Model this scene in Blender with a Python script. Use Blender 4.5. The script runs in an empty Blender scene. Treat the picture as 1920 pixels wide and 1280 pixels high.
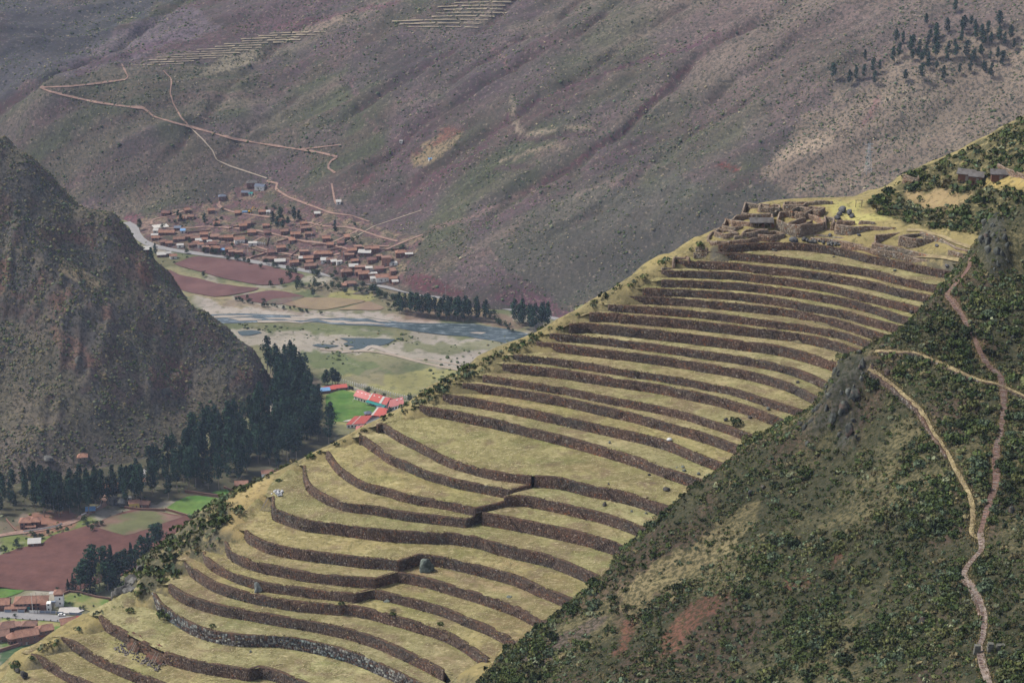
import bpy, math, random
import numpy as np
from mathutils import Vector

R = math.radians
random.seed(7)
rng = np.random.default_rng(7)
scene = bpy.context.scene
C = scene.collection

# ------------------------------------------------------------ camera, light, exposure
CAM_H, PITCH, LENS = 603.0, R(21.3), 70.0
cam_data = bpy.data.cameras.new('camera')
cam_data.lens = LENS
cam_data.sensor_width = 36.0
cam_data.clip_start = 1.0
cam_data.clip_end = 9000.0
cam = bpy.data.objects.new('camera', cam_data)
cam.location = (0, 0, CAM_H)
cam.rotation_euler = (R(90) - PITCH, 0, 0)
C.objects.link(cam)
scene.camera = cam

SUN_EL, SUN_AZ = R(54), R(-78)          # azimuth measured from +Y towards +X
world = bpy.data.worlds.new('World')
scene.world = world
world.use_nodes = True
wn = world.node_tree.nodes
sky = wn.new('ShaderNodeTexSky')
sky.sky_type = 'NISHITA'
sky.sun_disc = False
sky.sun_elevation = SUN_EL
sky.sun_rotation = SUN_AZ
sky.altitude = 3400
sky.air_density = 0.7
sky.dust_density = 8.0
sky.ozone_density = 0.3
wn['Background'].inputs['Strength'].default_value = 0.085
cloud = wn.new('ShaderNodeHueSaturation')        # overcast: cloud takes most of the blue out of the sky
cloud.inputs['Saturation'].default_value = 0.45
world.node_tree.links.new(sky.outputs[0], cloud.inputs['Color'])
world.node_tree.links.new(cloud.outputs[0], wn['Background'].inputs['Color'])
sun_data = bpy.data.lights.new('sun', 'SUN')
sun_data.energy = 1.5
sun_data.angle = R(11)
sun_data.color = (1.0, 0.95, 0.87)
sun = bpy.data.objects.new('sun', sun_data)
sv = Vector((math.cos(SUN_EL) * math.sin(SUN_AZ), math.cos(SUN_EL) * math.cos(SUN_AZ), math.sin(SUN_EL)))
sun.rotation_euler = sv.to_track_quat('Z', 'Y').to_euler()
sun.location = (0, 500, 900)
C.objects.link(sun)
scene.view_settings.view_transform = 'Standard'
scene.view_settings.look = 'None'
scene.view_settings.exposure = 1.62
scene.view_settings.gamma = 1.0
scene.view_settings.use_curve_mapping = False
scene.render.engine = 'CYCLES'
scene.cycles.use_denoising = True
scene.cycles.denoising_input_passes = 'RGB_ALBEDO_NORMAL'
scene.cycles.denoising_prefilter = 'NONE'
scene.cycles.max_bounces = 4
scene.cycles.diffuse_bounces = 2
scene.cycles.glossy_bounces = 2
scene.cycles.volume_bounces = 1
scene.cycles.transparent_max_bounces = 4

# ------------------------------------------------------------ pixels of the photograph -> rays
FPX = 1920 * LENS / 36.0
SP, CP = math.sin(PITCH), math.cos(PITCH)


def rays(u, v):
    u = np.asarray(u, float); v = np.asarray(v, float)
    a = (u - 960) / FPX; b = (640 - v) / FPX
    return np.stack([a, CP + b * SP, -SP + b * CP], -1)


def at_z(u, v, z):
    d = rays(u, v); t = (np.asarray(z, float) - CAM_H) / d[..., 2]
    return d * t[..., None] + np.array([0, 0, CAM_H])


def at_y(u, v, y):
    d = rays(u, v); t = np.asarray(y, float) / d[..., 1]
    return d * t[..., None] + np.array([0, 0, CAM_H])


def project(p):
    p = np.asarray(p, float)
    x = p[..., 0]; y = p[..., 1]; z = p[..., 2] - CAM_H
    f = y * CP - z * SP
    up = y * SP + z * CP
    f = np.where(f < 1, 1, f)
    return 960 + FPX * x / f, 640 - FPX * up / f


# ------------------------------------------------------------ noise and fitting
def _hash(ix, iy, seed):
    h = (ix.astype(np.int64) * 374761393 + iy.astype(np.int64) * 668265263 + seed * 1274126177) & 0xFFFFFFFF
    h = ((h ^ (h >> 13)) * 1274126177) & 0xFFFFFFFF
    h = h ^ (h >> 16)
    return (h & 0xFFFF) / 65535.0


def vnoise(x, y, seed=0):
    x = np.asarray(x, float); y = np.asarray(y, float)
    ix = np.floor(x); iy = np.floor(y)
    fx = x - ix; fy = y - iy
    fx = fx * fx * (3 - 2 * fx); fy = fy * fy * (3 - 2 * fy)
    a = _hash(ix, iy, seed); b = _hash(ix + 1, iy, seed)
    c = _hash(ix, iy + 1, seed); d = _hash(ix + 1, iy + 1, seed)
    return (a * (1 - fx) + b * fx) * (1 - fy) + (c * (1 - fx) + d * fx) * fy


def fbm(x, y, oct=4, seed=0, gain=0.5):
    """fractal noise, about -1..1"""
    s = 0; a = 1; t = 0
    for i in range(oct):
        s = s + a * (vnoise(x * 2 ** i + 17.3 * i, y * 2 ** i - 9.1 * i, seed + i) * 2 - 1)
        t += a; a *= gain
    return s / t * 1.6


def ridged(x, y, oct=3, seed=0):
    s = 0; a = 1; t = 0
    for i in range(oct):
        n = vnoise(x * 2 ** i + 5.3 * i, y * 2 ** i + 3.7 * i, seed + i) * 2 - 1
        s = s + a * (1 - np.abs(n) * 2); t += a; a *= 0.5
    return s / t


def sstep(a, b, x):
    t = np.clip((x - a) / (b - a), 0, 1)
    return t * t * (3 - 2 * t)


class TPS:
    def __init__(s, pts, z, lam=0.0):
        s.c = np.asarray(pts, float) / 100.0
        n = len(s.c)
        K = s.k(s.c, s.c) + lam * np.eye(n)
        Q = np.concatenate([np.ones((n, 1)), s.c], 1)
        M = np.block([[K, Q], [Q.T, np.zeros((3, 3))]])
        w = np.linalg.solve(M, np.concatenate([np.asarray(z, float), np.zeros(3)]))
        s.w, s.a = w[:n], w[n:]

    @staticmethod
    def k(a, b):
        r2 = ((a[:, None, :] - b[None, :, :]) ** 2).sum(-1)
        return 0.5 * r2 * np.log(r2 + 1e-9)

    def __call__(s, x, y):
        sh = np.shape(x)
        q = np.stack([np.ravel(x), np.ravel(y)], -1) / 100.0
        out = np.empty(len(q))
        for i in range(0, len(q), 20000):
            qq = q[i:i + 20000]
            out[i:i + 20000] = s.k(qq, s.c) @ s.w + s.a[0] + qq @ s.a[1:]
        return out.reshape(sh)


class Terrain:
    """a height grid that rays of the camera can be cast on"""
    def __init__(s, x0, x1, y0, y1, dx):
        s.x0, s.y0, s.dx = x0, y0, dx
        s.nx = int((x1 - x0) / dx) + 1; s.ny = int((y1 - y0) / dx) + 1
        s.x1 = x0 + dx * (s.nx - 1); s.y1 = y0 + dx * (s.ny - 1)
        s.X, s.Y = np.meshgrid(x0 + dx * np.arange(s.nx), y0 + dx * np.arange(s.ny))
        s.Z = np.zeros_like(s.X)

    def h(s, x, y):
        gx = np.clip((np.asarray(x, float) - s.x0) / s.dx, 0, s.nx - 1.001)
        gy = np.clip((np.asarray(y, float) - s.y0) / s.dx, 0, s.ny - 1.001)
        i = gx.astype(int); j = gy.astype(int)
        fx = gx - i; fy = gy - j
        Z = s.Z
        return (Z[j, i] * (1 - fx) + Z[j, i + 1] * fx) * (1 - fy) + (Z[j + 1, i] * (1 - fx) + Z[j + 1, i + 1] * fx) * fy

    def h2(s, x, y):
        gx = np.clip((np.asarray(x, float) - s.x0) / s.dx, 0, s.nx - 1.001).astype(int); gy = np.clip((np.asarray(y, float) - s.y0) / s.dx, 0, s.ny - 1.001).astype(int)
        return s.crag[gy, gx]

    def hit(s, u, v):
        d = rays(u, v)
        sh = d.shape[:-1]
        d = d.reshape(-1, 3)
        d = d / d[:, 1:2]
        y = np.full(len(d), float(s.y0)); done = np.zeros(len(d), bool)
        prev = y.copy()
        for yy in np.arange(s.y0, s.y1, s.dx * 1.0):
            x = d[:, 0] * yy; z = CAM_H + d[:, 2] * yy
            inside = (x > s.x0) & (x < s.x1)
            below = inside & (z < s.h(x, np.full_like(x, yy))) & ~done
            y[below] = yy; prev[below] = yy - s.dx
            done |= below
        y[~done] = s.y1; prev[~done] = s.y1
        for _ in range(12):
            m = (prev + y) / 2
            below = (CAM_H + d[:, 2] * m) < s.h(d[:, 0] * m, m)
            y = np.where(below, m, y); prev = np.where(below, prev, m)
        p = np.stack([d[:, 0] * y, y, CAM_H + d[:, 2] * y], -1)
        return p.reshape(sh + (3,))


def inpoly(x, y, poly):
    x = np.asarray(x); y = np.asarray(y)
    r = np.zeros(x.shape, bool)
    n = len(poly)
    for i in range(n):
        x1, y1 = poly[i][0], poly[i][1]; x2, y2 = poly[(i + 1) % n][0], poly[(i + 1) % n][1]
        if y1 == y2:
            continue
        c = ((y1 > y) != (y2 > y)) & (x < (x2 - x1) * (y - y1) / (y2 - y1) + x1)
        r ^= c
    return r


def polydist(x, y, line):
    """distance of many points to a polyline in plan"""
    best = np.full(np.shape(x), 1e9)
    for (ax, ay), (bx, by) in zip(line[:-1], line[1:]):
        dx, dy = bx - ax, by - ay
        L = dx * dx + dy * dy + 1e-9
        t = np.clip(((x - ax) * dx + (y - ay) * dy) / L, 0, 1)
        best = np.minimum(best, np.hypot(x - ax - t * dx, y - ay - t * dy))
    return best


# ------------------------------------------------------------ objects
def tag(o, label=None, cat=None, group=None, kind=None):
    if label: o['label'] = label
    if cat: o['category'] = cat
    if group: o['group'] = group
    if kind: o['kind'] = kind
    return o


def empty(name, loc, rz=0.0):
    o = bpy.data.objects.new(name, None)
    o.empty_display_size = 1.0
    o.location = tuple(float(a) for a in loc); o.rotation_euler = (0, 0, float(rz))
    C.objects.link(o)
    return o


def link(name, me, parent=None, loc=None, rz=None):
    o = bpy.data.objects.new(name, me)
    if parent is not None: o.parent = parent
    if loc is not None: o.location = tuple(float(a) for a in loc)
    if rz is not None: o.rotation_euler = (0, 0, float(rz))
    C.objects.link(o)
    return o


def npmesh(name, V, F, mat, col=None, smooth=False, facecol=None):
    """V (n,3); F (m,3|4) or a list of such arrays; col per vertex (n,3) or facecol per face (m,3)"""
    Fs = F if isinstance(F, list) else [F]
    Fs = [np.asarray(f, np.int32) for f in Fs if len(f)]
    V = np.asarray(V, np.float32)
    me = bpy.data.meshes.new(name)
    me.vertices.add(len(V))
    me.vertices.foreach_set('co', V.ravel())
    idx = np.concatenate([f.ravel() for f in Fs])
    tot = np.concatenate([np.full(len(f), f.shape[1], np.int32) for f in Fs])
    start = np.concatenate([[0], np.cumsum(tot)[:-1]]).astype(np.int32)
    me.loops.add(len(idx)); me.loops.foreach_set('vertex_index', idx)
    me.polygons.add(len(tot))
    me.polygons.foreach_set('loop_start', start); me.polygons.foreach_set('loop_total', tot)
    if smooth:
        me.polygons.foreach_set('use_smooth', np.ones(len(tot), bool))
    me.update(calc_edges=True)
    if col is not None:
        at = me.color_attributes.new('Col', 'FLOAT_COLOR', 'POINT')
        c4 = np.ones((len(V), 4), np.float32); c4[:, :3] = col
        at.data.foreach_set('color', c4.ravel())
    if facecol is not None:
        at = me.color_attributes.new('Col', 'FLOAT_COLOR', 'CORNER')
        c4 = np.ones((len(idx), 4), np.float32); c4[:, :3] = np.repeat(facecol, tot, 0)
        at.data.foreach_set('color', c4.ravel())
    if mat is not None:
        me.materials.append(mat)
    return me


def grid_faces(nx, ny, keep=None):
    i, j = np.meshgrid(np.arange(nx - 1), np.arange(ny - 1))
    a = (j * nx + i).ravel()
    F = np.stack([a, a + 1, a + nx + 1, a + nx], -1)
    if keep is not None:
        k = keep.ravel()
        F = F[k[F].any(1)]
    return F


def compact(V, F, col=None):
    used = np.zeros(len(V), bool); used[F.ravel()] = True
    m = np.cumsum(used) - 1
    return V[used], m[F], (None if col is None else col[used])


class MB:
    """collects small solids into one mesh"""
    def __init__(s): s.v = []; s.f = []

    def add(s, verts, faces):
        b = len(s.v)
        s.v += [tuple(float(c) for c in p) for p in verts]
        s.f += [tuple(b + i for i in f) for f in faces]

    def box(s, cx, cy, z0, w, d, h, rz=0.0, taper=1.0):
        c, n = math.cos(rz), math.sin(rz)
        P = []
        for z, k in ((z0, 1.0), (z0 + h, taper)):
            for sx, sy in ((-1, -1), (1, -1), (1, 1), (-1, 1)):
                x, y = sx * w / 2 * k, sy * d / 2 * k
                P.append((cx + x * c - y * n, cy + x * n + y * c, z))
        s.add(P, [(3, 2, 1, 0), (4, 5, 6, 7), (0, 1, 5, 4), (1, 2, 6, 5), (2, 3, 7, 6), (3, 0, 4, 7)])

    def bar(s, a, b, r0, r1=None, n=6):
        r1 = r0 if r1 is None else r1
        a = Vector(a); b = Vector(b); d = (b - a)
        q = d.to_track_quat('Z', 'Y')
        P = []
        for p, r in ((a, r0), (b, r1)):
            for k in range(n):
                t = 2 * math.pi * k / n
                P.append(p + q @ Vector((r * math.cos(t), r * math.sin(t), 0)))
        F = [(k, (k + 1) % n, n + (k + 1) % n, n + k) for k in range(n)]
        F += [tuple(range(n - 1, -1, -1)), tuple(range(n, 2 * n))]
        s.add(P, F)

    def prism(s, poly, z0, z1):
        n = len(poly)
        P = [(p[0], p[1], z0) for p in poly] + [(p[0], p[1], z1) for p in poly]
        F = [(k, (k + 1) % n, n + (k + 1) % n, n + k) for k in range(n)]
        F += [tuple(range(n - 1, -1, -1)), tuple(range(n, 2 * n))]
        s.add(P, F)

    def mesh(s, name, mat, smooth=False):
        me = bpy.data.meshes.new(name)
        me.from_pydata(s.v, [], s.f)
        if smooth:
            me.polygons.foreach_set('use_smooth', [True] * len(me.polygons))
        if mat is not None: me.materials.append(mat)
        me.update()
        return me

    def build(s, name, mat, parent=None, smooth=False):
        return link(name, s.mesh(name, mat, smooth), parent)


# ------------------------------------------------------------ materials
def _mat(name):
    m = bpy.data.materials.new(name)
    m.use_nodes = True
    n = m.node_tree.nodes; l = m.node_tree.links
    b = n['Principled BSDF']
    b.inputs['Roughness'].default_value = 0.9
    b.inputs['Specular IOR Level'].default_value = 0.15
    return m, n, l, b


def _noise(n, l, co, scale, detail=4, rough=0.6, vec_scale=None):
    t = n.new('ShaderNodeTexNoise')
    t.inputs['Scale'].default_value = scale
    t.inputs['Detail'].default_value = detail
    t.inputs['Roughness'].default_value = rough
    if vec_scale:
        mp = n.new('ShaderNodeMapping'); mp.inputs['Scale'].default_value = vec_scale
        l.new(co, mp.inputs['Vector']); l.new(mp.outputs[0], t.inputs['Vector'])
    else:
        l.new(co, t.inputs['Vector'])
    return t.outputs['Fac']


def _ramp(n, l, fac, a, b):
    r = n.new('ShaderNodeMapRange')
    r.interpolation_type = 'SMOOTHSTEP'
    r.inputs['From Min'].default_value = a; r.inputs['From Max'].default_value = b
    l.new(fac, r.inputs['Value'])
    return r.outputs[0]


def _mix(n, l, fac, a, b, mode='MIX'):
    m = n.new('ShaderNodeMix'); m.data_type = 'RGBA'; m.blend_type = mode
    if isinstance(fac, (int, float)): m.inputs[0].default_value = fac
    else: l.new(fac, m.inputs[0])
    for k, x in ((6, a), (7, b)):
        if isinstance(x, tuple): m.inputs[k].default_value = (*x, 1)
        else: l.new(x, m.inputs[k])
    return m.outputs[2]


def ground_mat(name, speck=(0.03, 0.035, 0.02), s_speck=0.5, amt=0.6, thr=(0.5, 0.62), pale=None, s_pale=0.3, pale_thr=(0.58, 0.72),
               big=0.05, bump=0.3, s_bump=1.0, vec=None, vcol=True, base=None, big_amt=0.5, pale_amt=0.7):
    """vertex colour (the ground's own colour) broken up by small plants, pale dry patches and fine relief"""
    m, n, l, b = _mat(name)
    co = n.new('ShaderNodeTexCoord').outputs['Object']
    if vcol:
        a = n.new('ShaderNodeVertexColor'); a.layer_name = 'Col'; c = a.outputs['Color']
    else:
        c = base
    nb = _noise(n, l, co, big, 5, 0.65)
    br = n.new('ShaderNodeMapRange'); br.inputs['From Min'].default_value = 0.25; br.inputs['From Max'].default_value = 0.75
    br.inputs['To Min'].default_value = 1 - big_amt; br.inputs['To Max'].default_value = 1 + big_amt
    l.new(nb, br.inputs['Value'])
    comb = n.new('ShaderNodeCombineColor')
    for k in range(3): l.new(br.outputs[0], comb.inputs[k])
    c = _mix(n, l, 1.0, c, comb.outputs[0], 'MULTIPLY')
    if pale:
        f = _ramp(n, l, _noise(n, l, co, s_pale, 5, 0.7, vec), *pale_thr)
        mm = n.new('ShaderNodeMath'); mm.operation = 'MULTIPLY'; mm.inputs[1].default_value = pale_amt
        l.new(f, mm.inputs[0])
        c = _mix(n, l, mm.outputs[0], c, pale)
    f = _ramp(n, l, _noise(n, l, co, s_speck, 5, 0.7), *thr)
    mm = n.new('ShaderNodeMath'); mm.operation = 'MULTIPLY'; mm.inputs[1].default_value = amt
    l.new(f, mm.inputs[0])
    c = _mix(n, l, mm.outputs[0], c, speck)
    l.new(c, b.inputs['Base Color'])
    if bump:
        bp = n.new('ShaderNodeBump'); bp.inputs['Strength'].default_value = bump; bp.inputs['Distance'].default_value = 0.6
        l.new(_noise(n, l, co, s_bump, 6, 0.7), bp.inputs['Height'])
        l.new(bp.outputs[0], b.inputs['Normal'])
    return m


def vary_mat(name, vcol=True, col=None, scale=1.0, amt=0.35, bump=0.2, rough=0.9, col2=None, spec=0.15):
    m, n, l, b = _mat(name)
    b.inputs['Roughness'].default_value = rough
    b.inputs['Specular IOR Level'].default_value = spec
    co = n.new('ShaderNodeTexCoord').outputs['Object']
    if vcol:
        a = n.new('ShaderNodeVertexColor'); a.layer_name = 'Col'; c = a.outputs['Color']
    else:
        c = col
    nz = _noise(n, l, co, scale, 5, 0.65)
    if col2 is not None:
        c = _mix(n, l, _ramp(n, l, _noise(n, l, co, scale * 0.37, 4, 0.6), 0.42, 0.6), c, col2)
    br = n.new('ShaderNodeMapRange'); br.inputs['From Min'].default_value = 0.25; br.inputs['From Max'].default_value = 0.75
    br.inputs['To Min'].default_value = 1 - amt; br.inputs['To Max'].default_value = 1 + amt
    l.new(nz, br.inputs['Value'])
    comb = n.new('ShaderNodeCombineColor')
    for k in range(3): l.new(br.outputs[0], comb.inputs[k])
    c = _mix(n, l, 1.0, c, comb.outputs[0], 'MULTIPLY')
    l.new(c, b.inputs['Base Color'])
    if bump:
        bp = n.new('ShaderNodeBump'); bp.inputs['Strength'].default_value = bump; bp.inputs['Distance'].default_value = 0.15
        l.new(nz, bp.inputs['Height']); l.new(bp.outputs[0], b.inputs['Normal'])
    return m


M = {}
M['far'] = ground_mat('far_mountain_ground', speck=(0.04, 0.04, 0.033), s_speck=0.33, amt=0.75, thr=(0.47, 0.57), pale=(0.3, 0.24, 0.185), s_pale=0.26,
                      pale_thr=(0.55, 0.66), big=0.012, bump=1.0, s_bump=0.3, big_amt=0.35, pale_amt=0.45)
M['left'] = ground_mat('left_mountain_ground', speck=(0.022, 0.022, 0.015), s_speck=0.42, amt=0.75, thr=(0.46, 0.58), pale=(0.2, 0.155, 0.09), s_pale=0.3,
                       pale_thr=(0.54, 0.66), big=0.03, bump=0.9, s_bump=0.35, big_amt=0.35, pale_amt=0.6)
M['near'] = ground_mat('near_slope_ground', speck=(0.022, 0.027, 0.012), s_speck=0.9, amt=0.75, thr=(0.42, 0.56), pale=(0.13, 0.108, 0.056), s_pale=0.5,
                       pale_thr=(0.55, 0.68), big=0.06, bump=0.8, s_bump=1.0, big_amt=0.35, pale_amt=0.7)
M['hill'] = ground_mat('terrace_hill_ground', speck=(0.04, 0.042, 0.022), s_speck=0.5, amt=0.55, thr=(0.5, 0.64), pale=(0.30, 0.24, 0.115), s_pale=0.4,
                       pale_thr=(0.5, 0.66), big=0.05, bump=0.6, s_bump=0.9, big_amt=0.3)
M['grass'] = ground_mat('dry_terrace_grass', speck=(0.135, 0.12, 0.05), s_speck=0.5, amt=0.7, thr=(0.46, 0.64), pale=(0.5, 0.43, 0.25), s_pale=0.8,
                        pale_thr=(0.54, 0.66), big=0.09, bump=0.6, s_bump=2.0, big_amt=0.35, vec=(0.7, 2.4, 1.0), pale_amt=0.75)
M['valley'] = ground_mat('valley_ground', speck=(0.05, 0.065, 0.03), s_speck=0.12, amt=0.5, thr=(0.5, 0.64), pale=(0.30, 0.27, 0.2), s_pale=0.09,
                         pale_thr=(0.56, 0.7), big=0.02, bump=0.2, s_bump=0.4, big_amt=0.3, vec=(1.0, 2.0, 1.0), pale_amt=0.45)
M['stone'] = vary_mat('terrace_stone', True, scale=2.2, amt=0.4, bump=0.3)
M['core'] = vary_mat('wall_core', False, (0.075, 0.054, 0.041), scale=1.5, amt=0.5, bump=0.4, col2=(0.095, 0.057, 0.038))
M['rock'] = vary_mat('grey_rock', True, scale=1.4, amt=0.6, bump=1.0)
M['leaf'] = vary_mat('shrub_leaves', True, scale=0.5, amt=0.35, bump=0.0, rough=0.8)
M['straw'] = vary_mat('straw_tufts', True, scale=0.6, amt=0.3, bump=0.0)

# ============================================================ TERRACE WALL LINES (traced, then put back on level ground)
# each wall: the pixel line of its crest and of its foot; levels follow downwards from the top plateau
WALLS = [
 ('w1', None, [(1347,459,466),(1380,459,467),(1430,456,468),(1505,457,475),(1567,465,479),(1630,480,492),(1680,489,501),(1730,500,512),(1787,511,520)]),
 ('w2', 'w1', [(1322,472,484),(1357,474,487),(1380,475,488),(1430,479,494),(1480,484,499),(1530,491,504),(1580,498,511),(1630,506,518),(1680,519,529),(1730,530,540),(1762,537,546)]),
 ('w3', 'w2', [(1267,489,503),(1300,490,503),(1340,492,505),(1380,494,507),(1430,500,513),(1480,505,518),(1530,511,525),(1592,521,533),(1642,531,543),(1692,544,554),(1755,557,566)]),
 ('w4', 'w3', [(1227,508,517),(1240,507,518),(1307,509,521),(1380,512,525),(1430,518,532),(1480,524,537),(1530,531,544),(1570,539,551),(1630,554,566),(1680,566,578),(1735,579,587)]),
 ('w5', 'w4', [(1203,527,535),(1240,525,537),(1307,527,540),(1380,531,545),(1430,536,550),(1480,543,556),(1530,551,564),(1580,560,573),(1630,572,586),(1680,589,601),(1708,597,604)]),
 ('w6', 'w5', [(1170,545,553),(1205,541,553),(1240,542,554),(1307,545,558),(1380,550,563),(1430,556,570),(1480,564,577),(1530,574,587),(1580,583,596),(1630,597,610),(1688,612,620)]),
 ('w7', 'w6', [(1143,558,565),(1175,555,567),(1240,558,571),(1307,563,576),(1380,570,584),(1430,575,588),(1480,581,593),(1530,591,604),(1580,603,617),(1630,619,630),(1670,630,638)]),
 ('w8', 'w7', [(1119,573,580),(1140,571,581),(1175,574,585),(1250,579,591),(1325,586,599),(1400,596,607),(1475,606,618),(1530,614,627),(1580,624,637),(1617,637,648),(1652,649,656)]),
 ('w9', 'w8', [(1088,592,598),(1105,587,600),(1155,588,604),(1175,591,606),(1250,597,614),(1325,605,621),(1400,614,630),(1480,623,637),(1530,632,648),(1580,645,662),(1612,657,667)]),
 ('w10', 'w9', [(1055,615,620),(1067,608,621),(1105,607,625),(1175,614,630),(1250,622,640),(1325,631,647),(1400,641,658),(1455,648,664),(1505,660,677),(1557,676,692)]),
 ('w11', 'w10', [(1022,632,638),(1030,626,638),(1080,629,642),(1155,637,650),(1250,649,661),(1325,660,672),(1400,671,684),(1475,687,702),(1525,705,720),(1549,717,729)]),
 ('w12', 'w11', [(995,647,653),(1005,641,655),(1055,646,662),(1105,653,668),(1175,661,675),(1250,671,686),(1325,683,698),(1400,696,712),(1450,709,724),(1490,723,738),(1517,737,746)]),
 ('w13', 'w12', [(952,673,677),(962,666,677),(1005,669,682),(1055,675,687),(1105,682,694),(1175,694,705),(1250,705,718),(1325,719,731),(1375,729,740),(1425,745,757),(1477,761,771)]),
 ('w14', 'w13', [(932,690,695),(942,682,696),(1005,688,705),(1055,694,711),(1105,702,719),(1155,710,725),(1225,720,735),(1300,735,750),(1350,746,762),(1400,761,777),(1452,780,790)]),
 ('w15', 'w14', [(887,710,714),(905,704,714),(955,711,723),(1005,719,731),(1055,727,739),(1105,737,749),(1155,747,759),(1230,761,774),(1280,773,786),(1355,796,811),(1402,813,824)]),
 ('w16', 'w15', [(857,727,731),(867,719,731),(905,722,737),(955,729,745),(1005,737,753),(1055,746,762),(1105,757,772),(1155,768,784),(1205,780,796),(1280,801,818),(1330,816,833),(1377,833,844)]),
 ('w17', 'w16', [(819,748,753),(830,740,753),(880,746,761),(930,755,770),(980,765,780),(1030,776,790),(1080,787,802),(1155,804,820),(1205,815,832),(1255,829,847),(1305,850,869),(1352,868,882)]),
 ('w18', 'w17', [(779,769,774),(787,761,775),(830,767,782),(880,777,794),(930,787,804),(980,799,816),(1030,811,828),(1080,824,841),(1130,838,856),(1192,857,875),(1255,880,900),(1302,896,911)]),
 ('w19l', 'w18', [(708,797,803),(717,794,807),(730,802,820),(755,817,834),(780,829,847),(805,842,860),(830,855,870),(855,865,880),(880,872,886),(905,879,892),(942,886,899),(996,893,907)]),
 ('w19r', 'w18', [(1002,891,906),(1055,897,914),(1105,910,930),(1155,919,940),(1192,928,948),(1230,942,962),(1264,954,967)]),
 ('w20l', 'w19l', [(673,818,826),(680,818,834),(705,836,855),(730,854,871),(755,864,882),(780,875,893),(805,885,901),(830,892,907),(855,899,913),(905,909,922),(942,916,927),(960,918,928)]),
 ('w20r', 'w19r', [(945,931,942),(980,930,946),(1030,939,956),(1080,950,968),(1130,962,981),(1180,979,996),(1204,989,1000)]),
 ('w21l', 'w20l', [(612,846,853),(615,849,863),(630,870,888),(655,890,906),(680,904,920),(705,911,928),(730,917,932),(755,925,939),(805,935,949),(855,944,957),(892,953,964)]),
 ('w22l', 'w21l', [(569,872,880),(571,890,905),(580,909,927),(605,926,942),(630,937,953),(655,944,960),(705,950,967),(755,959,975),(805,965,982),(855,971,987),(874,974,990),(901,963,978)]),
 ('w21r', 'w20r', [(904,961,978),(950,969,986),(1000,979,999),(1050,989,1010),(1100,1001,1025),(1137,1012,1036),(1177,1025,1039)]),
 ('w23', 'w22l', [(510,930,938),(512,952,972),(530,961,978),(555,970,988),(580,976,994),(630,982,1001),(680,989,1008),(730,994,1014),(780,997,1019),(828,999,1024),(841,999,1019),(900,1008,1027),(925,1016,1036),(975,1029,1050),(1025,1040,1062),(1075,1059,1081),(1109,1074,1090)]),
 ('w24', 'w23', [(459,994,1000),(466,1000,1016),(490,1013,1029),(515,1021,1036),(555,1029,1047),(630,1039,1057),(680,1045,1062),(730,1049,1067),(746,1052,1070),(788,1039,1055),(830,1045,1062),(875,1055,1074),(925,1067,1089),(975,1082,1103),(1012,1099,1120),(1050,1114,1135),(1068,1121,1134)]),
 ('w25', 'w24', [(421,1014,1020),(427,1026,1042),(440,1037,1054),(465,1049,1065),(490,1056,1071),(515,1061,1077),(555,1069,1086),(605,1076,1094),(655,1081,1098),(704,1085,1101),(739,1074,1089),(755,1074,1091),(805,1085,1104),(855,1100,1118),(905,1115,1133),(955,1132,1152),(975,1141,1161),(1022,1165,1178)]),
 ('w26', 'w25', [(381,1034,1040),(385,1043,1056),(402,1057,1072),(427,1070,1085),(452,1080,1095),(490,1091,1105),(515,1096,1111),(555,1101,1116),(605,1107,1121),(665,1113,1128),(696,1105,1118),(730,1112,1126),(780,1125,1142),(830,1139,1157),(880,1160,1176),(917,1175,1193),(963,1199,1210)]),
 ('w27', 'w26', [(346,1051,1060),(351,1057,1074),(365,1068,1089),(390,1085,1103),(415,1096,1113),(465,1111,1126),(515,1121,1136),(555,1127,1144),(605,1132,1149),(638,1135,1151),(648,1134,1148),(680,1139,1156),(730,1152,1169),(780,1166,1185),(830,1182,1202),(867,1201,1222),(904,1228,1240)]),
 ('w28', 'w27', [(316,1095,1102),(323,1099,1112),(340,1110,1128),(365,1121,1140),(415,1135,1155),(465,1144,1164),(515,1153,1174),(555,1160,1180),(605,1169,1186),(655,1180,1197),(705,1196,1213),(755,1217,1234),(792,1235,1252),(820,1250,1262)]),
 ('w29', 'w28', [(285,1109,1116),(290,1116,1133),(302,1132,1148),(327,1150,1170),(352,1165,1184),(377,1176,1196),(415,1186,1205),(465,1191,1210),(515,1192,1212),(555,1197,1218),(605,1207,1229),(655,1221,1243),(692,1235,1257),(730,1252,1273),(767,1270,1290),(810,1293,1310)]),
 ('w30', 'w29', [(186,1154,1162),(190,1157,1172),(210,1170,1188),(232,1183,1203),(252,1195,1216),(277,1207,1226),(302,1219,1238),(327,1228,1246),(365,1238,1256),(415,1247,1267),(465,1255,1278),(485,1249,1271),(517,1257,1279),(567,1277,1297),(640,1305,1325)]),
 ('w31', 'w30', [(114,1194,1200),(118,1197,1208),(140,1204,1223),(165,1220,1238),(190,1234,1251),(240,1255,1272),(290,1274,1291),(340,1292,1309),(400,1310,1327)]),
 ('w32', 'w31', [(58,1226,1232),(66,1228,1243),(90,1239,1256),(115,1255,1272),(140,1267,1284),(180,1285,1302),(240,1305,1322)]),
]



def resample(P, step):
    P = np.asarray(P, float)
    s = np.concatenate([[0], np.cumsum(np.hypot(*(P[1:, :2] - P[:-1, :2]).T))])
    n = max(2, int(round(s[-1] / step)) + 1)
    t = np.linspace(0, s[-1], n)
    return np.stack([np.interp(t, s, P[:, k]) for k in range(P.shape[1])], -1)


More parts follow.
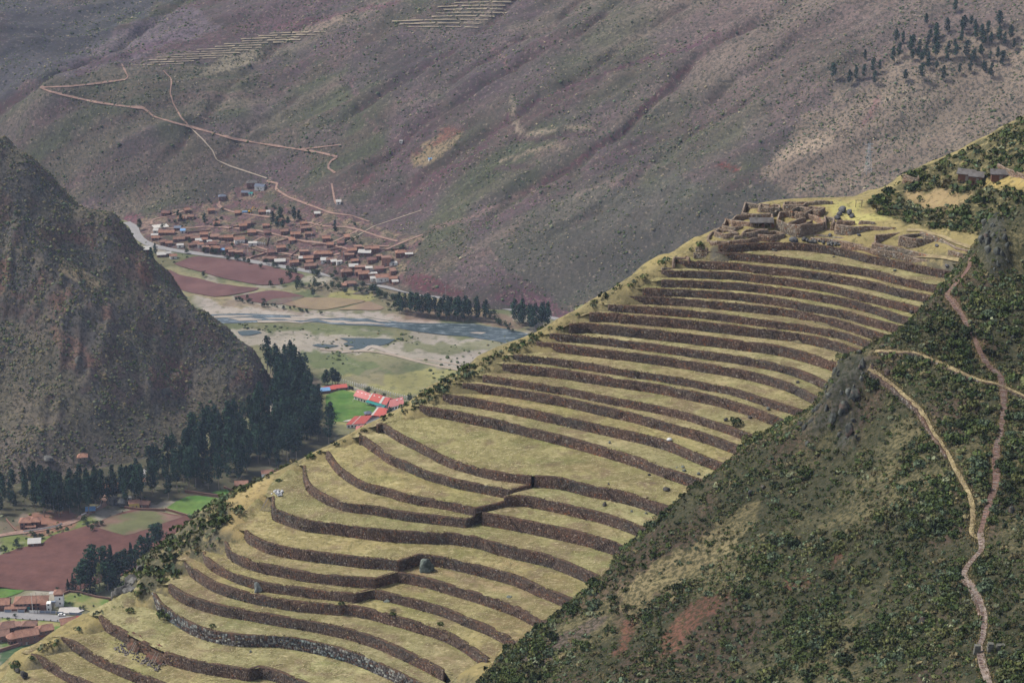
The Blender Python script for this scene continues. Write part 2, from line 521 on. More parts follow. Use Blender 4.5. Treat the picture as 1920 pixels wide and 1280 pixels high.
def smooth_line(P, step=0.8, corner=38):
    """Catmull-Rom through the points, broken at the sharp corners of the walls"""
    P = np.asarray(P, float)
    d = P[1:, :2] - P[:-1, :2]
    ang = np.arctan2(d[:, 1], d[:, 0])
    turn = np.abs((np.diff(ang) + np.pi) % (2 * np.pi) - np.pi)
    cut = [0] + [i + 1 for i in range(len(turn)) if turn[i] > math.radians(corner)] + [len(P) - 1]
    out = []
    for a, b in zip(cut[:-1], cut[1:]):
        Q = P[a:b + 1]
        if len(Q) == 2:
            seg = Q
        else:
            E = np.concatenate([[2 * Q[0] - Q[1]], Q, [2 * Q[-1] - Q[-2]]])
            seg = []
            for i in range(1, len(E) - 2):
                for t in np.linspace(0, 1, 9)[:-1]:
                    p0, p1, p2, p3 = E[i - 1], E[i], E[i + 1], E[i + 2]
                    seg.append(0.5 * (2 * p1 + (p2 - p0) * t + (2 * p0 - 5 * p1 + 4 * p2 - p3) * t * t + (3 * p1 - p0 - 3 * p2 + p3) * t ** 3))
            seg.append(Q[-1]); seg = np.array(seg)
        out.append(seg if not out else seg[1:])
    return resample(np.concatenate(out), step)


WL = {}
z_first = float(at_y(1505, 457, 560.0)[2])
for name, par, pts in WALLS:
    pts = np.array(pts, float)
    if name[1:].isdigit() and 2 <= int(name[1:]) <= 18 and pts[0, 1] > pts[1, 1]: pts = pts[1:]
    zt = z_first if par is None else WL[par]['zb']
    top = at_z(pts[:, 0], pts[:, 1], zt)
    hs = top[:, 2] - at_y(pts[:, 0], pts[:, 2], top[:, 1])[:, 2]
    h = float(np.mean(np.sort(hs)[len(hs) // 3:]))
    if name in ('w19l', 'w20l', 'w21l', 'w22l'): h *= 0.93
    if name in ('w19r', 'w20r', 'w21r'): h *= 1.07
    line = smooth_line(top[:, :2])
    if name not in ('w19l', 'w20l', 'w21l', 'w22l', 'w26', 'w27', 'w28'):       # run on into the bushy slope
        d_ = line[-1] - line[-9]; d_ /= np.linalg.norm(d_)
        line = np.concatenate([line, line[-1] + d_ * np.arange(0.8, 13, 0.8)[:, None]])
    elif name in ('w26', 'w27', 'w28'):
        d_ = line[-1] - line[-9]; d_ /= np.linalg.norm(d_)
        line = np.concatenate([line, line[-1] + d_ * np.arange(0.8, 2.5, 0.8)[:, None]])
    t = np.gradient(line, axis=0); t /= np.linalg.norm(t, axis=1)[:, None]
    WL[name] = dict(zt=zt, zb=zt - h, h=h, line=line, nrm=np.stack([t[:, 1], -t[:, 0]], -1), raw=top)
WL['w21r']['zb'] = WL['w22l']['zb']; WL['w21r']['h'] = WL['w21r']['zt'] - WL['w21r']['zb']

# ============================================================ TERRAIN SURFACES
# ---- terrace hill: under the walls, over the shoulder to the left, plateau of the ruins, hill behind them
cp = []
for name, w in WL.items():
    L = w['line']
    for i in range(11, len(L) - 2, 12):
        q = L[i] + w['nrm'][i] * 0.3
        cp.append((q[0], q[1], w['zb'] - 2.4))
    d = L[0] - L[6]; d /= np.linalg.norm(d); d = 0.6 * d + 0.4 * np.array([-0.7, 0.7]); d /= np.linalg.norm(d)
    if name not in ('w19r', 'w20r', 'w21r'):
        d = np.array([-0.86, 0.5]); q = L[0] + d * 3.0; cp.append((q[0], q[1], w['zt'] - 0.15))
        q = L[5] + w['nrm'][5] * 0.5; cp.append((q[0], q[1], w['zb'] - 1.3)); q = L[1] + w['nrm'][1] * 1.2; cp.append((q[0], q[1], w['zb'] - 0.5))
    if name in ('w26', 'w27', 'w28'):
        d = L[-1] - L[-7]; d /= np.linalg.norm(d); q = L[-1] + d * 1.5; cp.append((q[0], q[1], w['zt'] + 0.05)); q = L[-1] + d * 8.0; cp.append((q[0], q[1], w['zt'] - 1.4))
SIL = [(1312, 462, 566), (1230, 506, 560), (1165, 541, 556), (1100, 580, 552), (1050, 606, 549), (985, 641, 547), (930, 666, 543), (880, 692, 540), (838, 716, 537), (790, 745, 533),
       (755, 764, 531), (712, 790, 528), (665, 814, 526), (618, 840, 522), (560, 866, 519), (500, 894, 515), (440, 928, 509), (400, 960, 505), (330, 1010, 498), (262, 1062, 492),
       (226, 1098, 487), (205, 1135, 480), (182, 1157, 474), (140, 1182, 471), (100, 1203, 468), (55, 1232, 464), (15, 1262, 461), (-60, 1310, 455), (-150, 1370, 448)]
for u, v, y in SIL:
    p = at_y(u, v, y + (7 if u > 600 else 3))
    cp.append(tuple(p))
    for k, dz in ((9, 13), (35, 45), (90, 105), (220, 225)):
        cp.append((p[0] - 0.72 * k, p[1] + 0.69 * k, p[2] - dz))
for u, v, z in [(1340, 452, 415.8), (1400, 440, 416.6), (1500, 438, 416.8), (1380, 415, 417.2), (1450, 410, 417.6), (1520, 405, 418.4), (1590, 398, 419.4), (1570, 432, 417.5), (1660, 436, 418.5),
                (1640, 420, 419.5), (1620, 385, 420.6), (1700, 430, 420.3), (1740, 448, 419.2), (1800, 452, 421), (1840, 470, 420.5), (1680, 470, 416.3), (1750, 490, 416.2), (1810, 505, 416.6), (1590, 455, 416.3)]:
    cp.append(tuple(at_z(u, v, z)))
for u, v, y in [(1700, 400, 578), (1700, 365, 588), (1760, 350, 588), (1820, 420, 556), (1830, 345, 580), (1880, 350, 570), (1920, 350, 562), (1900, 300, 580), (1880, 400, 556), (1990, 330, 555), (1990, 420, 540)]:
    cp.append(tuple(at_y(u, v, y)))
for u, v, y in [(1340, 448, 575), (1372, 410, 590), (1402, 392, 596), (1480, 380, 601), (1560, 379, 603), (1622, 378, 606), (1700, 326, 611), (1760, 301, 612), (1800, 286, 614), (1860, 262, 615), (1925, 228, 615), (2010, 190, 612)]:
    p = at_y(u, v, y)
    cp.append(tuple(p))
    for k, dz in ((10, 11), (40, 45), (120, 125)):
        cp.append((p[0] - 0.3 * k, p[1] + 0.95 * k, p[2] - dz))
for u, v, y in [(905, 1290, 418), (820, 1400, 400), (600, 1400, 405), (400, 1400, 418), (150, 1400, 432)]:
    cp.append(tuple(at_y(u, v, y)))
cp = np.array(cp)
TA = Terrain(-270, 250, 380, 760, 1.6)
TA.Z = TPS(cp[:, :2], cp[:, 2], 0.002)(TA.X, TA.Y)
_sl = sstep(0.35, 0.8, np.hypot(*np.gradient(TA.Z, TA.dx)))
TA.Z += fbm(TA.X / 14, TA.Y / 14, 4, 11) * (0.25 + 1.6 * _sl) + ridged(TA.X / 22, TA.Y / 22, 3, 5) * 1.8 * _sl
TA.Z = np.maximum(TA.Z, -4)

# ---- near bushy slope in front of the terraces
BND = [(1990, 350, 524), (1925, 385, 525), (1860, 425, 523), (1824, 470, 521), (1800, 508, 517), (1762, 545, 510), (1722, 588, 502), (1692, 614, 497), (1662, 644, 490), (1612, 666, 482), (1572, 690, 475),
       (1552, 733, 476), (1522, 764, 479), (1480, 786, 481), (1400, 841, 479), (1350, 881, 475), (1302, 909, 470), (1263, 951, 460), (1203, 1000, 455), (1168, 1040, 450), (1108, 1091, 443),
       (1066, 1136, 437), (1020, 1181, 430), (966, 1216, 426), (927, 1256, 419), (900, 1288, 414), (860, 1340, 406)]
cp = []
for i, (u, v, y) in enumerate(BND):
    p = at_y(u, v, y)
    cp.append(tuple(p))
    if i < 14:
        for k, dz in ((6, 8), (18, 24), (50, 60)):
            cp.append((p[0] - 0.55 * k, p[1] + 0.83 * k, p[2] - dz))
    else:
        for k, dz in ((6, 7), (18, 20), (50, 50)):
            cp.append((p[0] - 0.8 * k, p[1] + 0.6 * k, p[2] - dz))
for u, v, y in [(1000, 1280, 403), (1200, 1280, 384), (1400, 1280, 364), (1600, 1280, 344), (1920, 1280, 317), (1300, 1050, 431), (1400, 1050, 420), (1600, 1050, 398), (1800, 1050, 379), (1920, 1050, 368),
                (1100, 1180, 421), (1250, 1180, 402), (1500, 1160, 385), (1920, 800, 430), (1920, 650, 466), (1920, 500, 503), (1600, 900, 434), (1450, 920, 448), (1600, 790, 460), (1800, 850, 420), (1800, 690, 458),
                (1700, 760, 452), (1700, 860, 430), (1850, 560, 490), (1870, 480, 506), (1770, 590, 496), (2050, 1280, 306), (2050, 900, 395), (2050, 600, 470), (1500, 1400, 325), (1000, 1400, 375), (2000, 1450, 285)]:
    cp.append(tuple(at_y(u, v, y)))
cp = np.array(cp)
TB = Terrain(-70, 190, 270, 590, 0.9)
TB.Z = TPS(cp[:, :2], cp[:, 2], 0.001)(TB.X, TB.Y)
TB.Z += fbm(TB.X / 16, TB.Y / 16, 4, 31) * 0.7 + ridged(TB.X / 30 + 0.5 * TB.Y / 60, TB.Y / 45, 3, 8) * 0.5
TB.Z = np.maximum(TB.Z, 250)
_u, _v = project(np.stack([TB.X, TB.Y, TB.Z], -1))
CRAG = [(1552, 742), (1570, 690), (1612, 672), (1645, 682), (1615, 705), (1598, 740), (1600, 800), (1598, 850), (1578, 850), (1566, 790), (1520, 822), (1505, 812), (1530, 785)]
_c = sum(inpoly(_u + a + 6 * fbm(TB.X / 6, TB.Y / 6, 3, 36), _v + b, CRAG).astype(float) for a, b in ((0, 0), (7, 0), (-7, 0), (0, 7), (0, -7), (14, 0), (0, 12), (0, -12), (-14, 0))) / 9
TB.crag = _c
TB.Z += _c * (1.6 + 2.6 * ridged(TB.X / 6 + 3, TB.Y / 9, 3, 37) + 1.2 * np.round(2.5 * fbm(TB.X / 3, TB.Y / 3, 2, 38)) / 2.5)
_c2 = sum(inpoly(_u + a, _v + b, [(1835, 420), (1860, 395), (1885, 420), (1890, 500), (1860, 520), (1838, 500)]).astype(float) for a, b in ((0, 0), (8, 0), (-8, 0), (0, 8), (0, -8))) / 5
TB.crag = np.maximum(TB.crag, _c2)
TB.Z += _c2 * (1.2 + 2.4 * ridged(TB.X / 5, TB.Y / 7, 3, 39))

# ---- dark spur on the left
cp = []
CS = [(0, 258, 1480), (40, 285, 1478), (75, 310, 1476), (100, 345, 1474), (130, 385, 1470), (170, 396, 1468), (205, 402, 1466), (226, 420, 1465), (240, 455, 1464), (272, 490, 1460), (290, 520, 1457), (332, 560, 1453),
      (382, 592, 1450), (422, 622, 1446), (470, 667, 1440), (506, 720, 1432), (-80, 210, 1490), (-200, 140, 1500)]
for u, v, y in CS:
    p = at_y(u, v, y)
    cp.append(tuple(p))
    for k, dz in ((14, 14), (60, 62), (150, 150)):
        cp.append((p[0] + 0.45 * k, p[1] + 0.89 * k, p[2] - dz))
for u, v in [(516, 748), (470, 778), (400, 805), (340, 835), (280, 858), (215, 872), (150, 885), (70, 898), (0, 912), (-120, 935), (-260, 960)]:
    p = at_z(u, v, 0.0)
    cp.append(tuple(p)); cp.append((p[0] + 6, p[1] - 30, -8.0)); cp.append((p[0] + 10, p[1] - 100, -25.0))
for u, v, y in [(250, 650, 1390), (250, 760, 1355), (130, 620, 1375), (150, 720, 1345), (0, 620, 1370), (0, 760, 1325), (0, 460, 1415), (100, 470, 1425), (200, 520, 1432), (330, 700, 1405), (400, 720, 1405), (330, 620, 1425),
                (-120, 500, 1400), (-120, 700, 1330), (60, 830, 1296), (180, 810, 1322), (-150, 820, 1285)]:
    cp.append(tuple(at_y(u, v, y)))
cp = np.array(cp)
TC = Terrain(-640, -130, 1180, 1640, 1.7)
TC.Z = TPS(cp[:, :2], cp[:, 2], 0.001)(TC.X, TC.Y)
_k = sstep(2, 30, TC.Z)
TC.Z += _k * (ridged(TC.X / 70 + 2, TC.Y / 95, 4, 21) * 4.5 + fbm(TC.X / 18, TC.Y / 18, 4, 44) * 2.6 + np.maximum(0, ridged(TC.X / 30, TC.Y / 44, 3, 9) - 0.35) * 7)
TC.U, TC.V = project(np.stack([TC.X, TC.Y, TC.Z], -1))
_c = sum(inpoly(TC.U + a + 9 * fbm(TC.X / 20, TC.Y / 20, 3, 48), TC.V + b, p_).astype(float) for p_ in ([(85, 560), (130, 540), (215, 580), (215, 650), (170, 700), (110, 690)], [(270, 690), (310, 655), (355, 680), (360, 745), (290, 750)], [(-10, 470), (60, 470), (90, 520), (40, 580), (-10, 580)], [(430, 690), (480, 690), (470, 730), (430, 725)], [(240, 470), (280, 480), (290, 540), (255, 520)])
         for a, b in ((0, 0), (10, 0), (-10, 0), (0, 10), (0, -10))) / 5
TC.crag = np.clip(_c, 0, 1)
TC.Z += TC.crag * (1 + 5 * ridged(TC.X / 13, TC.Y / 40, 3, 46) + 1.5 * np.round(3 * fbm(TC.X / 8, TC.Y / 8, 3, 47)) / 3)
TC.Z = np.where((TC.Y > 1600) | ((TC.X > -210) & (TC.Y > 1480)), -4, TC.Z)
TC.Z = np.maximum(TC.Z, -4)

# ---- far mountain with the village fan at its foot
cp = []
HWY = [(238, 417), (250, 425), (256, 440), (268, 452), (290, 462), (330, 470), (370, 476), (440, 484), (480, 492), (540, 502), (600, 513), (660, 524), (720, 537), (770, 548), (830, 558), (900, 569), (960, 580), (1010, 590), (1050, 599), (1120, 614)]
for u, v in HWY[::2] + [(232, 412), (1200, 632), (1400, 680)]:
    p = at_z(u, v, 0.0)
    cp.append((p[0], p[1] - 2, -0.6)); cp.append((p[0] - 8, p[1] - 25, -5.0))
for u, v, z in [(300, 440, 3), (400, 452, 5), (500, 468, 5), (600, 490, 5), (700, 515, 5), (350, 400, 9), (450, 420, 13), (560, 440, 14), (660, 470, 14), (560, 400, 22), (480, 350, 28), (640, 400, 26), (420, 380, 16), (740, 490, 12), (240, 405, 3), (280, 395, 8)]:
    cp.append(tuple(at_z(u, v, z)))
for u, v, y in [(80, 165, 2000), (0, 190, 2030), (0, 300, 1960), (120, 300, 1940), (200, 360, 1905), (0, 80, 2120), (0, 0, 2260), (250, 0, 2240), (250, 90, 2110), (160, 110, 2110), (300, 200, 1975), (400, 150, 2020), (500, 0, 2170), (500, 100, 2070),
                (500, 200, 1990), (420, 280, 1935), (560, 310, 1905), (700, 300, 1885), (700, 150, 1985), (730, 0, 2100), (700, 400, 1820), (960, 0, 2050), (960, 120, 1935), (960, 250, 1840), (960, 360, 1765), (900, 470, 1690), (1060, 500, 1655),
                (960, 540, 1640), (1300, 0, 1950), (1300, 120, 1850), (1300, 250, 1765), (1300, 430, 1645), (1150, 350, 1725), (1600, 0, 1850), (1600, 200, 1730), (1600, 380, 1640), (1920, 0, 1790), (1920, 230, 1680), (1920, 500, 1540),
                (1500, 550, 1570), (1250, 600, 1590), (-200, 100, 2100), (-200, 300, 2000), (2150, 0, 1720), (2150, 400, 1560), (800, 530, 1672), (850, 545, 1655)]:
    cp.append(tuple(at_y(u, v, y)))
for u, v, y in [(0, -140, 2450), (500, -140, 2380), (960, -140, 2230), (1400, -140, 2080), (1920, -140, 1920), (-300, -120, 2450), (2200, -140, 1850)]:
    cp.append(tuple(at_y(u, v, y)))
cp = np.array(cp)
TD = Terrain(-760, 720, 1480, 2560, 3.0)
TD.Z = TPS(cp[:, :2], cp[:, 2], 0.0005)(TD.X, TD.Y)
TD.U, TD.V = project(np.stack([TD.X, TD.Y, TD.Z], -1))
_k = sstep(22, 60, TD.Z)
# gullies run down the slope, towards the left and the valley
_s = TD.X * 0.955 + TD.Y * 0.29 + 12 * fbm(TD.X / 120, TD.Y / 120, 2, 3); _t = -TD.X * 0.29 + TD.Y * 0.955
TD.Z += _k * (ridged(_t / 80, _s / 460, 3, 77) * 6 + ridged(_t / 22 + 7, _s / 190, 2, 78) * 3.0 + fbm(TD.X / 20, TD.Y / 20, 4, 5) * 2.6)
GUL = [([(1290, 10), (1180, 75), (1100, 130), (960, 215), (860, 290), (770, 350), (720, 385)], 10, 9), ([(1200, -20), (1080, 60), (960, 130), (860, 190), (780, 250), (700, 310)], 9, 8), ([(1520, -10), (1380, 60), (1290, 128), (1170, 245), (1060, 320), (960, 375), (900, 420)], 11, 9),
       ([(1000, -20), (900, 60), (800, 120), (720, 170), (640, 230)], 8, 9), ([(1400, 190), (1300, 250), (1200, 335), (1100, 405), (1000, 480)], 6, 8), ([(380, -20), (260, 55), (140, 125), (60, 165), (-20, 195)], 16, 14), ([(620, 20), (520, 90), (430, 160), (380, 220), (300, 330), (230, 400)], 7, 9),
       ([(1640, 0), (1500, 70), (1400, 130), (1330, 180)], 8, 8), ([(560, 180), (480, 235), (420, 300)], 6, 8), ([(1120, -10), (1040, 45), (940, 100), (850, 150)], 6, 6)]
gulw = np.zeros_like(TD.X)
for px, dep, wid in GUL:
    q = np.array(px, float); q = at_y(q[:, 0], q[:, 1], 1.0)      # directions
    ln = []
    for d_ in q:                                                  # meet the smooth slope
        yy = np.arange(1500, 2540, 4.0); zz = CAM_H + (d_[2] - CAM_H) * yy
        k_ = np.where(zz < TD.h(d_[0] * yy, yy))[0]
        y_ = yy[k_[0]] if len(k_) else 2500.0
        ln.append((d_[0] * y_, y_))
    g_ = np.exp(-(polydist(TD.X + 5 * fbm(TD.X / 30, TD.Y / 30, 3, 9), TD.Y + 5 * fbm(TD.X / 30, TD.Y / 30, 3, 19), ln) / (wid * 0.62)) ** 2)
    TD.Z -= _k * dep * 0.55 * g_ * (0.6 + 0.8 * vnoise(TD.X / 45, TD.Y / 45, 12)); gulw = np.maximum(gulw, g_)
TD.Z += sstep(1, 10, TD.Z) * (1 - _k) * fbm(TD.X / 20, TD.Y / 20, 3, 6) * 0.8
TD.Z = np.clip(TD.Z, -4, 560)
TD.U, TD.V = project(np.stack([TD.X, TD.Y, TD.Z], -1))

# ---- valley floor
TE = Terrain(-600, 180, 900, 1960, 2.4)
TE.Z = fbm(TE.X / 60, TE.Y / 60, 3, 61) * 0.25
TE.U, TE.V = project(np.stack([TE.X, TE.Y, TE.Z], -1))


def ground_at(x, y):
    """the highest of the surfaces there"""
    return np.maximum.reduce([np.where((x > t.x0) & (x < t.x1) & (y > t.y0) & (y < t.y1), t.h(x, y), -9) for t in (TC, TD, TE)])


def on_ground(u, v):
    """where a pixel of the photograph meets valley, village or mountain"""
    best = None
    for t in (TC, TD, TE):
        p = t.hit(np.array([u], float), np.array([v], float))[0]
        if p[1] > t.y1 - 0.5: continue
        if best is None or p[1] < best[1]: best = p
    if best is None: best = at_z(u, v, 0.0)
    return best


# ============================================================ GROUND COLOURS (soil, grass and rock themselves)
def blend(col, w, c):
    return col * (1 - w[..., None]) + np.array(c) * w[..., None]


def patch(col, U, V, poly, c, amt=1.0, wob=4.0, ws=12.0, seed=1):
    du = fbm(U / ws, V / ws, 3, seed) * wob; dv = fbm(U / ws + 40, V / ws, 3, seed + 9) * wob
    w = np.zeros(U.shape)
    for k in (-1.0, 0.0, 1.0):
        w += inpoly(U + du + k, V + dv + 0.6 * k, poly)
    return blend(col, w / 3 * amt, c)


def linepaint(col, U, V, line, width, c, amt=1.0, wob=2.0, ws=10.0, seed=4):
    du = fbm(U / ws, V / ws, 3, seed) * wob; dv = fbm(U / ws + 40, V / ws, 3, seed + 9) * wob
    d = polydist(U + du, V + dv, line)
    return blend(col, (1 - sstep(width * 0.6, width * 1.3, d)) * amt, c)


# far mountain
U, V = TD.U, TD.V
cD = np.zeros(U.shape + (3,)) + np.array((0.125, 0.096, 0.094))
n1 = fbm(TD.X / 90, TD.Y / 90, 4, 101); n2 = fbm(_t / 30, _s / 260, 3, 103)
cD = blend(cD, sstep(-0.1, 0.5, n1) * 0.8, (0.09, 0.1, 0.055))
cD = blend(cD, sstep(0.1, 0.6, fbm(TD.X / 45 + 9, TD.Y / 45, 4, 109)) * 0.6, (0.16, 0.115, 0.115))
n3 = fbm(_t / 11, _s / 130, 3, 107)
cD = blend(cD, sstep(0.05, 0.6, n2) * 0.75, (0.21, 0.172, 0.135))
cD = blend(cD, sstep(0.1, 0.6, n3) * 0.5, (0.075, 0.072, 0.05))
cD = blend(cD, sstep(0.1, 0.7, -n2) * 0.6, (0.11, 0.07, 0.072))
cD = blend(cD, sstep(0.15, 0.6, -n3) * 0.4, (0.13, 0.08, 0.078))
cD = blend(cD, sstep(900, 1500, U) * (1 - sstep(120, 330, V)) * 0.6, (0.225, 0.178, 0.145))
cD = patch(cD, U, V, [(1430, 330), (1500, 215), (1640, 150), (1960, 30), (1960, 380), (1700, 410), (1500, 390)], (0.3, 0.24, 0.18), 0.72, 30, 40)
cD = patch(cD, U, V, [(1448, 300), (1490, 262), (1555, 246), (1566, 268), (1500, 292), (1470, 305)], (0.4, 0.32, 0.24), 0.8, 10, 14)
cD = patch(cD, U, V, [(1660, 183), (1750, 184), (1750, 189), (1662, 188)], (0.42, 0.35, 0.26), 0.9, 2)
cD = patch(cD, U, V, [(1000, 380), (1300, 330), (1500, 360), (1420, 420), (1200, 560), (1000, 560), (900, 480)], (0.1, 0.098, 0.075), 0.7, 25, 60)
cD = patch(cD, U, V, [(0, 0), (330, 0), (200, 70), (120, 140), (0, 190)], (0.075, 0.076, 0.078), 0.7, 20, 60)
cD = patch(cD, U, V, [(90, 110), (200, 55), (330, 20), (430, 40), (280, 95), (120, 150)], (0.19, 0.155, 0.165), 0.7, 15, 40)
cD = patch(cD, U, V, [(130, 130), (300, 80), (340, 75), (250, 110), (140, 145)], (0.13, 0.085, 0.095), 0.8, 8, 30)
cD = patch(cD, U, V, [(700, 70), (1000, 60), (960, 180), (760, 190), (640, 150)], (0.105, 0.078, 0.082), 0.6, 20, 50)
cD = patch(cD, U, V, [(370, 140), (420, 105), (480, 95), (530, 92), (470, 115), (420, 135)], (0.3, 0.26, 0.19), 0.8, 6, 20)
cD = patch(cD, U, V, [(500, 60), (540, 38), (620, 28), (700, 10), (760, 0), (740, 12), (640, 35), (560, 62)], (0.15, 0.085, 0.09), 0.8, 4, 15)
cD = patch(cD, U, V, [(540, 62), (600, 40), (680, 22), (640, 45), (580, 62)], (0.34, 0.27, 0.21), 0.8, 5, 15)
for ln, wd, c in [([(1290, 128), (1245, 165), (1170, 245), (1110, 285), (1060, 320), (960, 375)], 5, (0.14, 0.07, 0.075)), ([(1010, 348), (930, 385), (868, 415), (810, 425)], 3, (0.24, 0.17, 0.15)),
                  ([(1350, 60), (1290, 90), (1180, 120), (1060, 165), (960, 215), (880, 300), (790, 335), (750, 380)], 4, (0.12, 0.065, 0.075)),
                  ([(960, 180), (962, 215), (975, 255), (1040, 245), (1110, 240)], 4, (0.34, 0.28, 0.21)), ([(965, 262), (1040, 258), (1110, 250)], 6, (0.09, 0.06, 0.06)), ([(940, 300), (1040, 272), (1060, 280)], 4, (0.3, 0.24, 0.18)), ([(930, 318), (1000, 310)], 5, (0.09, 0.062, 0.06)),
                  ([(912, 85), (940, 110), (955, 128)], 2.2, (0.24, 0.15, 0.14)), ([(662, 150), (672, 190), (690, 225), (708, 245)], 2, (0.2, 0.13, 0.13)),
                  ([(1645, 185), (1635, 210), (1612, 235)], 5, (0.25, 0.16, 0.14)), ([(1350, 310), (1380, 316)], 4, (0.2, 0.07, 0.06)),
                  ([(840, 320), (800, 345), (765, 372), (745, 385)], 6, (0.14, 0.08, 0.085)), ([(700, 330), (665, 350)], 5, (0.15, 0.085, 0.085))]:
    cD = linepaint(cD, U, V, ln, wd, c, 0.85, 4, 14)
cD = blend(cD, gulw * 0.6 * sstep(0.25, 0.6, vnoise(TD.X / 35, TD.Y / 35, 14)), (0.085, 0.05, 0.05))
# fields on the slope
cD = patch(cD, U, V, [(770, 288), (790, 270), (830, 250), (872, 245), (850, 270), (810, 305), (775, 312)], (0.33, 0.26, 0.17), 0.95, 3)
cD = patch(cD, U, V, [(820, 245), (840, 238), (866, 245), (850, 258), (808, 276), (800, 272), (826, 255)], (0.2, 0.105, 0.085), 0.9, 2)
cD = patch(cD, U, V, [(772, 284), (790, 276), (800, 282), (785, 292), (774, 292)], (0.16, 0.09, 0.085), 0.9, 2)
# village plots and cut banks
VIL = [(228, 412), (300, 398), (400, 375), (470, 340), (530, 350), (640, 395), (720, 430), (800, 445), (770, 490), (750, 530), (640, 520), (500, 492), (400, 478), (300, 462), (255, 445)]
nv = fbm(U / 22, V / 11, 3, 301)
wv = inpoly(U + 8 * n1, V + 5 * n2, VIL).astype(float)
cD = blend(cD, wv * 0.85, (0.165, 0.1, 0.098))
cD = blend(cD, wv * sstep(0.05, 0.35, nv) * 0.75, (0.1, 0.1, 0.062))
cD = blend(cD, wv * sstep(0.15, 0.4, fbm(U / 14, V / 7, 3, 302)) * 0.7, (0.29, 0.23, 0.16))
cD = patch(cD, U, V, [(752, 526), (775, 515), (800, 514), (840, 535), (882, 556), (830, 556), (780, 546)], (0.125, 0.06, 0.063), 1, 2)
cD = patch(cD, U, V, [(925, 562), (940, 546), (980, 545), (1030, 560), (1075, 590), (1060, 606), (1000, 586)], (0.15, 0.085, 0.095), 0.9, 4)
cD = patch(cD, U, V, [(225, 412), (245, 398), (262, 400), (250, 416)], (0.16, 0.08, 0.09), 0.9, 3)
cD = patch(cD, U, V, [(258, 415), (290, 412), (300, 425), (340, 428), (345, 445), (280, 440), (262, 430)], (0.28, 0.2, 0.165), 0.8, 4)

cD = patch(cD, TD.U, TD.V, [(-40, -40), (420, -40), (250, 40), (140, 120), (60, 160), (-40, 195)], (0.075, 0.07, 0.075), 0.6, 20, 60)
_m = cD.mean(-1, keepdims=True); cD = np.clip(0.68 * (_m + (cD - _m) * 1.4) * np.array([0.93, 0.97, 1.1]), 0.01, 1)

# left spur
TC.U, TC.V = project(np.stack([TC.X, TC.Y, TC.Z], -1)); U, V = TC.U, TC.V
gx = np.gradient(TC.Z, TC.dx, axis=1); gy = np.gradient(TC.Z, TC.dx, axis=0); slope = np.hypot(gx, gy)
cC = np.zeros(U.shape + (3,)) + np.array((0.076, 0.066, 0.06))
cC = blend(cC, sstep(0.0, 0.6, fbm(TC.X / 40, TC.Y / 40, 4, 71)) * 0.7, (0.14, 0.115, 0.082))
cC = blend(cC, sstep(0.0, 0.5, fbm(TC.X / 25, TC.Y / 25, 4, 73)) * 0.5, (0.075, 0.07, 0.046))
cC = blend(cC, sstep(0.95, 1.35, slope + 0.15 * fbm(TC.X / 9, TC.Y / 9, 3, 74)) * 0.85, (0.085, 0.08, 0.074))
cC = blend(cC, sstep(1.2, 1.6, slope + 0.3 * fbm(TC.X / 14, TC.Y / 14, 3, 75)) * 0.6, (0.125, 0.07, 0.055))
cC = blend(cC, np.clip(TC.crag * (0.8 + 0.6 * fbm(TC.X / 9, TC.Y / 9, 3, 76)), 0, 1), (0.1, 0.088, 0.08))
cC = blend(cC, TC.crag * sstep(0.1, 0.5, fbm(TC.X / 14, TC.Y / 14, 3, 78)) * 0.8, (0.135, 0.07, 0.054))
cC = patch(cC, U, V, [(105, 480), (130, 490), (200, 530), (170, 540), (120, 510)], (0.26, 0.2, 0.125), 0.8, 8, 20)
cC = patch(cC, U, V, [(125, 435), (170, 445), (190, 460), (150, 465)], (0.13, 0.065, 0.05), 0.7, 8, 20)
cC = patch(cC, U, V, [(280, 700), (320, 670), (350, 690), (350, 740), (300, 740)], (0.13, 0.062, 0.052), 0.7, 12, 20)
cC = patch(cC, U, V, [(95, 600), (150, 640), (155, 690), (125, 690)], (0.15, 0.08, 0.06), 0.6, 12, 20)
cC = patch(cC, U, V, [(258, 500), (275, 490), (285, 525), (272, 530)], (0.16, 0.08, 0.06), 0.8, 5, 20)
cC = patch(cC, U, V, [(480, 790), (520, 765), (540, 780), (500, 800)], (0.2, 0.17, 0.145), 0.7, 5, 20)
cC = patch(cC, U, V, [(0, 830), (150, 860), (250, 880), (60, 920), (0, 930)], (0.155, 0.125, 0.105), 0.7, 15, 30)

# near slope
TB.U, TB.V = project(np.stack([TB.X, TB.Y, TB.Z], -1)); U, V = TB.U, TB.V
cB = np.zeros(U.shape + (3,)) + np.array((0.058, 0.054, 0.03))
cB = blend(cB, sstep(0.1, 0.6, fbm(TB.X / 22, TB.Y / 22, 4, 81)) * 0.8, (0.15, 0.128, 0.066))
cB = blend(cB, sstep(0.2, 0.6, fbm(TB.X / 15, TB.Y / 15, 3, 83)) * 0.6, (0.085, 0.05, 0.042))
RED = (0.135, 0.062, 0.043)
cB = blend(cB, np.clip(TB.crag * 1.2 + 0.5 * fbm(TB.X / 3, TB.Y / 3, 3, 84) * (TB.crag > 0.05), 0, 1) * 0.8, (0.06, 0.06, 0.052))
for poly in ([(1245, 1170), (1300, 1125), (1362, 1108), (1352, 1145), (1300, 1180), (1275, 1225), (1235, 1235)], [(1150, 1220), (1170, 1165), (1190, 1155), (1188, 1200), (1160, 1240)], [(1555, 1050), (1575, 1030), (1580, 1045), (1560, 1072)],
             [(1470, 1090), (1540, 1070), (1520, 1095), (1470, 1110)], [(1380, 1100), (1390, 1120), (1370, 1135)]):
    cB = patch(cB, U, V, poly, RED, 0.9, 8, 20)
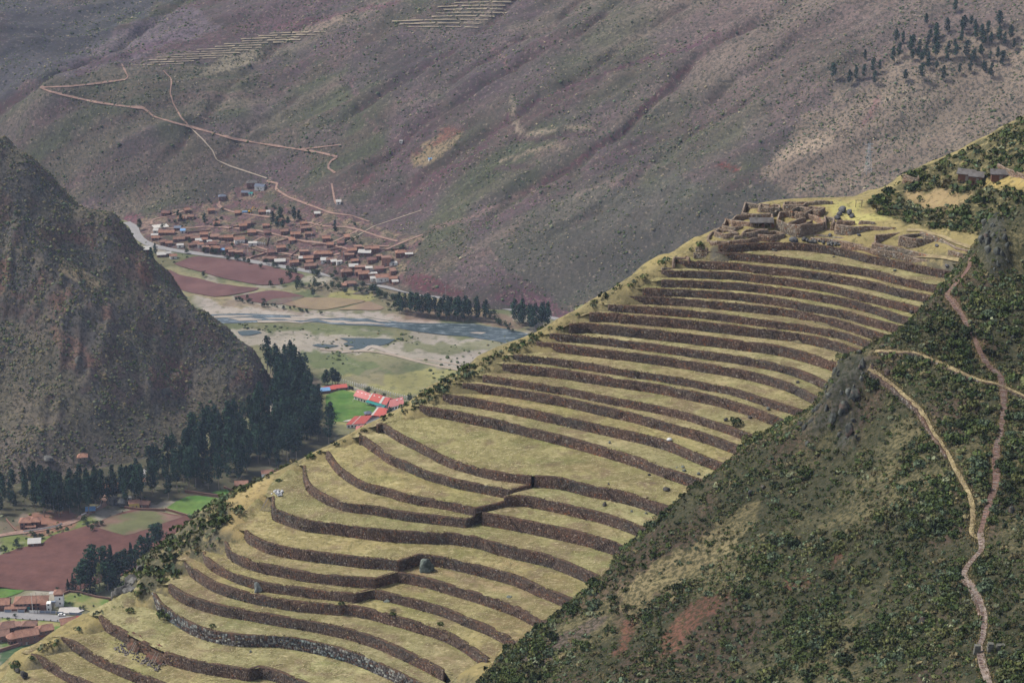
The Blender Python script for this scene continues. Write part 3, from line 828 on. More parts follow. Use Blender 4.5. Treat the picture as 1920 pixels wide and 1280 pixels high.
cB = patch(cB, U, V, [(960, 1240), (1040, 1190), (1140, 1150), (1130, 1175), (1040, 1230), (980, 1270)], (0.12, 0.088, 0.08), 0.8, 6, 18)
cB = patch(cB, U, V, [(1150, 1120), (1230, 1050), (1330, 990), (1420, 930), (1440, 960), (1330, 1060), (1200, 1150)], (0.2, 0.165, 0.085), 0.75, 15, 30)
cB = patch(cB, U, V, [(1780, 540), (1800, 560), (1850, 640), (1880, 720), (1865, 720), (1800, 610)], (0.16, 0.088, 0.062), 0.7, 6, 18)

# terrace hill
TA.U, TA.V = project(np.stack([TA.X, TA.Y, TA.Z], -1)); U, V = TA.U, TA.V
sl = np.hypot(*np.gradient(TA.Z, TA.dx))
cA = np.zeros(U.shape + (3,)) + np.array((0.25, 0.205, 0.09))
cA = blend(cA, sstep(0.55, 0.95, sl) * 0.85, (0.1, 0.09, 0.06))
cA = blend(cA, sstep(1.0, 1.5, sl), (0.13, 0.12, 0.105))
_sh = inpoly(U, V, [(1330, 440), (1180, 520), (900, 660), (560, 850), (480, 905), (520, 960), (700, 850), (900, 760), (1100, 640), (1330, 520)]).astype(float)
cA = blend(cA, _sh * 0.85, (0.22, 0.18, 0.085))
cA = blend(cA, _sh * sstep(0.0, 0.5, fbm(TA.X / 6, TA.Y / 6, 3, 95)) * 0.6, (0.11, 0.1, 0.055))
cA = patch(cA, U, V, [(200, 1120), (300, 1010), (440, 925), (450, 960), (400, 1015), (330, 1090), (230, 1130)], (0.09, 0.085, 0.055), 0.95, 15, 30)
cA = patch(cA, U, V, [(430, 930), (500, 900), (510, 960), (450, 1010), (420, 1000)], (0.32, 0.24, 0.11), 0.8, 8, 20)
cA = patch(cA, U, V, [(1620, 385), (1700, 330), (1920, 220), (1990, 190), (1990, 420), (1830, 440), (1720, 420), (1660, 410)], (0.07, 0.066, 0.032), 0.95, 10, 30)
cA = patch(cA, U, V, [(1690, 365), (1760, 350), (1820, 370), (1800, 392), (1730, 395)], (0.3, 0.22, 0.115), 0.9, 8, 20)
cA = patch(cA, U, V, [(1830, 345), (1930, 325), (1930, 355), (1870, 352)], (0.36, 0.27, 0.1), 0.9, 4, 20)
cA = patch(cA, U, V, [(1540, 378), (1625, 375), (1610, 400), (1680, 408), (1600, 425), (1560, 400)], (0.36, 0.33, 0.12), 0.8, 4, 20)

# valley floor
U, V = TE.U, TE.V
cE = np.zeros(U.shape + (3,)) + np.array((0.155, 0.15, 0.085))
gr = (0.3, 0.265, 0.235); green = (0.085, 0.13, 0.04); lime = (0.2, 0.22, 0.075)
cE = blend(cE, sstep(0.0, 0.5, fbm(TE.X / 40, TE.Y / 60, 4, 91)) * 0.8, (0.085, 0.105, 0.05))
cE = blend(cE, sstep(0.15, 0.5, fbm(TE.X / 30, TE.Y / 50, 4, 93)) * 0.7, gr)
for poly, c, a in [([(375, 560), (440, 565), (600, 585), (720, 585), (790, 605), (720, 602), (560, 592), (380, 592)], gr, 1.0), ([(720, 588), (750, 582), (790, 590), (830, 606), (800, 608), (740, 603)], (0.27, 0.22, 0.19), 1.0),
                   ([(330, 545), (430, 556), (440, 566), (520, 575), (460, 580), (380, 560)], (0.23, 0.19, 0.11), 0.9), ([(420, 560), (440, 562), (590, 585), (560, 588), (420, 572)], (0.19, 0.15, 0.12), 0.8),
                   ([(425, 615), (560, 620), (640, 640), (700, 655), (760, 640), (930, 630), (960, 650), (860, 690), (700, 660), (560, 665), (440, 640)], gr, 0.75),
                   ([(500, 606), (640, 612), (740, 625), (700, 632), (600, 622), (500, 622)], (0.11, 0.125, 0.06), 0.9), ([(560, 655), (640, 662), (700, 680), (740, 700), (640, 700), (560, 680)], (0.1, 0.125, 0.055), 0.85),
                   ([(730, 700), (860, 690), (830, 735), (740, 742), (640, 700)], (0.24, 0.225, 0.09), 0.8), ([(660, 700), (720, 690), (720, 720), (650, 720)], (0.17, 0.15, 0.1), 0.7),
                   ([(760, 640), (900, 650), (860, 665), (760, 655)], (0.12, 0.13, 0.06), 0.8), ([(860, 640), (960, 632), (940, 655), (880, 655)], (0.15, 0.15, 0.085), 0.8),
                   ([(690, 570), (760, 545), (800, 575), (760, 600), (720, 585)], (0.15, 0.13, 0.08), 0.8), ([(760, 560), (900, 580), (1000, 610), (960, 620), (880, 600), (760, 600)], (0.15, 0.1, 0.075), 0.8),
                   ([(560, 540), (640, 515), (700, 535), (760, 550), (690, 560), (600, 555)], (0.15, 0.12, 0.085), 0.8), ([(640, 545), (700, 545), (700, 565), (600, 560)], (0.24, 0.225, 0.085), 0.8),
                   ([(330, 500), (370, 520), (490, 541), (560, 535), (575, 548), (470, 552), (400, 535), (280, 510)], (0.22, 0.2, 0.11), 0.8), ([(280, 470), (330, 480), (380, 480), (330, 497), (285, 505)], (0.12, 0.115, 0.06), 0.9),
                   ([(760, 545), (830, 560), (930, 580), (900, 585), (800, 572), (760, 562)], (0.27, 0.22, 0.13), 0.8),
                   ([(590, 730), (650, 720), (700, 745), (740, 760), (720, 790), (640, 800), (620, 790)], (0.25, 0.24, 0.1), 0.9), ([(500, 700), (560, 690), (600, 720), (600, 740), (540, 740)], (0.2, 0.15, 0.13), 0.7),
                   ([(0, 1000), (170, 970), (200, 985), (60, 1040), (0, 1050)], (0.13, 0.16, 0.045), 0.9), ([(0, 960), (100, 950), (150, 970), (60, 1000), (0, 1005)], (0.13, 0.1, 0.08), 0.7),
                   ([(60, 960), (130, 958), (150, 975), (140, 990), (60, 1005), (30, 990)], (0.24, 0.12, 0.09), 0.9), ([(-20, 895), (200, 860), (420, 850), (600, 760), (640, 830), (520, 890), (440, 925), (300, 945), (200, 945), (60, 960), (-20, 985)], (0.06, 0.056, 0.034), 0.95),
                   ([(0, 1155), (190, 1160), (120, 1205), (0, 1230)], (0.11, 0.18, 0.04), 0.9), ([(0, 1160), (90, 1162), (120, 1175), (60, 1178), (0, 1172)], (0.3, 0.25, 0.12), 0.8), ([(110, 1175), (240, 1190), (180, 1215), (100, 1195)], (0.06, 0.14, 0.03), 0.9),
                   ([(0, 1215), (110, 1185), (140, 1195), (90, 1225), (0, 1270)], (0.045, 0.085, 0.038), 0.95)]:
    cE = patch(cE, U, V, poly, c, a, 5, 16)


# ============================================================ BUILD THE SURFACES
def build_terrain(T, name, mat, col, keep=None, smooth=True):
    V = np.stack([T.X.ravel(), T.Y.ravel(), T.Z.ravel()], -1)
    F = grid_faces(T.nx, T.ny, keep)
    V, F, c = compact(V, F, col.reshape(-1, 3))
    o = link(name, npmesh(name, V, F, mat, c, smooth))
    return tag(o, kind='structure')


build_terrain(TA, 'terrace_hill', M['hill'], cA, TA.Z > -3)
build_terrain(TB, 'bushy_hillside', M['near'], cB, TB.Z > 255)
build_terrain(TC, 'rocky_mountain', M['left'], cC, TC.Z > -2)
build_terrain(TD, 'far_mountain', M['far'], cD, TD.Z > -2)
build_terrain(TE, 'ground', M['valley'], cE)
gs = npmesh('valley_plain', [(-2500, -200, -3), (2500, -200, -3), (2500, 4200, -3), (-2500, 4200, -3)], np.array([(0, 1, 2, 3)]), M['valley'], np.array([(0.15, 0.14, 0.09)] * 4))
tag(link('valley_plain', gs), kind='structure')

# ---- grass treads between the walls
CA = {}


def wl(name, which):
    w = WL[name]
    if which == 'bot':
        P = w['line'] + w['nrm'] * 0.22
        return np.concatenate([P, np.full((len(P), 1), w['zb'])], 1)
    return np.concatenate([w['line'], np.full((len(w['line']), 1), w['zt'])], 1)


def extend(P, left, right):
    """carry the edge of a tread on into the shoulder (left) and under the bushes (right)"""
    out = [P]
    if left:
        d = P[0, :2] - P[min(6, len(P) - 1), :2]; d /= np.linalg.norm(d)
        d = 0.35 * d + 0.65 * np.array([-0.86, 0.5]); d /= np.linalg.norm(d)
        pre = []
        for k, f, dz in ((6.5, 1, -0.5), (4, 1, -0.05), (2, 0.5, 0.0)):
            q = P[0, :2] + d * k
            pre.append((*q, P[0, 2] * (1 - f) + float(TA.h(q[0], q[1])) * f + dz))
        out.insert(0, np.array(pre))
    if right == 'open':
        d = P[-1, :2] - P[-7, :2]; d /= np.linalg.norm(d); post = []
        for k, f, dz in ((2, 0.5, 0.0), (4, 1, -0.05), (7, 1, -0.6)):
            q = P[-1, :2] + d * k; post.append((*q, P[-1, 2] * (1 - f) + float(TA.h(q[0], q[1])) * f + dz))
        out.append(np.array(post))
    return np.concatenate(out)


def tread(inner, outer, left=True, right=True):
    a = extend(inner, left, right); b = extend(outer, left, right)
    n = int(max(len(a), len(b)) * 0.8 / 1.1)

    def par(P):
        s = np.concatenate([[0], np.cumsum(np.hypot(*(P[1:, :2] - P[:-1, :2]).T))]); s /= s[-1]
        t = np.linspace(0, 1, n)
        return np.stack([np.interp(t, s, P[:, k]) for k in range(3)], -1)
    a, b = par(a), par(b)
    wid = np.median(np.hypot(*(a - b)[:, :2].T))
    m = max(3, int(wid / 1.1) + 2)
    t = np.linspace(0, 1, m)[:, None, None]
    G = a[None] * (1 - t) + b[None] * t
    edge = np.sin(np.linspace(0, np.pi, m))[:, None]
    G[..., 2] += (fbm(G[..., 0] / 5, G[..., 1] / 5, 3, 55) * 0.16 + fbm(G[..., 0] / 1.3, G[..., 1] / 1.3, 2, 56) * 0.07) * (0.4 + edge)
    V = G.reshape(-1, 3)
    F = grid_faces(n, m)
    x, y = V[:, 0], V[:, 1]
    col = np.zeros((len(V), 3)) + np.array((0.285, 0.243, 0.122))
    col = blend(col, sstep(0.0, 0.6, fbm(x / 9, y / 6, 4, 57)) * 0.55, (0.17, 0.175, 0.068))
    col = blend(col, sstep(0.1, 0.6, fbm(x / 12, y / 9, 4, 58)) * 0.75, (0.235, 0.175, 0.1))
    col = blend(col, sstep(0.15, 0.6, fbm(x / 5, y / 3, 3, 60)) * 0.5, (0.36, 0.31, 0.165))
    tint = np.random.default_rng(int(abs(V[0, 0] * 100)) % 9999)
    col = col * tint.uniform(0.88, 1.1) * np.array([tint.uniform(0.94, 1.04), 1.0, tint.uniform(0.9, 1.06)])
    col = blend(col, sstep(0.1, 0.5, fbm(x / 22 + 5, y / 14, 4, 66)) * 0.32, (0.15, 0.155, 0.062))
    col = blend(col, sstep(0.25, 0.55, fbm(x / 6 + 3, y / 4, 4, 67)) * 0.7, (0.16, 0.115, 0.075))
    # lush line where the soil stays damp at the foot of the wall
    foot = np.repeat(1 - sstep(0.0, 1.5, np.linspace(0, 1, m) * wid), n) * sstep(-0.3, 0.5, fbm(x / 14, y / 14, 3, 59))
    col = blend(col, foot * 0.5, (0.13, 0.165, 0.04))
    o = link('grass_terrace', npmesh('grass_terrace', V, F, M['grass'], col, True))
    tag(o, kind='structure')
    CA.setdefault('treads', []).append(G)
    return o


single = ['w%d' % i for i in range(1, 19)]
for a, b in zip(single[:-1], single[1:]):
    tread(wl(a, 'bot'), wl(b, 'top'))
tread(wl('w18', 'bot'), np.concatenate([wl('w19l', 'top'), wl('w19r', 'top')]))
tread(wl('w19l', 'bot'), wl('w20l', 'top'), True, False)
tread(wl('w20l', 'bot'), wl('w21l', 'top'), True, False)
_k = int(np.argmax(WL['w22l']['line'][:, 0]))
tread(wl('w21l', 'bot'), wl('w22l', 'top')[:_k + 1], True, False)
tread(wl('w19r', 'bot'), wl('w20r', 'top'), False, True)
tread(wl('w20r', 'bot'), wl('w21r', 'top'), False, True)
tread(np.concatenate([wl('w22l', 'bot'), wl('w21r', 'bot')]), wl('w23', 'top'))
low = ['w%d' % i for i in range(23, 33)]
for a, b in zip(low[:-1], low[1:]):
    tread(wl(a, 'bot'), wl(b, 'top'), True, 'open' if a in ('w26', 'w27', 'w28') or b in ('w26', 'w27', 'w28') else True)
P = wl('w32', 'bot'); tread(P, P + np.array([-6.0, -16.0, -0.4]))


# ---- the walls: an earth-and-rubble core, its face laid with stones, stepping stones let into it
def wall_solid(line, nrm, zt, zb, lift=0.1, thick=0.75, seed=0):
    """closed strip: foot, crest, back"""
    n = len(line)
    e = fbm(np.arange(n) * 0.35, np.full(n, seed * 3.1), 3, seed) * 0.1
    zt = zt + lift + e
    prof = [(line + nrm * 0.32, np.full(n, zb - 0.25)), (line + nrm * 0.05, zt), (line - nrm * thick, zt - 0.05), (line - nrm * thick, np.full(n, zb - 0.25))]
    V = np.concatenate([np.concatenate([p, z[:, None]], 1) for p, z in prof])
    F = []
    for k in range(4):
        a = k * n + np.arange(n - 1); b = ((k + 1) % 4) * n + np.arange(n - 1)
        F.append(np.stack([a, a + 1, b + 1, b], -1))
    F = np.concatenate(F)
    caps = np.array([[0, n, 2 * n, 3 * n], [3 * n + n - 1, 2 * n + n - 1, n + n - 1, n - 1]])
    return V, np.concatenate([F, caps])


def stone_face(line, nrm, zt, zb, cols, size=0.5, proud=(0.02, 0.1), seed=0, gap=None):
    """face stones: every one a five-sided block with its own size, tilt and colour; a rough coping on top"""
    r = np.random.default_rng(seed)
    s = np.concatenate([[0], np.cumsum(np.hypot(*(line[1:] - line[:-1]).T))]); L = s[-1]
    rows = []
    z = zb
    while z < zt + 0.05:
        hh = size * r.uniform(0.75, 1.2)
        rows.append((z, min(hh, zt + 0.22 - z))); z += hh
    A = []
    for z, hh in rows:
        x = -r.uniform(0, size); 
        n = int(L / (size * 1.35)) + 3
        ws = size * r.uniform(0.75, 2.0, n)
        xs = x + np.concatenate([[0], np.cumsum(ws)[:-1]])
        k = (xs + ws > 0.1) & (xs < L - 0.1)
        xs, ws = xs[k], ws[k]
        A.append(np.stack([xs, ws, np.full(len(xs), z), np.full(len(xs), hh)], -1))
    A = np.concatenate(A)
    n = len(A)
    x0 = np.clip(A[:, 0], 0, L); x1 = np.clip(A[:, 0] + A[:, 1] * 0.97, 0, L)
    z0 = A[:, 2] + r.uniform(-.03, .03, n); z1 = A[:, 2] + A[:, 3] * r.uniform(0.9, 1.02, n)
    top = z1 > zt - 0.15
    z1 = np.where(top, np.minimum(z1, zt) + r.uniform(-0.06, 0.13, n), z1)
    if gap is not None:
        keep = ~gap((x0 + x1) / 2, (z0 + z1) / 2)
        x0, x1, z0, z1, top = x0[keep], x1[keep], z0[keep], z1[keep], top[keep]; n = len(x0)
    pr = r.uniform(*proud, n); pr2 = pr + r.uniform(-0.03, 0.03, n)

    def at(x):
        return np.stack([np.interp(x, s, line[:, 0]), np.interp(x, s, line[:, 1])], -1), np.stack([np.interp(x, s, nrm[:, 0]), np.interp(x, s, nrm[:, 1])], -1)
    (pa, na), (pb, nb) = at(x0), at(x1)

    def bat(z): return (0.05 + 0.25 * np.clip((zt - z) / max(zt - zb, .1), 0, 1))[:, None]
    j = lambda: r.uniform(-0.07, 0.07, n)
    V = np.empty((n, 8, 3))
    ins = 0.1
    for q, (p, nn, zz) in enumerate(((pa, na, z0), (pb, nb, z0), (pb, nb, z1), (pa, na, z1))):
        V[:, q, :2] = p + nn * (bat(zz) - 0.12); V[:, q, 2] = zz
        mid = (pa + pb) / 2
        pf = p + (mid - p) * ins
        V[:, 4 + q, :2] = pf + nn * (bat(zz) + (pr if q < 2 else pr2)[:, None]); V[:, 4 + q, 2] = zz + (z0 + z1 - 2 * zz) / 2 * ins + j() * 0.5
    base = (np.arange(n) * 8)[:, None, None]
    f = np.array([(4, 5, 6, 7), (1, 2, 6, 5), (2, 3, 7, 6), (3, 0, 4, 7)])
    F = (base + f[None]).reshape(-1, 4)
    ci = r.choice(len(cols), n, p=[c[1] for c in cols])
    col = np.array([c[0] for c in cols])[ci] * r.uniform(0.75, 1.25, (n, 1))
    # colour drifts along the wall: redder stretches, greyer stretches
    dr = fbm((x0 + 31 * seed) / 9, (z0 - zb) / 3 + seed, 3, 400 + seed)[:, None]
    col = col * (1 + 0.25 * dr * np.array([1.0, 0.4, 0.1]))
    return V.reshape(-1, 3), F, np.repeat(col, 4, 0)


BROWN = [((0.09, 0.064, 0.051), .45), ((0.067, 0.049, 0.042), .26), ((0.12, 0.09, 0.07), .2), ((0.13, 0.066, 0.04), .06), ((0.17, 0.14, 0.115), .03)]
LICHEN = [((0.05, 0.048, 0.047), .4), ((0.12, 0.12, 0.115), .3), ((0.2, 0.21, 0.19), .16), ((0.085, 0.055, 0.045), .14)]
ORD = ['', 'first', 'second', 'third', 'fourth', 'fifth', 'sixth', 'seventh', 'eighth', 'ninth', 'tenth', 'eleventh', 'twelfth', 'thirteenth', 'fourteenth', 'fifteenth', 'sixteenth', 'seventeenth', 'eighteenth']
WLABEL = {'w1': 'brown stone terrace wall directly below the ruins, highest of the long walls', 'w18': 'brown terrace wall standing at the back edge of the widest grass field',
          'w19l': 'left part of the wall holding up the widest grass field', 'w19r': 'right part of the wall holding up the widest grass field, beyond the corner',
          'w20l': 'left hand wall one step below the wall of the widest field', 'w20r': 'right hand wall one step below the wall of the widest field',
          'w21l': 'left hand wall two steps below the widest field, ending at the slanting stair', 'w21r': 'right hand wall two steps below the widest field, beyond the square corner',
          'w22l': 'curved wall three steps below the widest field, ending in a square corner', 'w23': 'terrace wall with a grey slab leaning on it, starting by the white stone heap',
          'w24': 'terrace wall right behind the big standing boulder', 'w25': 'terrace wall one step below the big standing boulder',
          'w26': 'terrace wall two steps below the big boulder, behind the grey pointed rock', 'w27': 'terrace wall three steps below the big boulder, in front of the grey pointed rock',
          'w28': 'brown terrace wall just above the dark wall grown with grey lichen', 'w29': 'dark terrace wall of rough stones covered in grey lichen',
          'w30': 'terrace wall with two collapsed stretches of red earth', 'w31': 'terrace wall next below the wall with the collapses', 'w32': 'lowest terrace wall, next to the two black rocks'}
for i in range(2, 18):
    WLABEL['w%d' % i] = 'brown stone terrace wall, %s long wall down from the ruins' % ORD[i]


M['step_shadow_tone'] = vary_mat('shadow_toned_step_stone', False, (0.06, 0.045, 0.036), scale=1.5, amt=0.3, bump=0.0)  # steps toned darker than the wall to carry their shadow in the colour


def add_wall(name, line, nrm, zt, zb, label, cols, size, seed, group='dry stone terrace walls', steps=True, cat='terrace wall', gap=None, stairs=None):
    V, F = wall_solid(line, nrm, zt, zb, seed=seed)
    if gap is not None:
        n = len(line); s = np.arange(n) * 0.8
        dip = gap(s, np.full(n, zt))
        V[n:2 * n, 2] = np.where(dip, V[n:2 * n, 2] - 1.5, V[n:2 * n, 2]); V[2 * n:3 * n, 2] = np.where(dip, V[2 * n:3 * n, 2] - 0.4, V[2 * n:3 * n, 2])
    o = link(name, npmesh(name, V, F, M['core']))
    tag(o, label, cat, group)
    V, F, c = stone_face(line, nrm, zt, zb, cols, size, seed=seed, gap=gap)
    tag(link('stones', npmesh('stones', V, F, M['stone'], facecol=c), o), kind='stuff')
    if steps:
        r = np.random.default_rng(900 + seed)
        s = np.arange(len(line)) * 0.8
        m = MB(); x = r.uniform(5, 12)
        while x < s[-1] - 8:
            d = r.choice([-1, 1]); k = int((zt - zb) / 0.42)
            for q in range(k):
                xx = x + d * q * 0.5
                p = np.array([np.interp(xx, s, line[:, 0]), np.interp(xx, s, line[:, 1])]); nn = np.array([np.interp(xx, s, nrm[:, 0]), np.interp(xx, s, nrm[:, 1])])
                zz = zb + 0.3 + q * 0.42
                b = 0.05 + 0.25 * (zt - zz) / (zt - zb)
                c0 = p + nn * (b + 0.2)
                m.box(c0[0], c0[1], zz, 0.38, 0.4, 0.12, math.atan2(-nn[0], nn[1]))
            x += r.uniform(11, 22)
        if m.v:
            tag(m.build('step_stones', M['step_shadow_tone'], o), kind='stuff')
    return o


def gap30(x, z):
    return ((np.abs(x - G30[0]) < 2.6 + 0.7 * np.sin(z * 5)) & (z > G30[2] + 0.6)) | ((np.abs(x - G30[1]) < 3.2 + 0.6 * np.sin(z * 4)) & (z > G30[2] + 1.2))


_w = WL['w30']
_s30 = lambda u, v: float(np.argmin(np.hypot(*(_w['line'] - at_z(u, v, _w['zt'])[:2]).T)) * 0.8)
G30 = (_s30(250, 1195), _s30(294, 1216), _w['zb'])
for i, (name, par, pts) in enumerate(WALLS):
    w = WL[name]
    lich = name == 'w29'
    size = 0.44 if i < 18 else 0.38
    add_wall('terrace_wall', w['line'], w['nrm'], w['zt'], w['zb'], WLABEL[name], LICHEN if lich else BROWN, 0.55 if lich else size, i + 1, gap=gap30 if name == 'w30' else None)
# the two short walls of the slanting stair
for (a, b, zt, zb, lab) in ((WL['w19l']['line'][-1], WL['w20l']['line'][-1], WL['w19l']['zb'], WL['w19r']['zb'], 'low dark wall of the slanting stair, its upper flight'),
                            (WL['w20r']['line'][0], WL['w21l']['line'][-1], WL['w20l']['zb'], WL['w20r']['zb'], 'low dark wall of the slanting stair, its lower flight')):
    ln = resample(np.array([a, b]), 0.8); t = (b - a) / np.linalg.norm(b - a)
    nr = np.tile(np.array([-t[1], t[0]]), (len(ln), 1))
    if nr[0, 0] < 0: nr = -nr
    add_wall('stair_wall', ln, nr, zt + 0.1, zb - 0.1, lab, BROWN, 0.4, 71 + int(zt), group='walls of the slanting stair', steps=False)


# ---- flat sheets on the valley floor: fields, lawns, roads, river
def sheet(name, px, mat, lift, kind='structure', z=0.0, wob=1.0, step=6.0, T=None, loc=None):
    P = np.array(px, float)
    Q = np.concatenate([P, P[:1]])
    W = at_z(Q[:, 0], Q[:, 1], 0.0)[:, :2] if T is None else T.hit(Q[:, 0], Q[:, 1])[:, :2]
    W = resample(W, step)[:-1]
    W = W + np.stack([fbm(W[:, 0] / 15, W[:, 1] / 15, 3, 200), fbm(W[:, 0] / 15, W[:, 1] / 15, 3, 201)], -1) * wob
    import bmesh
    bm = bmesh.new()
    vs = [bm.verts.new((x, y, 0)) for x, y in W]
    f = bm.faces.new(vs)
    if f.calc_area() and f.normal.z < 0: f.normal_flip()
    bmesh.ops.triangulate(bm, faces=bm.faces[:])
    for v in bm.verts: v.co.z = (TE if T is None else T).h(v.co.x, v.co.y) * (0 if T is None else 1) + lift
    me = bpy.data.meshes.new(name); bm.to_mesh(me); bm.free()
    me.materials.append(mat)
    return tag(link(name, me), kind=kind)


def ribbon(name, px, width, mat, lift, T=None, z=None, kind='structure', jit=0.38, cols=None, world=None, step=2.5):
    """a road or path laid over the ground it crosses"""
    if world is None:
        P = np.array(px, float)
        if T is not None: P = resample(P, 7.0)
        W = at_z(P[:, 0], P[:, 1], 0.0) if T is None else T.hit(P[:, 0], P[:, 1])
        W = W[:, :2]
    else:
        W = np.asarray(world, float)
    W = smooth_line(W, step, 100)
    t = np.gradient(W, axis=0); t /= np.linalg.norm(t, axis=1)[:, None] + 1e-9
    nn = np.stack([t[:, 1], -t[:, 0]], -1)
    k = np.array([-0.5, -0.2, 0.2, 0.5])
    wd = width * (1 + jit * fbm(np.arange(len(W)) * step / 12, np.zeros(len(W)), 3, 222))
    G = W[:, None, :] + nn[:, None, :] * (k[None, :, None] * wd[:, None, None])
    zz = (np.zeros(G.shape[:2]) if T is None else T.h(G[..., 0], G[..., 1])) + lift
    if T is not None:
        c = T.h(W[:, 0], W[:, 1])[:, None] + lift
        zz = np.maximum(zz, c * 0.65 + zz * 0.35)
    V = np.concatenate([G, zz[..., None]], -1).reshape(-1, 3)
    o = link(name, npmesh(name, V, grid_faces(4, len(W)), mat, None, True))
    return tag(o, kind=kind)


M['red_soil'] = vary_mat('ploughed_red_soil', False, (0.1, 0.047, 0.04), scale=0.09, amt=0.3, bump=0.3, col2=(0.12, 0.058, 0.05))
M['red_soil_far'] = vary_mat('far_red_soil', False, (0.11, 0.057, 0.056), scale=0.04, amt=0.25, bump=0.2, col2=(0.13, 0.07, 0.066))
M['fallow'] = vary_mat('fallow_soil', False, (0.165, 0.105, 0.085), scale=0.08, amt=0.25, bump=0.2, col2=(0.11, 0.115, 0.055))
M['stubble'] = vary_mat('stubble_field', False, (0.215, 0.165, 0.105), scale=0.06, amt=0.2, bump=0.1, col2=(0.19, 0.135, 0.1))
M['lawn'] = vary_mat('green_lawn', False, (0.06, 0.135, 0.026), scale=0.1, amt=0.35, bump=0.1, col2=(0.1, 0.165, 0.04))
M['crop'] = vary_mat('young_crop', False, (0.095, 0.11, 0.07), scale=0.08, amt=0.25, bump=0.1, col2=(0.13, 0.09, 0.08))
M['asphalt'] = vary_mat('grey_asphalt', False, (0.24, 0.235, 0.24), scale=0.2, amt=0.12, bump=0.0)
M['dirt'] = vary_mat('dirt_road', False, (0.25, 0.165, 0.135), scale=0.3, amt=0.35, bump=0.1)
M['dirt_pale'] = vary_mat('pale_dirt', False, (0.3, 0.25, 0.2), scale=0.15, amt=0.2, bump=0.1)
M['gravel'] = vary_mat('river_gravel', False, (0.31, 0.27, 0.235), scale=0.08, amt=0.2, bump=0.3)
M['trail'] = vary_mat('trail_soil', False, (0.14, 0.092, 0.072), scale=0.7, amt=0.35, bump=0.5, col2=(0.14, 0.085, 0.07))
M['trail_pale'] = vary_mat('cobbled_trail', False, (0.22, 0.18, 0.155), scale=0.9, amt=0.4, bump=0.5, col2=(0.17, 0.125, 0.1))
M['trail_grass'] = vary_mat('grassy_path', False, (0.29, 0.235, 0.13), scale=0.7, amt=0.35, bump=0.4, col2=(0.2, 0.155, 0.09))
M['concrete'] = vary_mat('concrete', False, (0.42, 0.4, 0.38), scale=0.4, amt=0.15, bump=0.0)

# water: a dark, glossy sheet broken by riffles
m, n, l, b = _mat('river_water')
co = n.new('ShaderNodeTexCoord').outputs['Object']
f = _ramp(n, l, _noise(n, l, co, 0.16, 6, 0.75, (0.35, 2.0, 1.0)), 0.5, 0.68)
l.new(_mix(n, l, f, (0.045, 0.065, 0.075), (0.33, 0.38, 0.42)), b.inputs['Base Color'])
b.inputs['Roughness'].default_value = 0.25; b.inputs['Specular IOR Level'].default_value = 0.5
bp = n.new('ShaderNodeBump'); bp.inputs['Strength'].default_value = 0.35
l.new(_noise(n, l, co, 0.5, 5, 0.7, (0.5, 2.0, 1.0)), bp.inputs['Height']); l.new(bp.outputs[0], b.inputs['Normal'])
M['water'] = m
m, n, l, b = _mat('pond_water')
b.inputs['Base Color'].default_value = (0.03, 0.05, 0.052, 1); b.inputs['Roughness'].default_value = 0.2; b.inputs['Specular IOR Level'].default_value = 0.4
M['pond'] = m

sheet('field', [(327, 495), (358, 483), (371, 481), (437, 488), (503, 500), (540, 508), (573, 516), (563, 525), (537, 532), (513, 535), (487, 535), (428, 525), (395, 515), (363, 507), (337, 500)], M['red_soil_far'], 0.5)
sheet('field', [(280, 505), (295, 502), (313, 506), (337, 515), (370, 522), (403, 532), (453, 538), (490, 541), (470, 547), (428, 555), (403, 557), (370, 552), (337, 544), (313, 535), (290, 522)], M['red_soil_far'], 0.5)
sheet('field', [(437, 557), (503, 545), (535, 547), (573, 557), (540, 566), (500, 571), (460, 564)], M['red_soil_far'], 0.5)
sheet('field', [(495, 569), (510, 562), (573, 556), (560, 562), (525, 572)], M['crop'], 0.65)
sheet('field', [(573, 558), (630, 559), (680, 563), (687, 565), (613, 582), (597, 582), (563, 577), (525, 569)], M['stubble'], 0.5)
sheet('field', [(690, 565), (722, 577), (710, 582), (632, 582)], M['stubble'], 0.5)
sheet('field', [(660, 552), (675, 545), (693, 545), (690, 554)], M['crop'], 0.5)
sheet('field', [(-60, 1120), (-60, 1050), (0, 1041), (40, 1027), (80, 1018), (100, 1002), (165, 986), (240, 957), (262, 955), (372, 971), (330, 1010), (260, 1070), (190, 1092), (130, 1112), (0, 1103)], M['red_soil'], 0.5)
sheet('field', [(168, 988), (215, 970), (262, 957), (345, 970), (300, 985), (245, 1003), (205, 996)], M['fallow'], 0.65, wob=3)
sheet('lawn', [(310, 955), (335, 938), (360, 929), (422, 936), (440, 938), (420, 960), (363, 969), (325, 960)], M['lawn'], 0.5)
sheet('lawn', [(393, 925), (420, 918), (450, 917), (455, 930), (430, 932)], M['lawn'], 0.5)
sheet('lawn', [(-40, 1098), (0, 1101), (50, 1107), (30, 1114), (0, 1124), (-40, 1130)], M['lawn'], 0.5)
sheet('lawn', [(612, 742), (640, 730), (668, 738), (672, 752), (712, 764), (706, 772), (685, 781), (642, 792), (622, 790), (612, 766)], M['lawn'], 0.5)
sheet('lawn', [(112, 1112), (130, 1109), (175, 1116), (222, 1122), (214, 1145), (180, 1150), (150, 1140), (112, 1136)], vary_mat('mown_lawn', False, (0.1, 0.16, 0.04), scale=0.1, amt=0.2, bump=0.1, col2=(0.22, 0.2, 0.09)), 0.5)
sheet('lawn', [(120, 1170), (160, 1178), (190, 1200), (150, 1205), (105, 1190)], M['lawn'], 0.5)
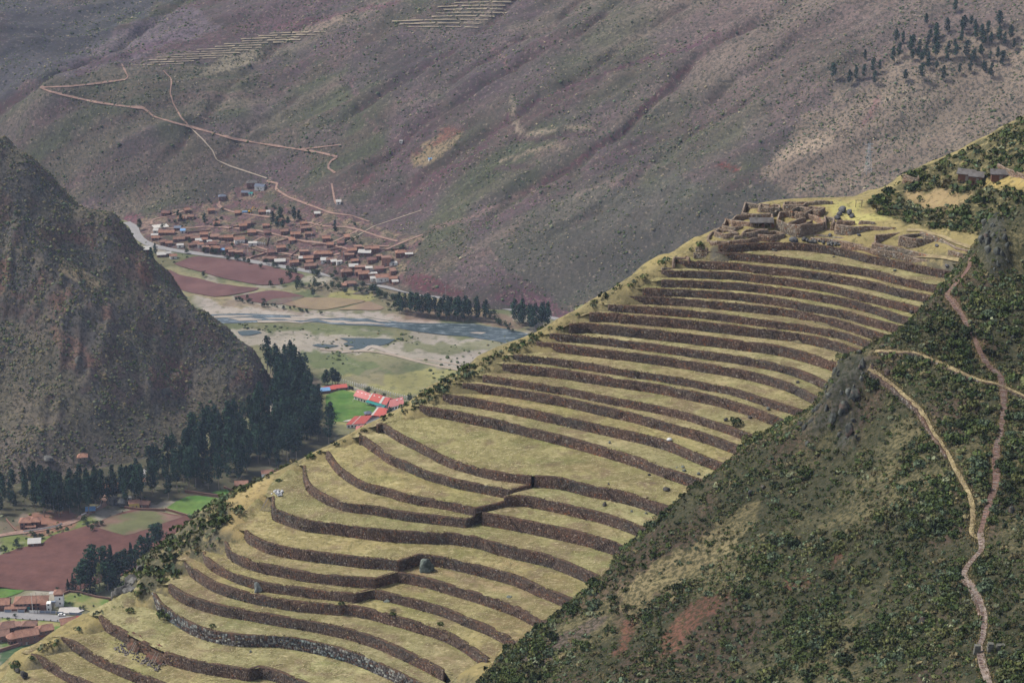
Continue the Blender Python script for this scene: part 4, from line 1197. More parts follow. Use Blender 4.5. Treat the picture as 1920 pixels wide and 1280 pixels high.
sheet('river', [(372, 590), (450, 588), (520, 590), (600, 594), (640, 596), (700, 598), (740, 603), (790, 606), (840, 606), (900, 609), (945, 616), (1000, 628), (1060, 645), (1060, 665), (1000, 652), (960, 646), (930, 640), (880, 632), (830, 628), (780, 622), (740, 614), (690, 611), (640, 609), (590, 605), (520, 603), (450, 606), (372, 608)], M['water'], 0.35)
sheet('pond', [(637, 634), (673, 634), (742, 636), (728, 645), (697, 652), (676, 656), (650, 656), (668, 650), (640, 646), (655, 640)], M['pond'], 0.4)
sheet('pond', [(585, 648), (600, 645), (640, 648), (625, 652), (600, 652)], M['pond'], 0.4)
sheet('pond', [(445, 622), (480, 619), (492, 623), (470, 629), (450, 630)], M['pond'], 0.4)
for px in ([(500, 594), (560, 596), (590, 599), (540, 600), (505, 598)], [(600, 600), (640, 601), (660, 604), (610, 604)], [(885, 624), (915, 625), (910, 628), (890, 628)], [(430, 597), (470, 596), (500, 599), (450, 602)], [(395, 592), (440, 591), (480, 593), (430, 595), (395, 596)], [(540, 592), (590, 593), (640, 597), (600, 598), (545, 596)], [(640, 604), (690, 605), (730, 611), (690, 609), (645, 607)], [(480, 601), (540, 602), (600, 604), (540, 605), (480, 605)], [(690, 600), (720, 602), (740, 605), (715, 605)]):
    sheet('gravel_bar', px, M['gravel'], 0.5, wob=2.5)
ribbon('road', HWY, 8.5, M['asphalt'], 0.55, jit=0.0, step=6)
sheet('road', [(-60, 1144), (0, 1147), (60, 1150), (120, 1155), (200, 1160), (200, 1172), (150, 1170), (100, 1165), (0, 1158), (-60, 1155)], M['asphalt'], 0.5, wob=0.3)
ribbon('dirt_road', [(-30, 1010), (20, 1001), (60, 996), (95, 990), (120, 984), (148, 973), (164, 963), (182, 955), (195, 948), (199, 940), (190, 930)], 5.0, M['dirt'], 0.6)
ribbon('dirt_road', [(600, 655), (640, 658), (700, 660), (745, 668), (790, 680), (860, 694), (900, 700)], 3.5, M['dirt_pale'], 0.5)
ribbon('dirt_road', [(780, 673), (830, 679), (880, 690)], 2.5, M['dirt_pale'], 0.5)
ribbon('dirt_road', [(740, 665), (700, 650), (680, 657), (640, 660)], 6, M['gravel'], 0.45)
for px, wd in (([(75, 165), (92, 172), (130, 182), (180, 193), (230, 200), (270, 204), (279, 212), (290, 220), (330, 232), (380, 245), (440, 262), (500, 272), (560, 281), (600, 287), (632, 295)], 2.8), ([(75, 165), (130, 163), (180, 158), (235, 150), (240, 145), (228, 120)], 2.2),
               ([(350, 233), (380, 262), (400, 285), (405, 300), (430, 312), (470, 325), (500, 335)], 1.7), ([(306, 133), (322, 150), (319, 175), (325, 195), (340, 222), (352, 234)], 1.9), ([(632, 295), (618, 305), (614, 315), (628, 325)], 3),
               ([(500, 340), (520, 345), (516, 355), (540, 370), (580, 385), (620, 400), (660, 405), (692, 416)], 3.2), ([(408, 383), (412, 390), (437, 398), (470, 403), (507, 408), (540, 413), (563, 415), (610, 425), (647, 426), (672, 431), (713, 445), (745, 453)], 3.2),
               ([(300, 428), (345, 429), (387, 425), (437, 428), (478, 432), (512, 439), (540, 446), (563, 452), (610, 457), (635, 463), (655, 469)], 3.4), ([(397, 452), (437, 456), (478, 462), (507, 471), (547, 478), (573, 482)], 3.2),
               ([(655, 469), (640, 475), (610, 483)], 3.5), ([(672, 432), (645, 445), (618, 457)], 3.2), ([(505, 471), (480, 480), (462, 486)], 3.2), ([(713, 473), (750, 457), (793, 440)], 3.2), ([(738, 498), (722, 503), (706, 509)], 3.2), ([(603, 417), (575, 430), (555, 440)], 2.6),
               ([(512, 439), (490, 446), (472, 455)], 2.4), ([(655, 469), (690, 462), (730, 462)], 3), ([(420, 392), (410, 384), (415, 372), (425, 375)], 2.5), ([(284, 421), (285, 412), (320, 405), (345, 395)], 3), ([(640, 272), (590, 278), (560, 281)], 2),
               ([(622, 345), (627, 375), (630, 383)], 2.4), ([(640, 460), (700, 425), (790, 395)], 1.6)):
    ribbon('dirt_road', px, wd * 0.8, M['dirt'] if wd > 1.8 else M['dirt_pale'], 0.45, T=TD)

# far grass terraces: pale ledges high on the slope opposite
r = random.Random(5)
M['ledge'] = vary_mat('far_dry_ledge', False, (0.24, 0.2, 0.145), scale=0.1, amt=0.25, bump=0.0)
def ledges(n, vf, uf, wd):
    for k in range(n):
        (u0, u1), v = uf(k), vf(k)
        u = u0
        while u < u1 - 8:
            e = min(u1, u + r.uniform(25, 70))
            sl = lambda q: v + 2.2 * math.sin(q / 55.0 + k * 0.3)
            ribbon('grass_ledge', [(u, sl(u)), ((u + e) / 2, sl((u + e) / 2)), (e, sl(e))], wd * r.uniform(0.7, 1.3), M['ledge'], 0.9, T=TD, jit=0.7)
            u = e + r.uniform(2, 9)


ledges(9, lambda k: 1 + k * 6.6, lambda k: ((850 - 9 * k + r.uniform(-12, 12), 962 - 5 * k + r.uniform(-8, 8)) if k < 6 else (735 + 14 * (k - 6), 915 - 9 * (k - 6))), 1.7)
ledges(13, lambda k: 64 + k * 4.8, lambda k: (560 - k * 22 - r.uniform(35, 70), 560 - k * 22 + r.uniform(40, 75)), 1.9)

# paths on the bushy hillside
PATHS = {'red': ([(1822, 483), (1815, 505), (1782, 545), (1776, 556), (1790, 572), (1802, 590), (1820, 622), (1836, 655), (1850, 682), (1872, 703), (1880, 725), (1882, 760), (1878, 800), (1868, 845), (1868, 900), (1858, 935), (1846, 972), (1838, 1000)], 1.5),
         'low': ([(1838, 1000), (1840, 1030), (1828, 1045), (1812, 1065), (1808, 1082), (1822, 1100), (1838, 1130), (1845, 1160), (1843, 1195), (1836, 1215), (1842, 1245), (1850, 1270), (1856, 1300)], 1.35),
         'left': ([(1628, 692), (1650, 706), (1680, 728), (1710, 755), (1735, 785), (1760, 825), (1785, 868), (1800, 895), (1818, 930), (1824, 965), (1822, 1000), (1838, 1012)], 0.95),
         'tan': ([(1640, 660), (1690, 661), (1720, 664), (1750, 676), (1780, 690), (1810, 703), (1840, 714), (1875, 722), (1910, 738), (1950, 752)], 1.05)}
PW = {}
for k, (px, wd) in PATHS.items():
    P = np.array(px, float); PW[k] = smooth_line(TB.hit(P[:, 0], P[:, 1])[:, :2], 0.6, 100)
    ribbon('path', None, wd, M['trail_grass'] if k in ('tan', 'left') else M['trail_pale' if k == 'low' else 'trail'], 0.18, T=TB, world=PW[k], step=0.8)

# ---- air: haze between the camera and the far slopes
me = MB(); me.box(0, 2000, -4.5, 5200, 4600, 700)
hm = bpy.data.materials.new('haze_air'); hm.use_nodes = True
hn = hm.node_tree.nodes
hn.remove(hn['Principled BSDF'])
pv = hn.new('ShaderNodeVolumePrincipled'); pv.inputs['Color'].default_value = (0.55, 0.68, 1.0, 1); pv.inputs['Absorption Color'].default_value = (1, 1, 1, 1); pv.inputs['Density'].default_value = 0.000042; pv.inputs['Anisotropy'].default_value = 0.0
hm.node_tree.links.new(pv.outputs[0], hn['Material Output'].inputs['Volume'])
tag(me.build('haze', hm), kind='stuff')


# ============================================================ VEGETATION
def leaf_cloud(r, n, size, centre=(0, 0, 0.5), rad=(1, 1, 0.6), flat=0.55, low=-0.35):
    """n leaf cards spread over an ellipsoid shell; returns (n,4,3)"""
    d = r.normal(size=(n, 3)); d /= np.linalg.norm(d, axis=1)[:, None]
    d[:, 2] = np.where(d[:, 2] < low, -d[:, 2], d[:, 2])
    p = np.array(centre) + d * np.array(rad) * r.uniform(0.72, 1.08, (n, 1))
    nrm = d + r.normal(size=(n, 3)) * flat
    nrm /= np.linalg.norm(nrm, axis=1)[:, None]
    a = np.cross(nrm, r.normal(size=(n, 3))); a /= np.linalg.norm(a, axis=1)[:, None]
    b = np.cross(nrm, a)
    s = size * r.uniform(0.6, 1.35, (n, 1)); s2 = s * r.uniform(0.5, 1.0, (n, 1))
    return np.stack([p - a * s, p - b * s2 * 0.9, p + a * s, p + b * s2], 1)


def quads(name, Q, mat, col):
    n = len(Q)
    return npmesh(name, Q.reshape(-1, 3), np.arange(n * 4).reshape(n, 4), mat, facecol=col)


_r = np.random.default_rng(3)
SHRUB_T = []
for k in range(6):
    q = [leaf_cloud(_r, 13, 0.42, (0, 0, 0.42), (0.95, 0.95, 0.55))]
    for j in range(2):
        a = _r.uniform(0, 6.28); q.append(leaf_cloud(_r, 4, 0.34, (0.55 * math.cos(a), 0.55 * math.sin(a), _r.uniform(.4, .75)), (0.45, 0.45, 0.38)))
    SHRUB_T.append(np.concatenate(q))
DOME = np.array([[math.cos(a), math.sin(a), 0.42] for a in np.arange(4) * math.pi / 2] + [[0.75 * math.cos(a), 0.75 * math.sin(a), -0.35] for a in np.arange(4) * math.pi / 2] + [[0, 0, 1]])
DOME_F = np.array([[0, 1, 8, 8], [1, 2, 8, 8], [2, 3, 8, 8], [3, 0, 8, 8], [4, 5, 1, 0], [5, 6, 2, 1], [6, 7, 3, 2], [7, 4, 0, 3]])


def merged_shrubs(name, P, S, cols, label=None):
    """many shrubs in one mesh (nobody could count them)"""
    r = np.random.default_rng(len(P))
    Qs, Cs = [], []
    ti = r.integers(0, len(SHRUB_T), len(P))
    for t in range(len(SHRUB_T)):
        k = np.where(ti == t)[0]
        if not len(k): continue
        T = SHRUB_T[t]; a = r.uniform(0, 6.28, len(k)); c, s = np.cos(a), np.sin(a)
        x = T[None, ..., 0] * c[:, None, None] - T[None, ..., 1] * s[:, None, None]
        y = T[None, ..., 0] * s[:, None, None] + T[None, ..., 1] * c[:, None, None]
        z = np.broadcast_to(T[None, ..., 2], x.shape)
        sc = S[k][:, None, None]
        sq = r.uniform(0.75, 1.25, (len(k), 1, 1))
        Q = np.stack([x * sc + P[k, 0][:, None, None], y * sc + P[k, 1][:, None, None], z * sc * sq + P[k, 2][:, None, None]], -1)
        Qs.append(Q.reshape(-1, 4, 3))
        n = T.shape[0]
        Cs.append(np.repeat(cols[k], n, 0) * r.uniform(0.7, 1.35, (len(k) * n, 1)))
    Q = np.concatenate(Qs); Cc = np.concatenate(Cs)
    return tag(link(name, quads(name, Q, M['leaf'], Cc)), label, kind='stuff')


def merged_domes(name, P, S, cols):
    r = np.random.default_rng(len(P) + 1)
    n = len(P)
    a = r.uniform(0, 6.28, n); c, s = np.cos(a), np.sin(a)
    D = DOME[None] * r.uniform(0.75, 1.25, (n, 9, 1))
    x = D[..., 0] * c[:, None] - D[..., 1] * s[:, None]; y = D[..., 0] * s[:, None] + D[..., 1] * c[:, None]
    V = np.stack([x * S[:, None] + P[:, 0:1], y * S[:, None] + P[:, 1:2], D[..., 2] * S[:, None] * 0.85 + P[:, 2:3]], -1)
    b = (np.arange(n) * 9)[:, None, None]
    tri = (b + DOME_F[None, :4, :3]).reshape(-1, 3); qd = (b + DOME_F[None, 4:]).reshape(-1, 4)
    col = np.concatenate([np.repeat(cols, 4, 0), np.repeat(cols, 4, 0)])
    me = npmesh(name, V.reshape(-1, 3), [tri, qd], M['leaf'], facecol=col)
    return tag(link(name, me), kind='stuff')


def spread(T, n, seed, dens, umin=-140, umax=2060, vmin=-90, vmax=1380):
    """random spots on a surface, thinned by a density 0..1 of (x, y, u, v)"""
    r = np.random.default_rng(seed)
    x = r.uniform(T.x0 + 1, T.x1 - 1, n); y = r.uniform(T.y0 + 1, T.y1 - 1, n)
    z = T.h(x, y)
    u, v = project(np.stack([x, y, z], -1))
    k = (u > umin) & (u < umax) & (v > vmin) & (v < vmax)
    x, y, z, u, v = (a[k] for a in (x, y, z, u, v))
    k = r.uniform(0, 1, len(x)) < dens(x, y, u, v)
    return np.stack([x, y, z], -1)[k], u[k], v[k], r


SHRUB_COL = np.array([1.25, 1.3, 1.15]) * np.array([(0.030, 0.044, 0.016), (0.045, 0.058, 0.020), (0.068, 0.070, 0.032), (0.065, 0.085, 0.055), (0.022, 0.030, 0.014), (0.11, 0.115, 0.075), (0.10, 0.08, 0.045), (0.08, 0.083, 0.033), (0.2, 0.165, 0.12)])


def pick_cols(r, n, p, var=0.25):
    p = list(p) + [1 - sum(p)] if len(p) == 8 else p
    p = np.clip(p, 0, 1); p = p / p.sum()
    return SHRUB_COL[r.choice(len(SHRUB_COL), n, p=p)] * r.uniform(1 - var, 1 + var, (n, 1))


def path_clear(x, y, w=1.05):
    k = np.ones(len(x))
    for key, line in PW.items():
        k *= polydist(x, y, line[::3]) > w
    return k


# near slope
BARE = [[(1255, 1220), (1262, 1160), (1300, 1130), (1350, 1115), (1345, 1150), (1295, 1190)], [(1150, 1230), (1170, 1165), (1190, 1155), (1190, 1200)], [(1555, 1060), (1575, 1030), (1582, 1045), (1560, 1075)]]


def denB(x, y, u, v):
    d = 0.78 + 0.6 * fbm(x / 11, y / 11, 3, 501) - 0.45 * np.clip(TB.h2(x, y) * 1.4, 0, 1)
    d = d - 0.55 * inpoly(u, v, [(1150, 1120), (1230, 1050), (1330, 990), (1420, 930), (1440, 960), (1330, 1060), (1200, 1150)])
    d = d - 0.25 * sstep(0.1, 0.5, fbm(x / 22, y / 22, 4, 81))
    for b in BARE: d = np.where(inpoly(u, v, b), d * 0.08, d)
    return np.clip(d, 0.05, 1) * path_clear(x, y)


vis = lambda P: (P[:, 2] > TA.h(P[:, 0], P[:, 1]) - 1.0) | (P[:, 1] < 400)
P, u, v, r = spread(TB, 112000, 51, denB, -60, 2000, 330, 1330)
k = vis(P); P, u, v = P[k], u[k], v[k]
S = np.exp(r.normal(-0.48, 0.42, len(P))) * (0.85 + 0.35 * fbm(P[:, 0] / 16, P[:, 1] / 16, 2, 502))
S = np.clip(S, 0.22, 2.0)
cols = pick_cols(r, len(P), [.17, .22, .21, .13, .05, .06, .11, .05])
tone = fbm(P[:, 0] / 14, P[:, 1] / 14, 3, 503)[:, None]
cols = cols * (1 + 0.35 * tone)
inview = (u > 0) & (u < 1920) & (v > 0) & (v < 1280)
rank = np.argsort(-(S / P[:, 1]) * inview)
solo, rest = rank[:230], rank[230:]
print('near shrubs', len(P))
merged_shrubs('shrubs', P[rest], S[rest], cols[rest])
SOLO = []
for k in range(8):
    q = [leaf_cloud(_r, 60, 0.2, (0, 0, 0.42), (0.9, 0.9, 0.55), 0.7)]
    for j in range(5):
        a = _r.uniform(0, 6.28); q.append(leaf_cloud(_r, 18, 0.18, (0.6 * math.cos(a), 0.6 * math.sin(a), _r.uniform(.3, .8)), (0.42, 0.42, 0.36), 0.7))
    q = np.concatenate(q)
    base = SHRUB_COL[[0, 1, 2, 3, 4, 0, 1, 7][k]]
    SOLO.append(quads('shrub', q, M['leaf'], base * _r.uniform(0.7, 1.35, (len(q), 1))))
SHRUB_LABEL = ['dark green leafy shrub on the steep bushy hillside crossed by footpaths', 'mid green leafy shrub on the steep bushy hillside crossed by footpaths', 'olive yellow shrub on the steep bushy hillside crossed by footpaths', 'grey green shrub on the steep bushy hillside crossed by footpaths',
               'blackish green shrub on the steep bushy hillside crossed by footpaths', None, None, 'yellow green shrub on the steep bushy hillside crossed by footpaths']
SHRUB_LABEL[5] = SHRUB_LABEL[0]; SHRUB_LABEL[6] = SHRUB_LABEL[1]


def shrub(x, y, z, s, kind, label, group, name='shrub'):
    o = link(name, SOLO[kind], None, (x, y, z), random.uniform(0, 6.28))
    o.scale = (s, s, s * random.uniform(0.8, 1.2))
    return tag(o, label, 'shrub', group)


for i in solo:
    q = int(r.integers(0, 8))
    wh = 'right of the red stair path' if u[i] > 1850 else 'between the two upper footpaths' if v[i] < 1000 and u[i] > 1640 and v[i] > 690 else 'above the grassy path' if v[i] < 700 else 'close to the lower cobbled path' if u[i] > 1740 else 'near the lower edge of the picture' if v[i] > 1180 else 'below the grey crag' if u[i] > 1480 else 'near the terrace ends'
    kd = SHRUB_LABEL[q].split(' on the')[0]
    shrub(*P[i], max(S[i], 1.0) * 1.05, q, kd + ' on the steep bushy hillside, ' + wh, kd + 's, ' + wh)

# terrace hill: shoulder on the left and the hill behind the ruins
BACKH = [(1625, 384), (1700, 330), (1800, 288), (1990, 190), (1990, 420), (1880, 420), (1835, 440), (1730, 425), (1660, 410)]
MEADOW = [(1690, 368), (1760, 352), (1820, 372), (1800, 392), (1730, 395)]
MEAD2 = [(1815, 345), (1930, 322), (1930, 360), (1860, 355)]
SHOULD = [(1320, 455), (1230, 500), (1100, 575), (985, 635), (880, 685), (790, 740), (700, 795), (618, 838), (560, 864), (500, 892), (440, 926), (400, 958), (330, 1008), (262, 1060), (222, 1098), (180, 1155), (100, 1200), (50, 1235), (0, 1270), (0, 1285), (60, 1240),
          (110, 1207), (185, 1163), (280, 1112), (310, 1095), (345, 1050), (380, 1035), (415, 1014), (440, 985), (430, 945), (505, 905), (570, 868), (610, 846), (672, 820), (705, 800), (775, 772), (815, 750), (850, 730), (885, 712), (930, 692), (995, 650), (1055, 618), (1085, 595), (1120, 575), (1170, 548), (1205, 530), (1230, 510), (1320, 470)]


def denA(x, y, u, v):
    n = fbm(x / 7, y / 7, 3, 511)
    a = inpoly(u, v, BACKH) * (0.95 + 0.5 * n) * np.where(inpoly(u, v, MEADOW) | inpoly(u, v, MEAD2), 0.06, 1)
    s = inpoly(u, v, SHOULD) * (0.6 + 0.6 * n)
    s = np.where(u > 600, s * 1.3 + 0.15 * (s > 0), s)
    s = np.where(inpoly(u, v, [(190, 1150), (300, 1008), (440, 922), (520, 880), (500, 900), (455, 940), (440, 975), (400, 1015), (330, 1085), (285, 1112), (215, 1150)]), 1.0 + 0.3 * n, s)
    s = np.where(inpoly(u, v, [(435, 935), (520, 885), (525, 930), (505, 960), (460, 1000), (425, 1000)]), 0.08, s)
    return np.clip(np.maximum(a, s), 0, 1)


P, u, v, r = spread(TA, 90000, 52, denA, -60, 2000, 180, 1330)
S = np.clip(np.exp(r.normal(-0.45, 0.4, len(P))), 0.2, 1.5)
S = np.where((u < 1350) & (u > 560), S * 1.2, np.where((u > 1350) | (u < 460), S * 1.35, S))
cols = pick_cols(r, len(P), [.25, .25, .18, .1, .05, .07, .06, .04])
print('hill shrubs', len(P))
merged_shrubs('shrubs', P, S, cols)

# dark spur: low scrub
P, u, v, r = spread(TC, 105000, 53, lambda x, y, u, v: np.clip(0.5 + 0.6 * fbm(x / 15, y / 15, 3, 521), 0.05, 1) * (TC.h(x, y) > 1), -60, 600, 200, 960)
S = np.clip(np.exp(r.normal(-0.42, 0.42, len(P))), 0.3, 2.0)
cols = pick_cols(r, len(P), [.08, .1, .17, .07, .07, .13, .33, .05]) * 0.95
print('spur scrub', len(P))
merged_domes('scrub', P, S, cols)

# far mountain: scrub dots
P, u, v, r = spread(TD, 205000, 54, lambda x, y, u, v: np.clip(0.42 + 0.7 * fbm(x / 24, y / 24, 3, 531), 0.04, 1) * (TD.h(x, y) > 4) * np.where(inpoly(u, v, VIL), 0.4, np.where(inpoly(u, v, [(1430, 330), (1500, 215), (1960, 150), (1960, 420), (1500, 400)]), 1.5, 1)), -40, 1960, -40, 640)
S = np.clip(np.exp(r.normal(-0.35, 0.38, len(P))), 0.35, 2.2)
cols = pick_cols(r, len(P), [.17, .2, .17, .13, .12, .06, .08, .01]) * 1.05
print('far scrub', len(P))
merged_domes('scrub', P, S, cols)

# valley: low bushes on the flood plain
FLOOD = [(430, 606), (640, 612), (960, 632), (950, 660), (860, 700), (840, 730), (760, 755), (680, 715), (600, 690), (560, 650)]
P, u, v, r = spread(TE, 40000, 55, lambda x, y, u, v: (inpoly(u, v, FLOOD) * np.clip(0.1 + 0.8 * fbm(x / 28, y / 40, 3, 541), 0, 1) + inpoly(u, v, [(0, 900), (260, 870), (430, 890), (300, 945), (180, 980), (0, 1010)]) * 0.25
                    + inpoly(u, v, [(0, 1020), (60, 1000), (170, 970), (160, 985), (80, 1015), (0, 1040)]) * 0.5 + inpoly(u, v, [(240, 440), (330, 475), (700, 538), (760, 552), (745, 590), (690, 560), (600, 548), (560, 520), (380, 480), (330, 495), (285, 505)]) * 0.3), 0, 1000, 420, 1280)
S = np.clip(np.exp(r.normal(-0.1, 0.4, len(P))), 0.4, 2.2)
k = ~((ground_at(P[:, 0], P[:, 1]) > 2)); P, S = P[k], S[k]
cols = pick_cols(r, len(P), [.25, .27, .17, .1, .1, .03, .05, .03]) * 1.1
print('valley bushes', len(P))
merged_domes('undergrowth', P, S, cols)

# ---- straw on the treads, dry plants along the crests
Q, Cc = [], []
for G in CA['treads']:
    m, n, _ = G.shape
    d = np.hypot(*(G[0, :, :2] - G[-1, :, :2]).T).mean() * n * 0.9
    c = int(d * 5.5)
    i = _r.uniform(0, m - 1.01, c); j = _r.uniform(0, n - 1.01, c)
    a = i.astype(int); b2 = j.astype(int)
    p = G[a, b2] + (G[a + 1, b2] - G[a, b2]) * (i - a)[:, None] + (G[a, b2 + 1] - G[a, b2]) * (j - b2)[:, None]
    keep = _r.uniform(0, 1, c) < np.clip(0.5 + 0.8 * fbm(p[:, 0] / 4, p[:, 1] / 2.5, 3, 61), 0.1, 1)
    p = p[keep]; c = len(p)
    th = _r.normal(0.15, 0.7, c); ln = _r.uniform(0.25, 0.85, c); w = _r.uniform(0.018, 0.06, c)
    dx = np.stack([np.cos(th) * ln, np.sin(th) * ln * 0.6, _r.uniform(0.02, 0.2, c)], -1); sd = np.stack([-np.sin(th) * w, np.cos(th) * w, np.zeros(c)], -1)
    up = np.array([0, 0, 0.06])
    Q.append(np.stack([p - dx * 0.5 + sd + up * 0.2, p - dx * 0.5 - sd + up * 0.2, p + dx * 0.5 - sd + up * 2, p + dx * 0.5 + sd + up * 2], 1))
    base = np.array([(0.36, 0.31, 0.17), (0.42, 0.36, 0.21), (0.26, 0.23, 0.105), (0.17, 0.165, 0.065), (0.2, 0.145, 0.085)])
    Cc.append(base[_r.choice(5, c, p=[.28, .2, .2, .17, .15])] * _r.uniform(0.8, 1.2, (c, 1)))
print('straw', sum(map(len, Q)))
tag(link('dry_grass', quads('dry_grass', np.concatenate(Q), M['straw'], np.concatenate(Cc))), kind='stuff')
Q, Cc = [], []
for name, w in WL.items():
    L = w['line']; c = int(len(L) * 2.2)
    i = _r.uniform(0, len(L) - 1.01, c); a = i.astype(int)
    keep = _r.uniform(0, 1, c) < np.clip(0.55 + 0.7 * fbm(i / 8, np.full(c, w['zt']), 3, 63), 0.05, 1)
    i, a = i[keep], a[keep]; c = len(i)
    onface = _r.uniform(0, 1, c) < 0.35
    p2 = L[a] + (L[a + 1] - L[a]) * (i - a)[:, None] + w['nrm'][a] * np.where(onface, 0.25, _r.uniform(-0.5, 0.15, c))[:, None]
    z = np.where(onface, w['zt'] - _r.uniform(0.1, 1.0, c) * w['h'], w['zt'] + 0.08)
    p = np.concatenate([p2, z[:, None]], 1)
    for rep in range(3):
        d = _r.normal(size=(c, 3)) * np.array([0.28, 0.2, 0.16]) + np.array([0, -0.06, 0.16])
        s2 = np.cross(d, _r.normal(size=(c, 3))); s2 /= np.linalg.norm(s2, axis=1)[:, None] + 1e-6; s2 *= _r.uniform(0.05, 0.13, (c, 1))
        q = p + _r.normal(size=(c, 3)) * 0.1
        Q.append(np.stack([q - s2, q + s2, q + d + s2 * 0.6, q + d - s2 * 0.6], 1))
        base = np.array([(0.12, 0.085, 0.05), (0.19, 0.145, 0.075), (0.085, 0.065, 0.045), (0.1, 0.11, 0.04), (0.3, 0.24, 0.12)])
        Cc.append(base[_r.choice(5, c, p=[.3, .25, .2, .1, .15])] * _r.uniform(0.8, 1.2, (c, 1)))
tag(link('dry_weeds', quads('dry_weeds', np.concatenate(Q), M['straw'], np.concatenate(Cc))), kind='stuff')


# dry grass fraying the edges of the footpaths
Q, Cc = [], []
for key, L in PW.items():
    t = np.gradient(L, axis=0); t /= np.linalg.norm(t, axis=1)[:, None]; nr = np.stack([t[:, 1], -t[:, 0]], -1)
    c = len(L) * 16; i = _r.integers(0, len(L), c)
    off = _r.choice([-1, 1], c) * np.abs(_r.normal({'red': 0.95, 'low': 0.85, 'left': 0.6, 'tan': 0.7}[key], 0.4, c))
    p2 = L[i] + nr[i] * off[:, None] + _r.normal(size=(c, 2)) * 0.2
    p = np.concatenate([p2, TB.h(p2[:, 0], p2[:, 1])[:, None]], 1)
    for rep in range(3):
        d = _r.normal(size=(c, 3)) * np.array([0.16, 0.16, 0.06]) + np.array([0, 0, 0.3]); s2 = np.cross(d, _r.normal(size=(c, 3))); s2 /= np.linalg.norm(s2, axis=1)[:, None] + 1e-6; s2 *= 0.07
        q = p + _r.normal(size=(c, 3)) * np.array([.12, .12, .02])
        Q.append(np.stack([q - s2, q + s2, q + d + s2 * 0.4, q + d - s2 * 0.4], 1))
        base = np.array([(0.26, 0.2, 0.095), (0.33, 0.26, 0.13), (0.12, 0.11, 0.045), (0.07, 0.08, 0.03)]); Cc.append(base[_r.choice(4, c, p=[.35, .2, .25, .2])] * _r.uniform(0.8, 1.2, (c, 1)))
tag(link('dry_grass', quads('dry_grass', np.concatenate(Q), M['straw'], np.concatenate(Cc))), kind='stuff')


# ---- trees: tapered trunk with limbs, crown of leaf clumps
M['bark'] = vary_mat('pale_bark', False, (0.2, 0.165, 0.13), scale=0.8, amt=0.3, bump=0.0)
M['bark_dark'] = vary_mat('dark_bark', False, (0.09, 0.07, 0.055), scale=0.8, amt=0.3, bump=0.0)


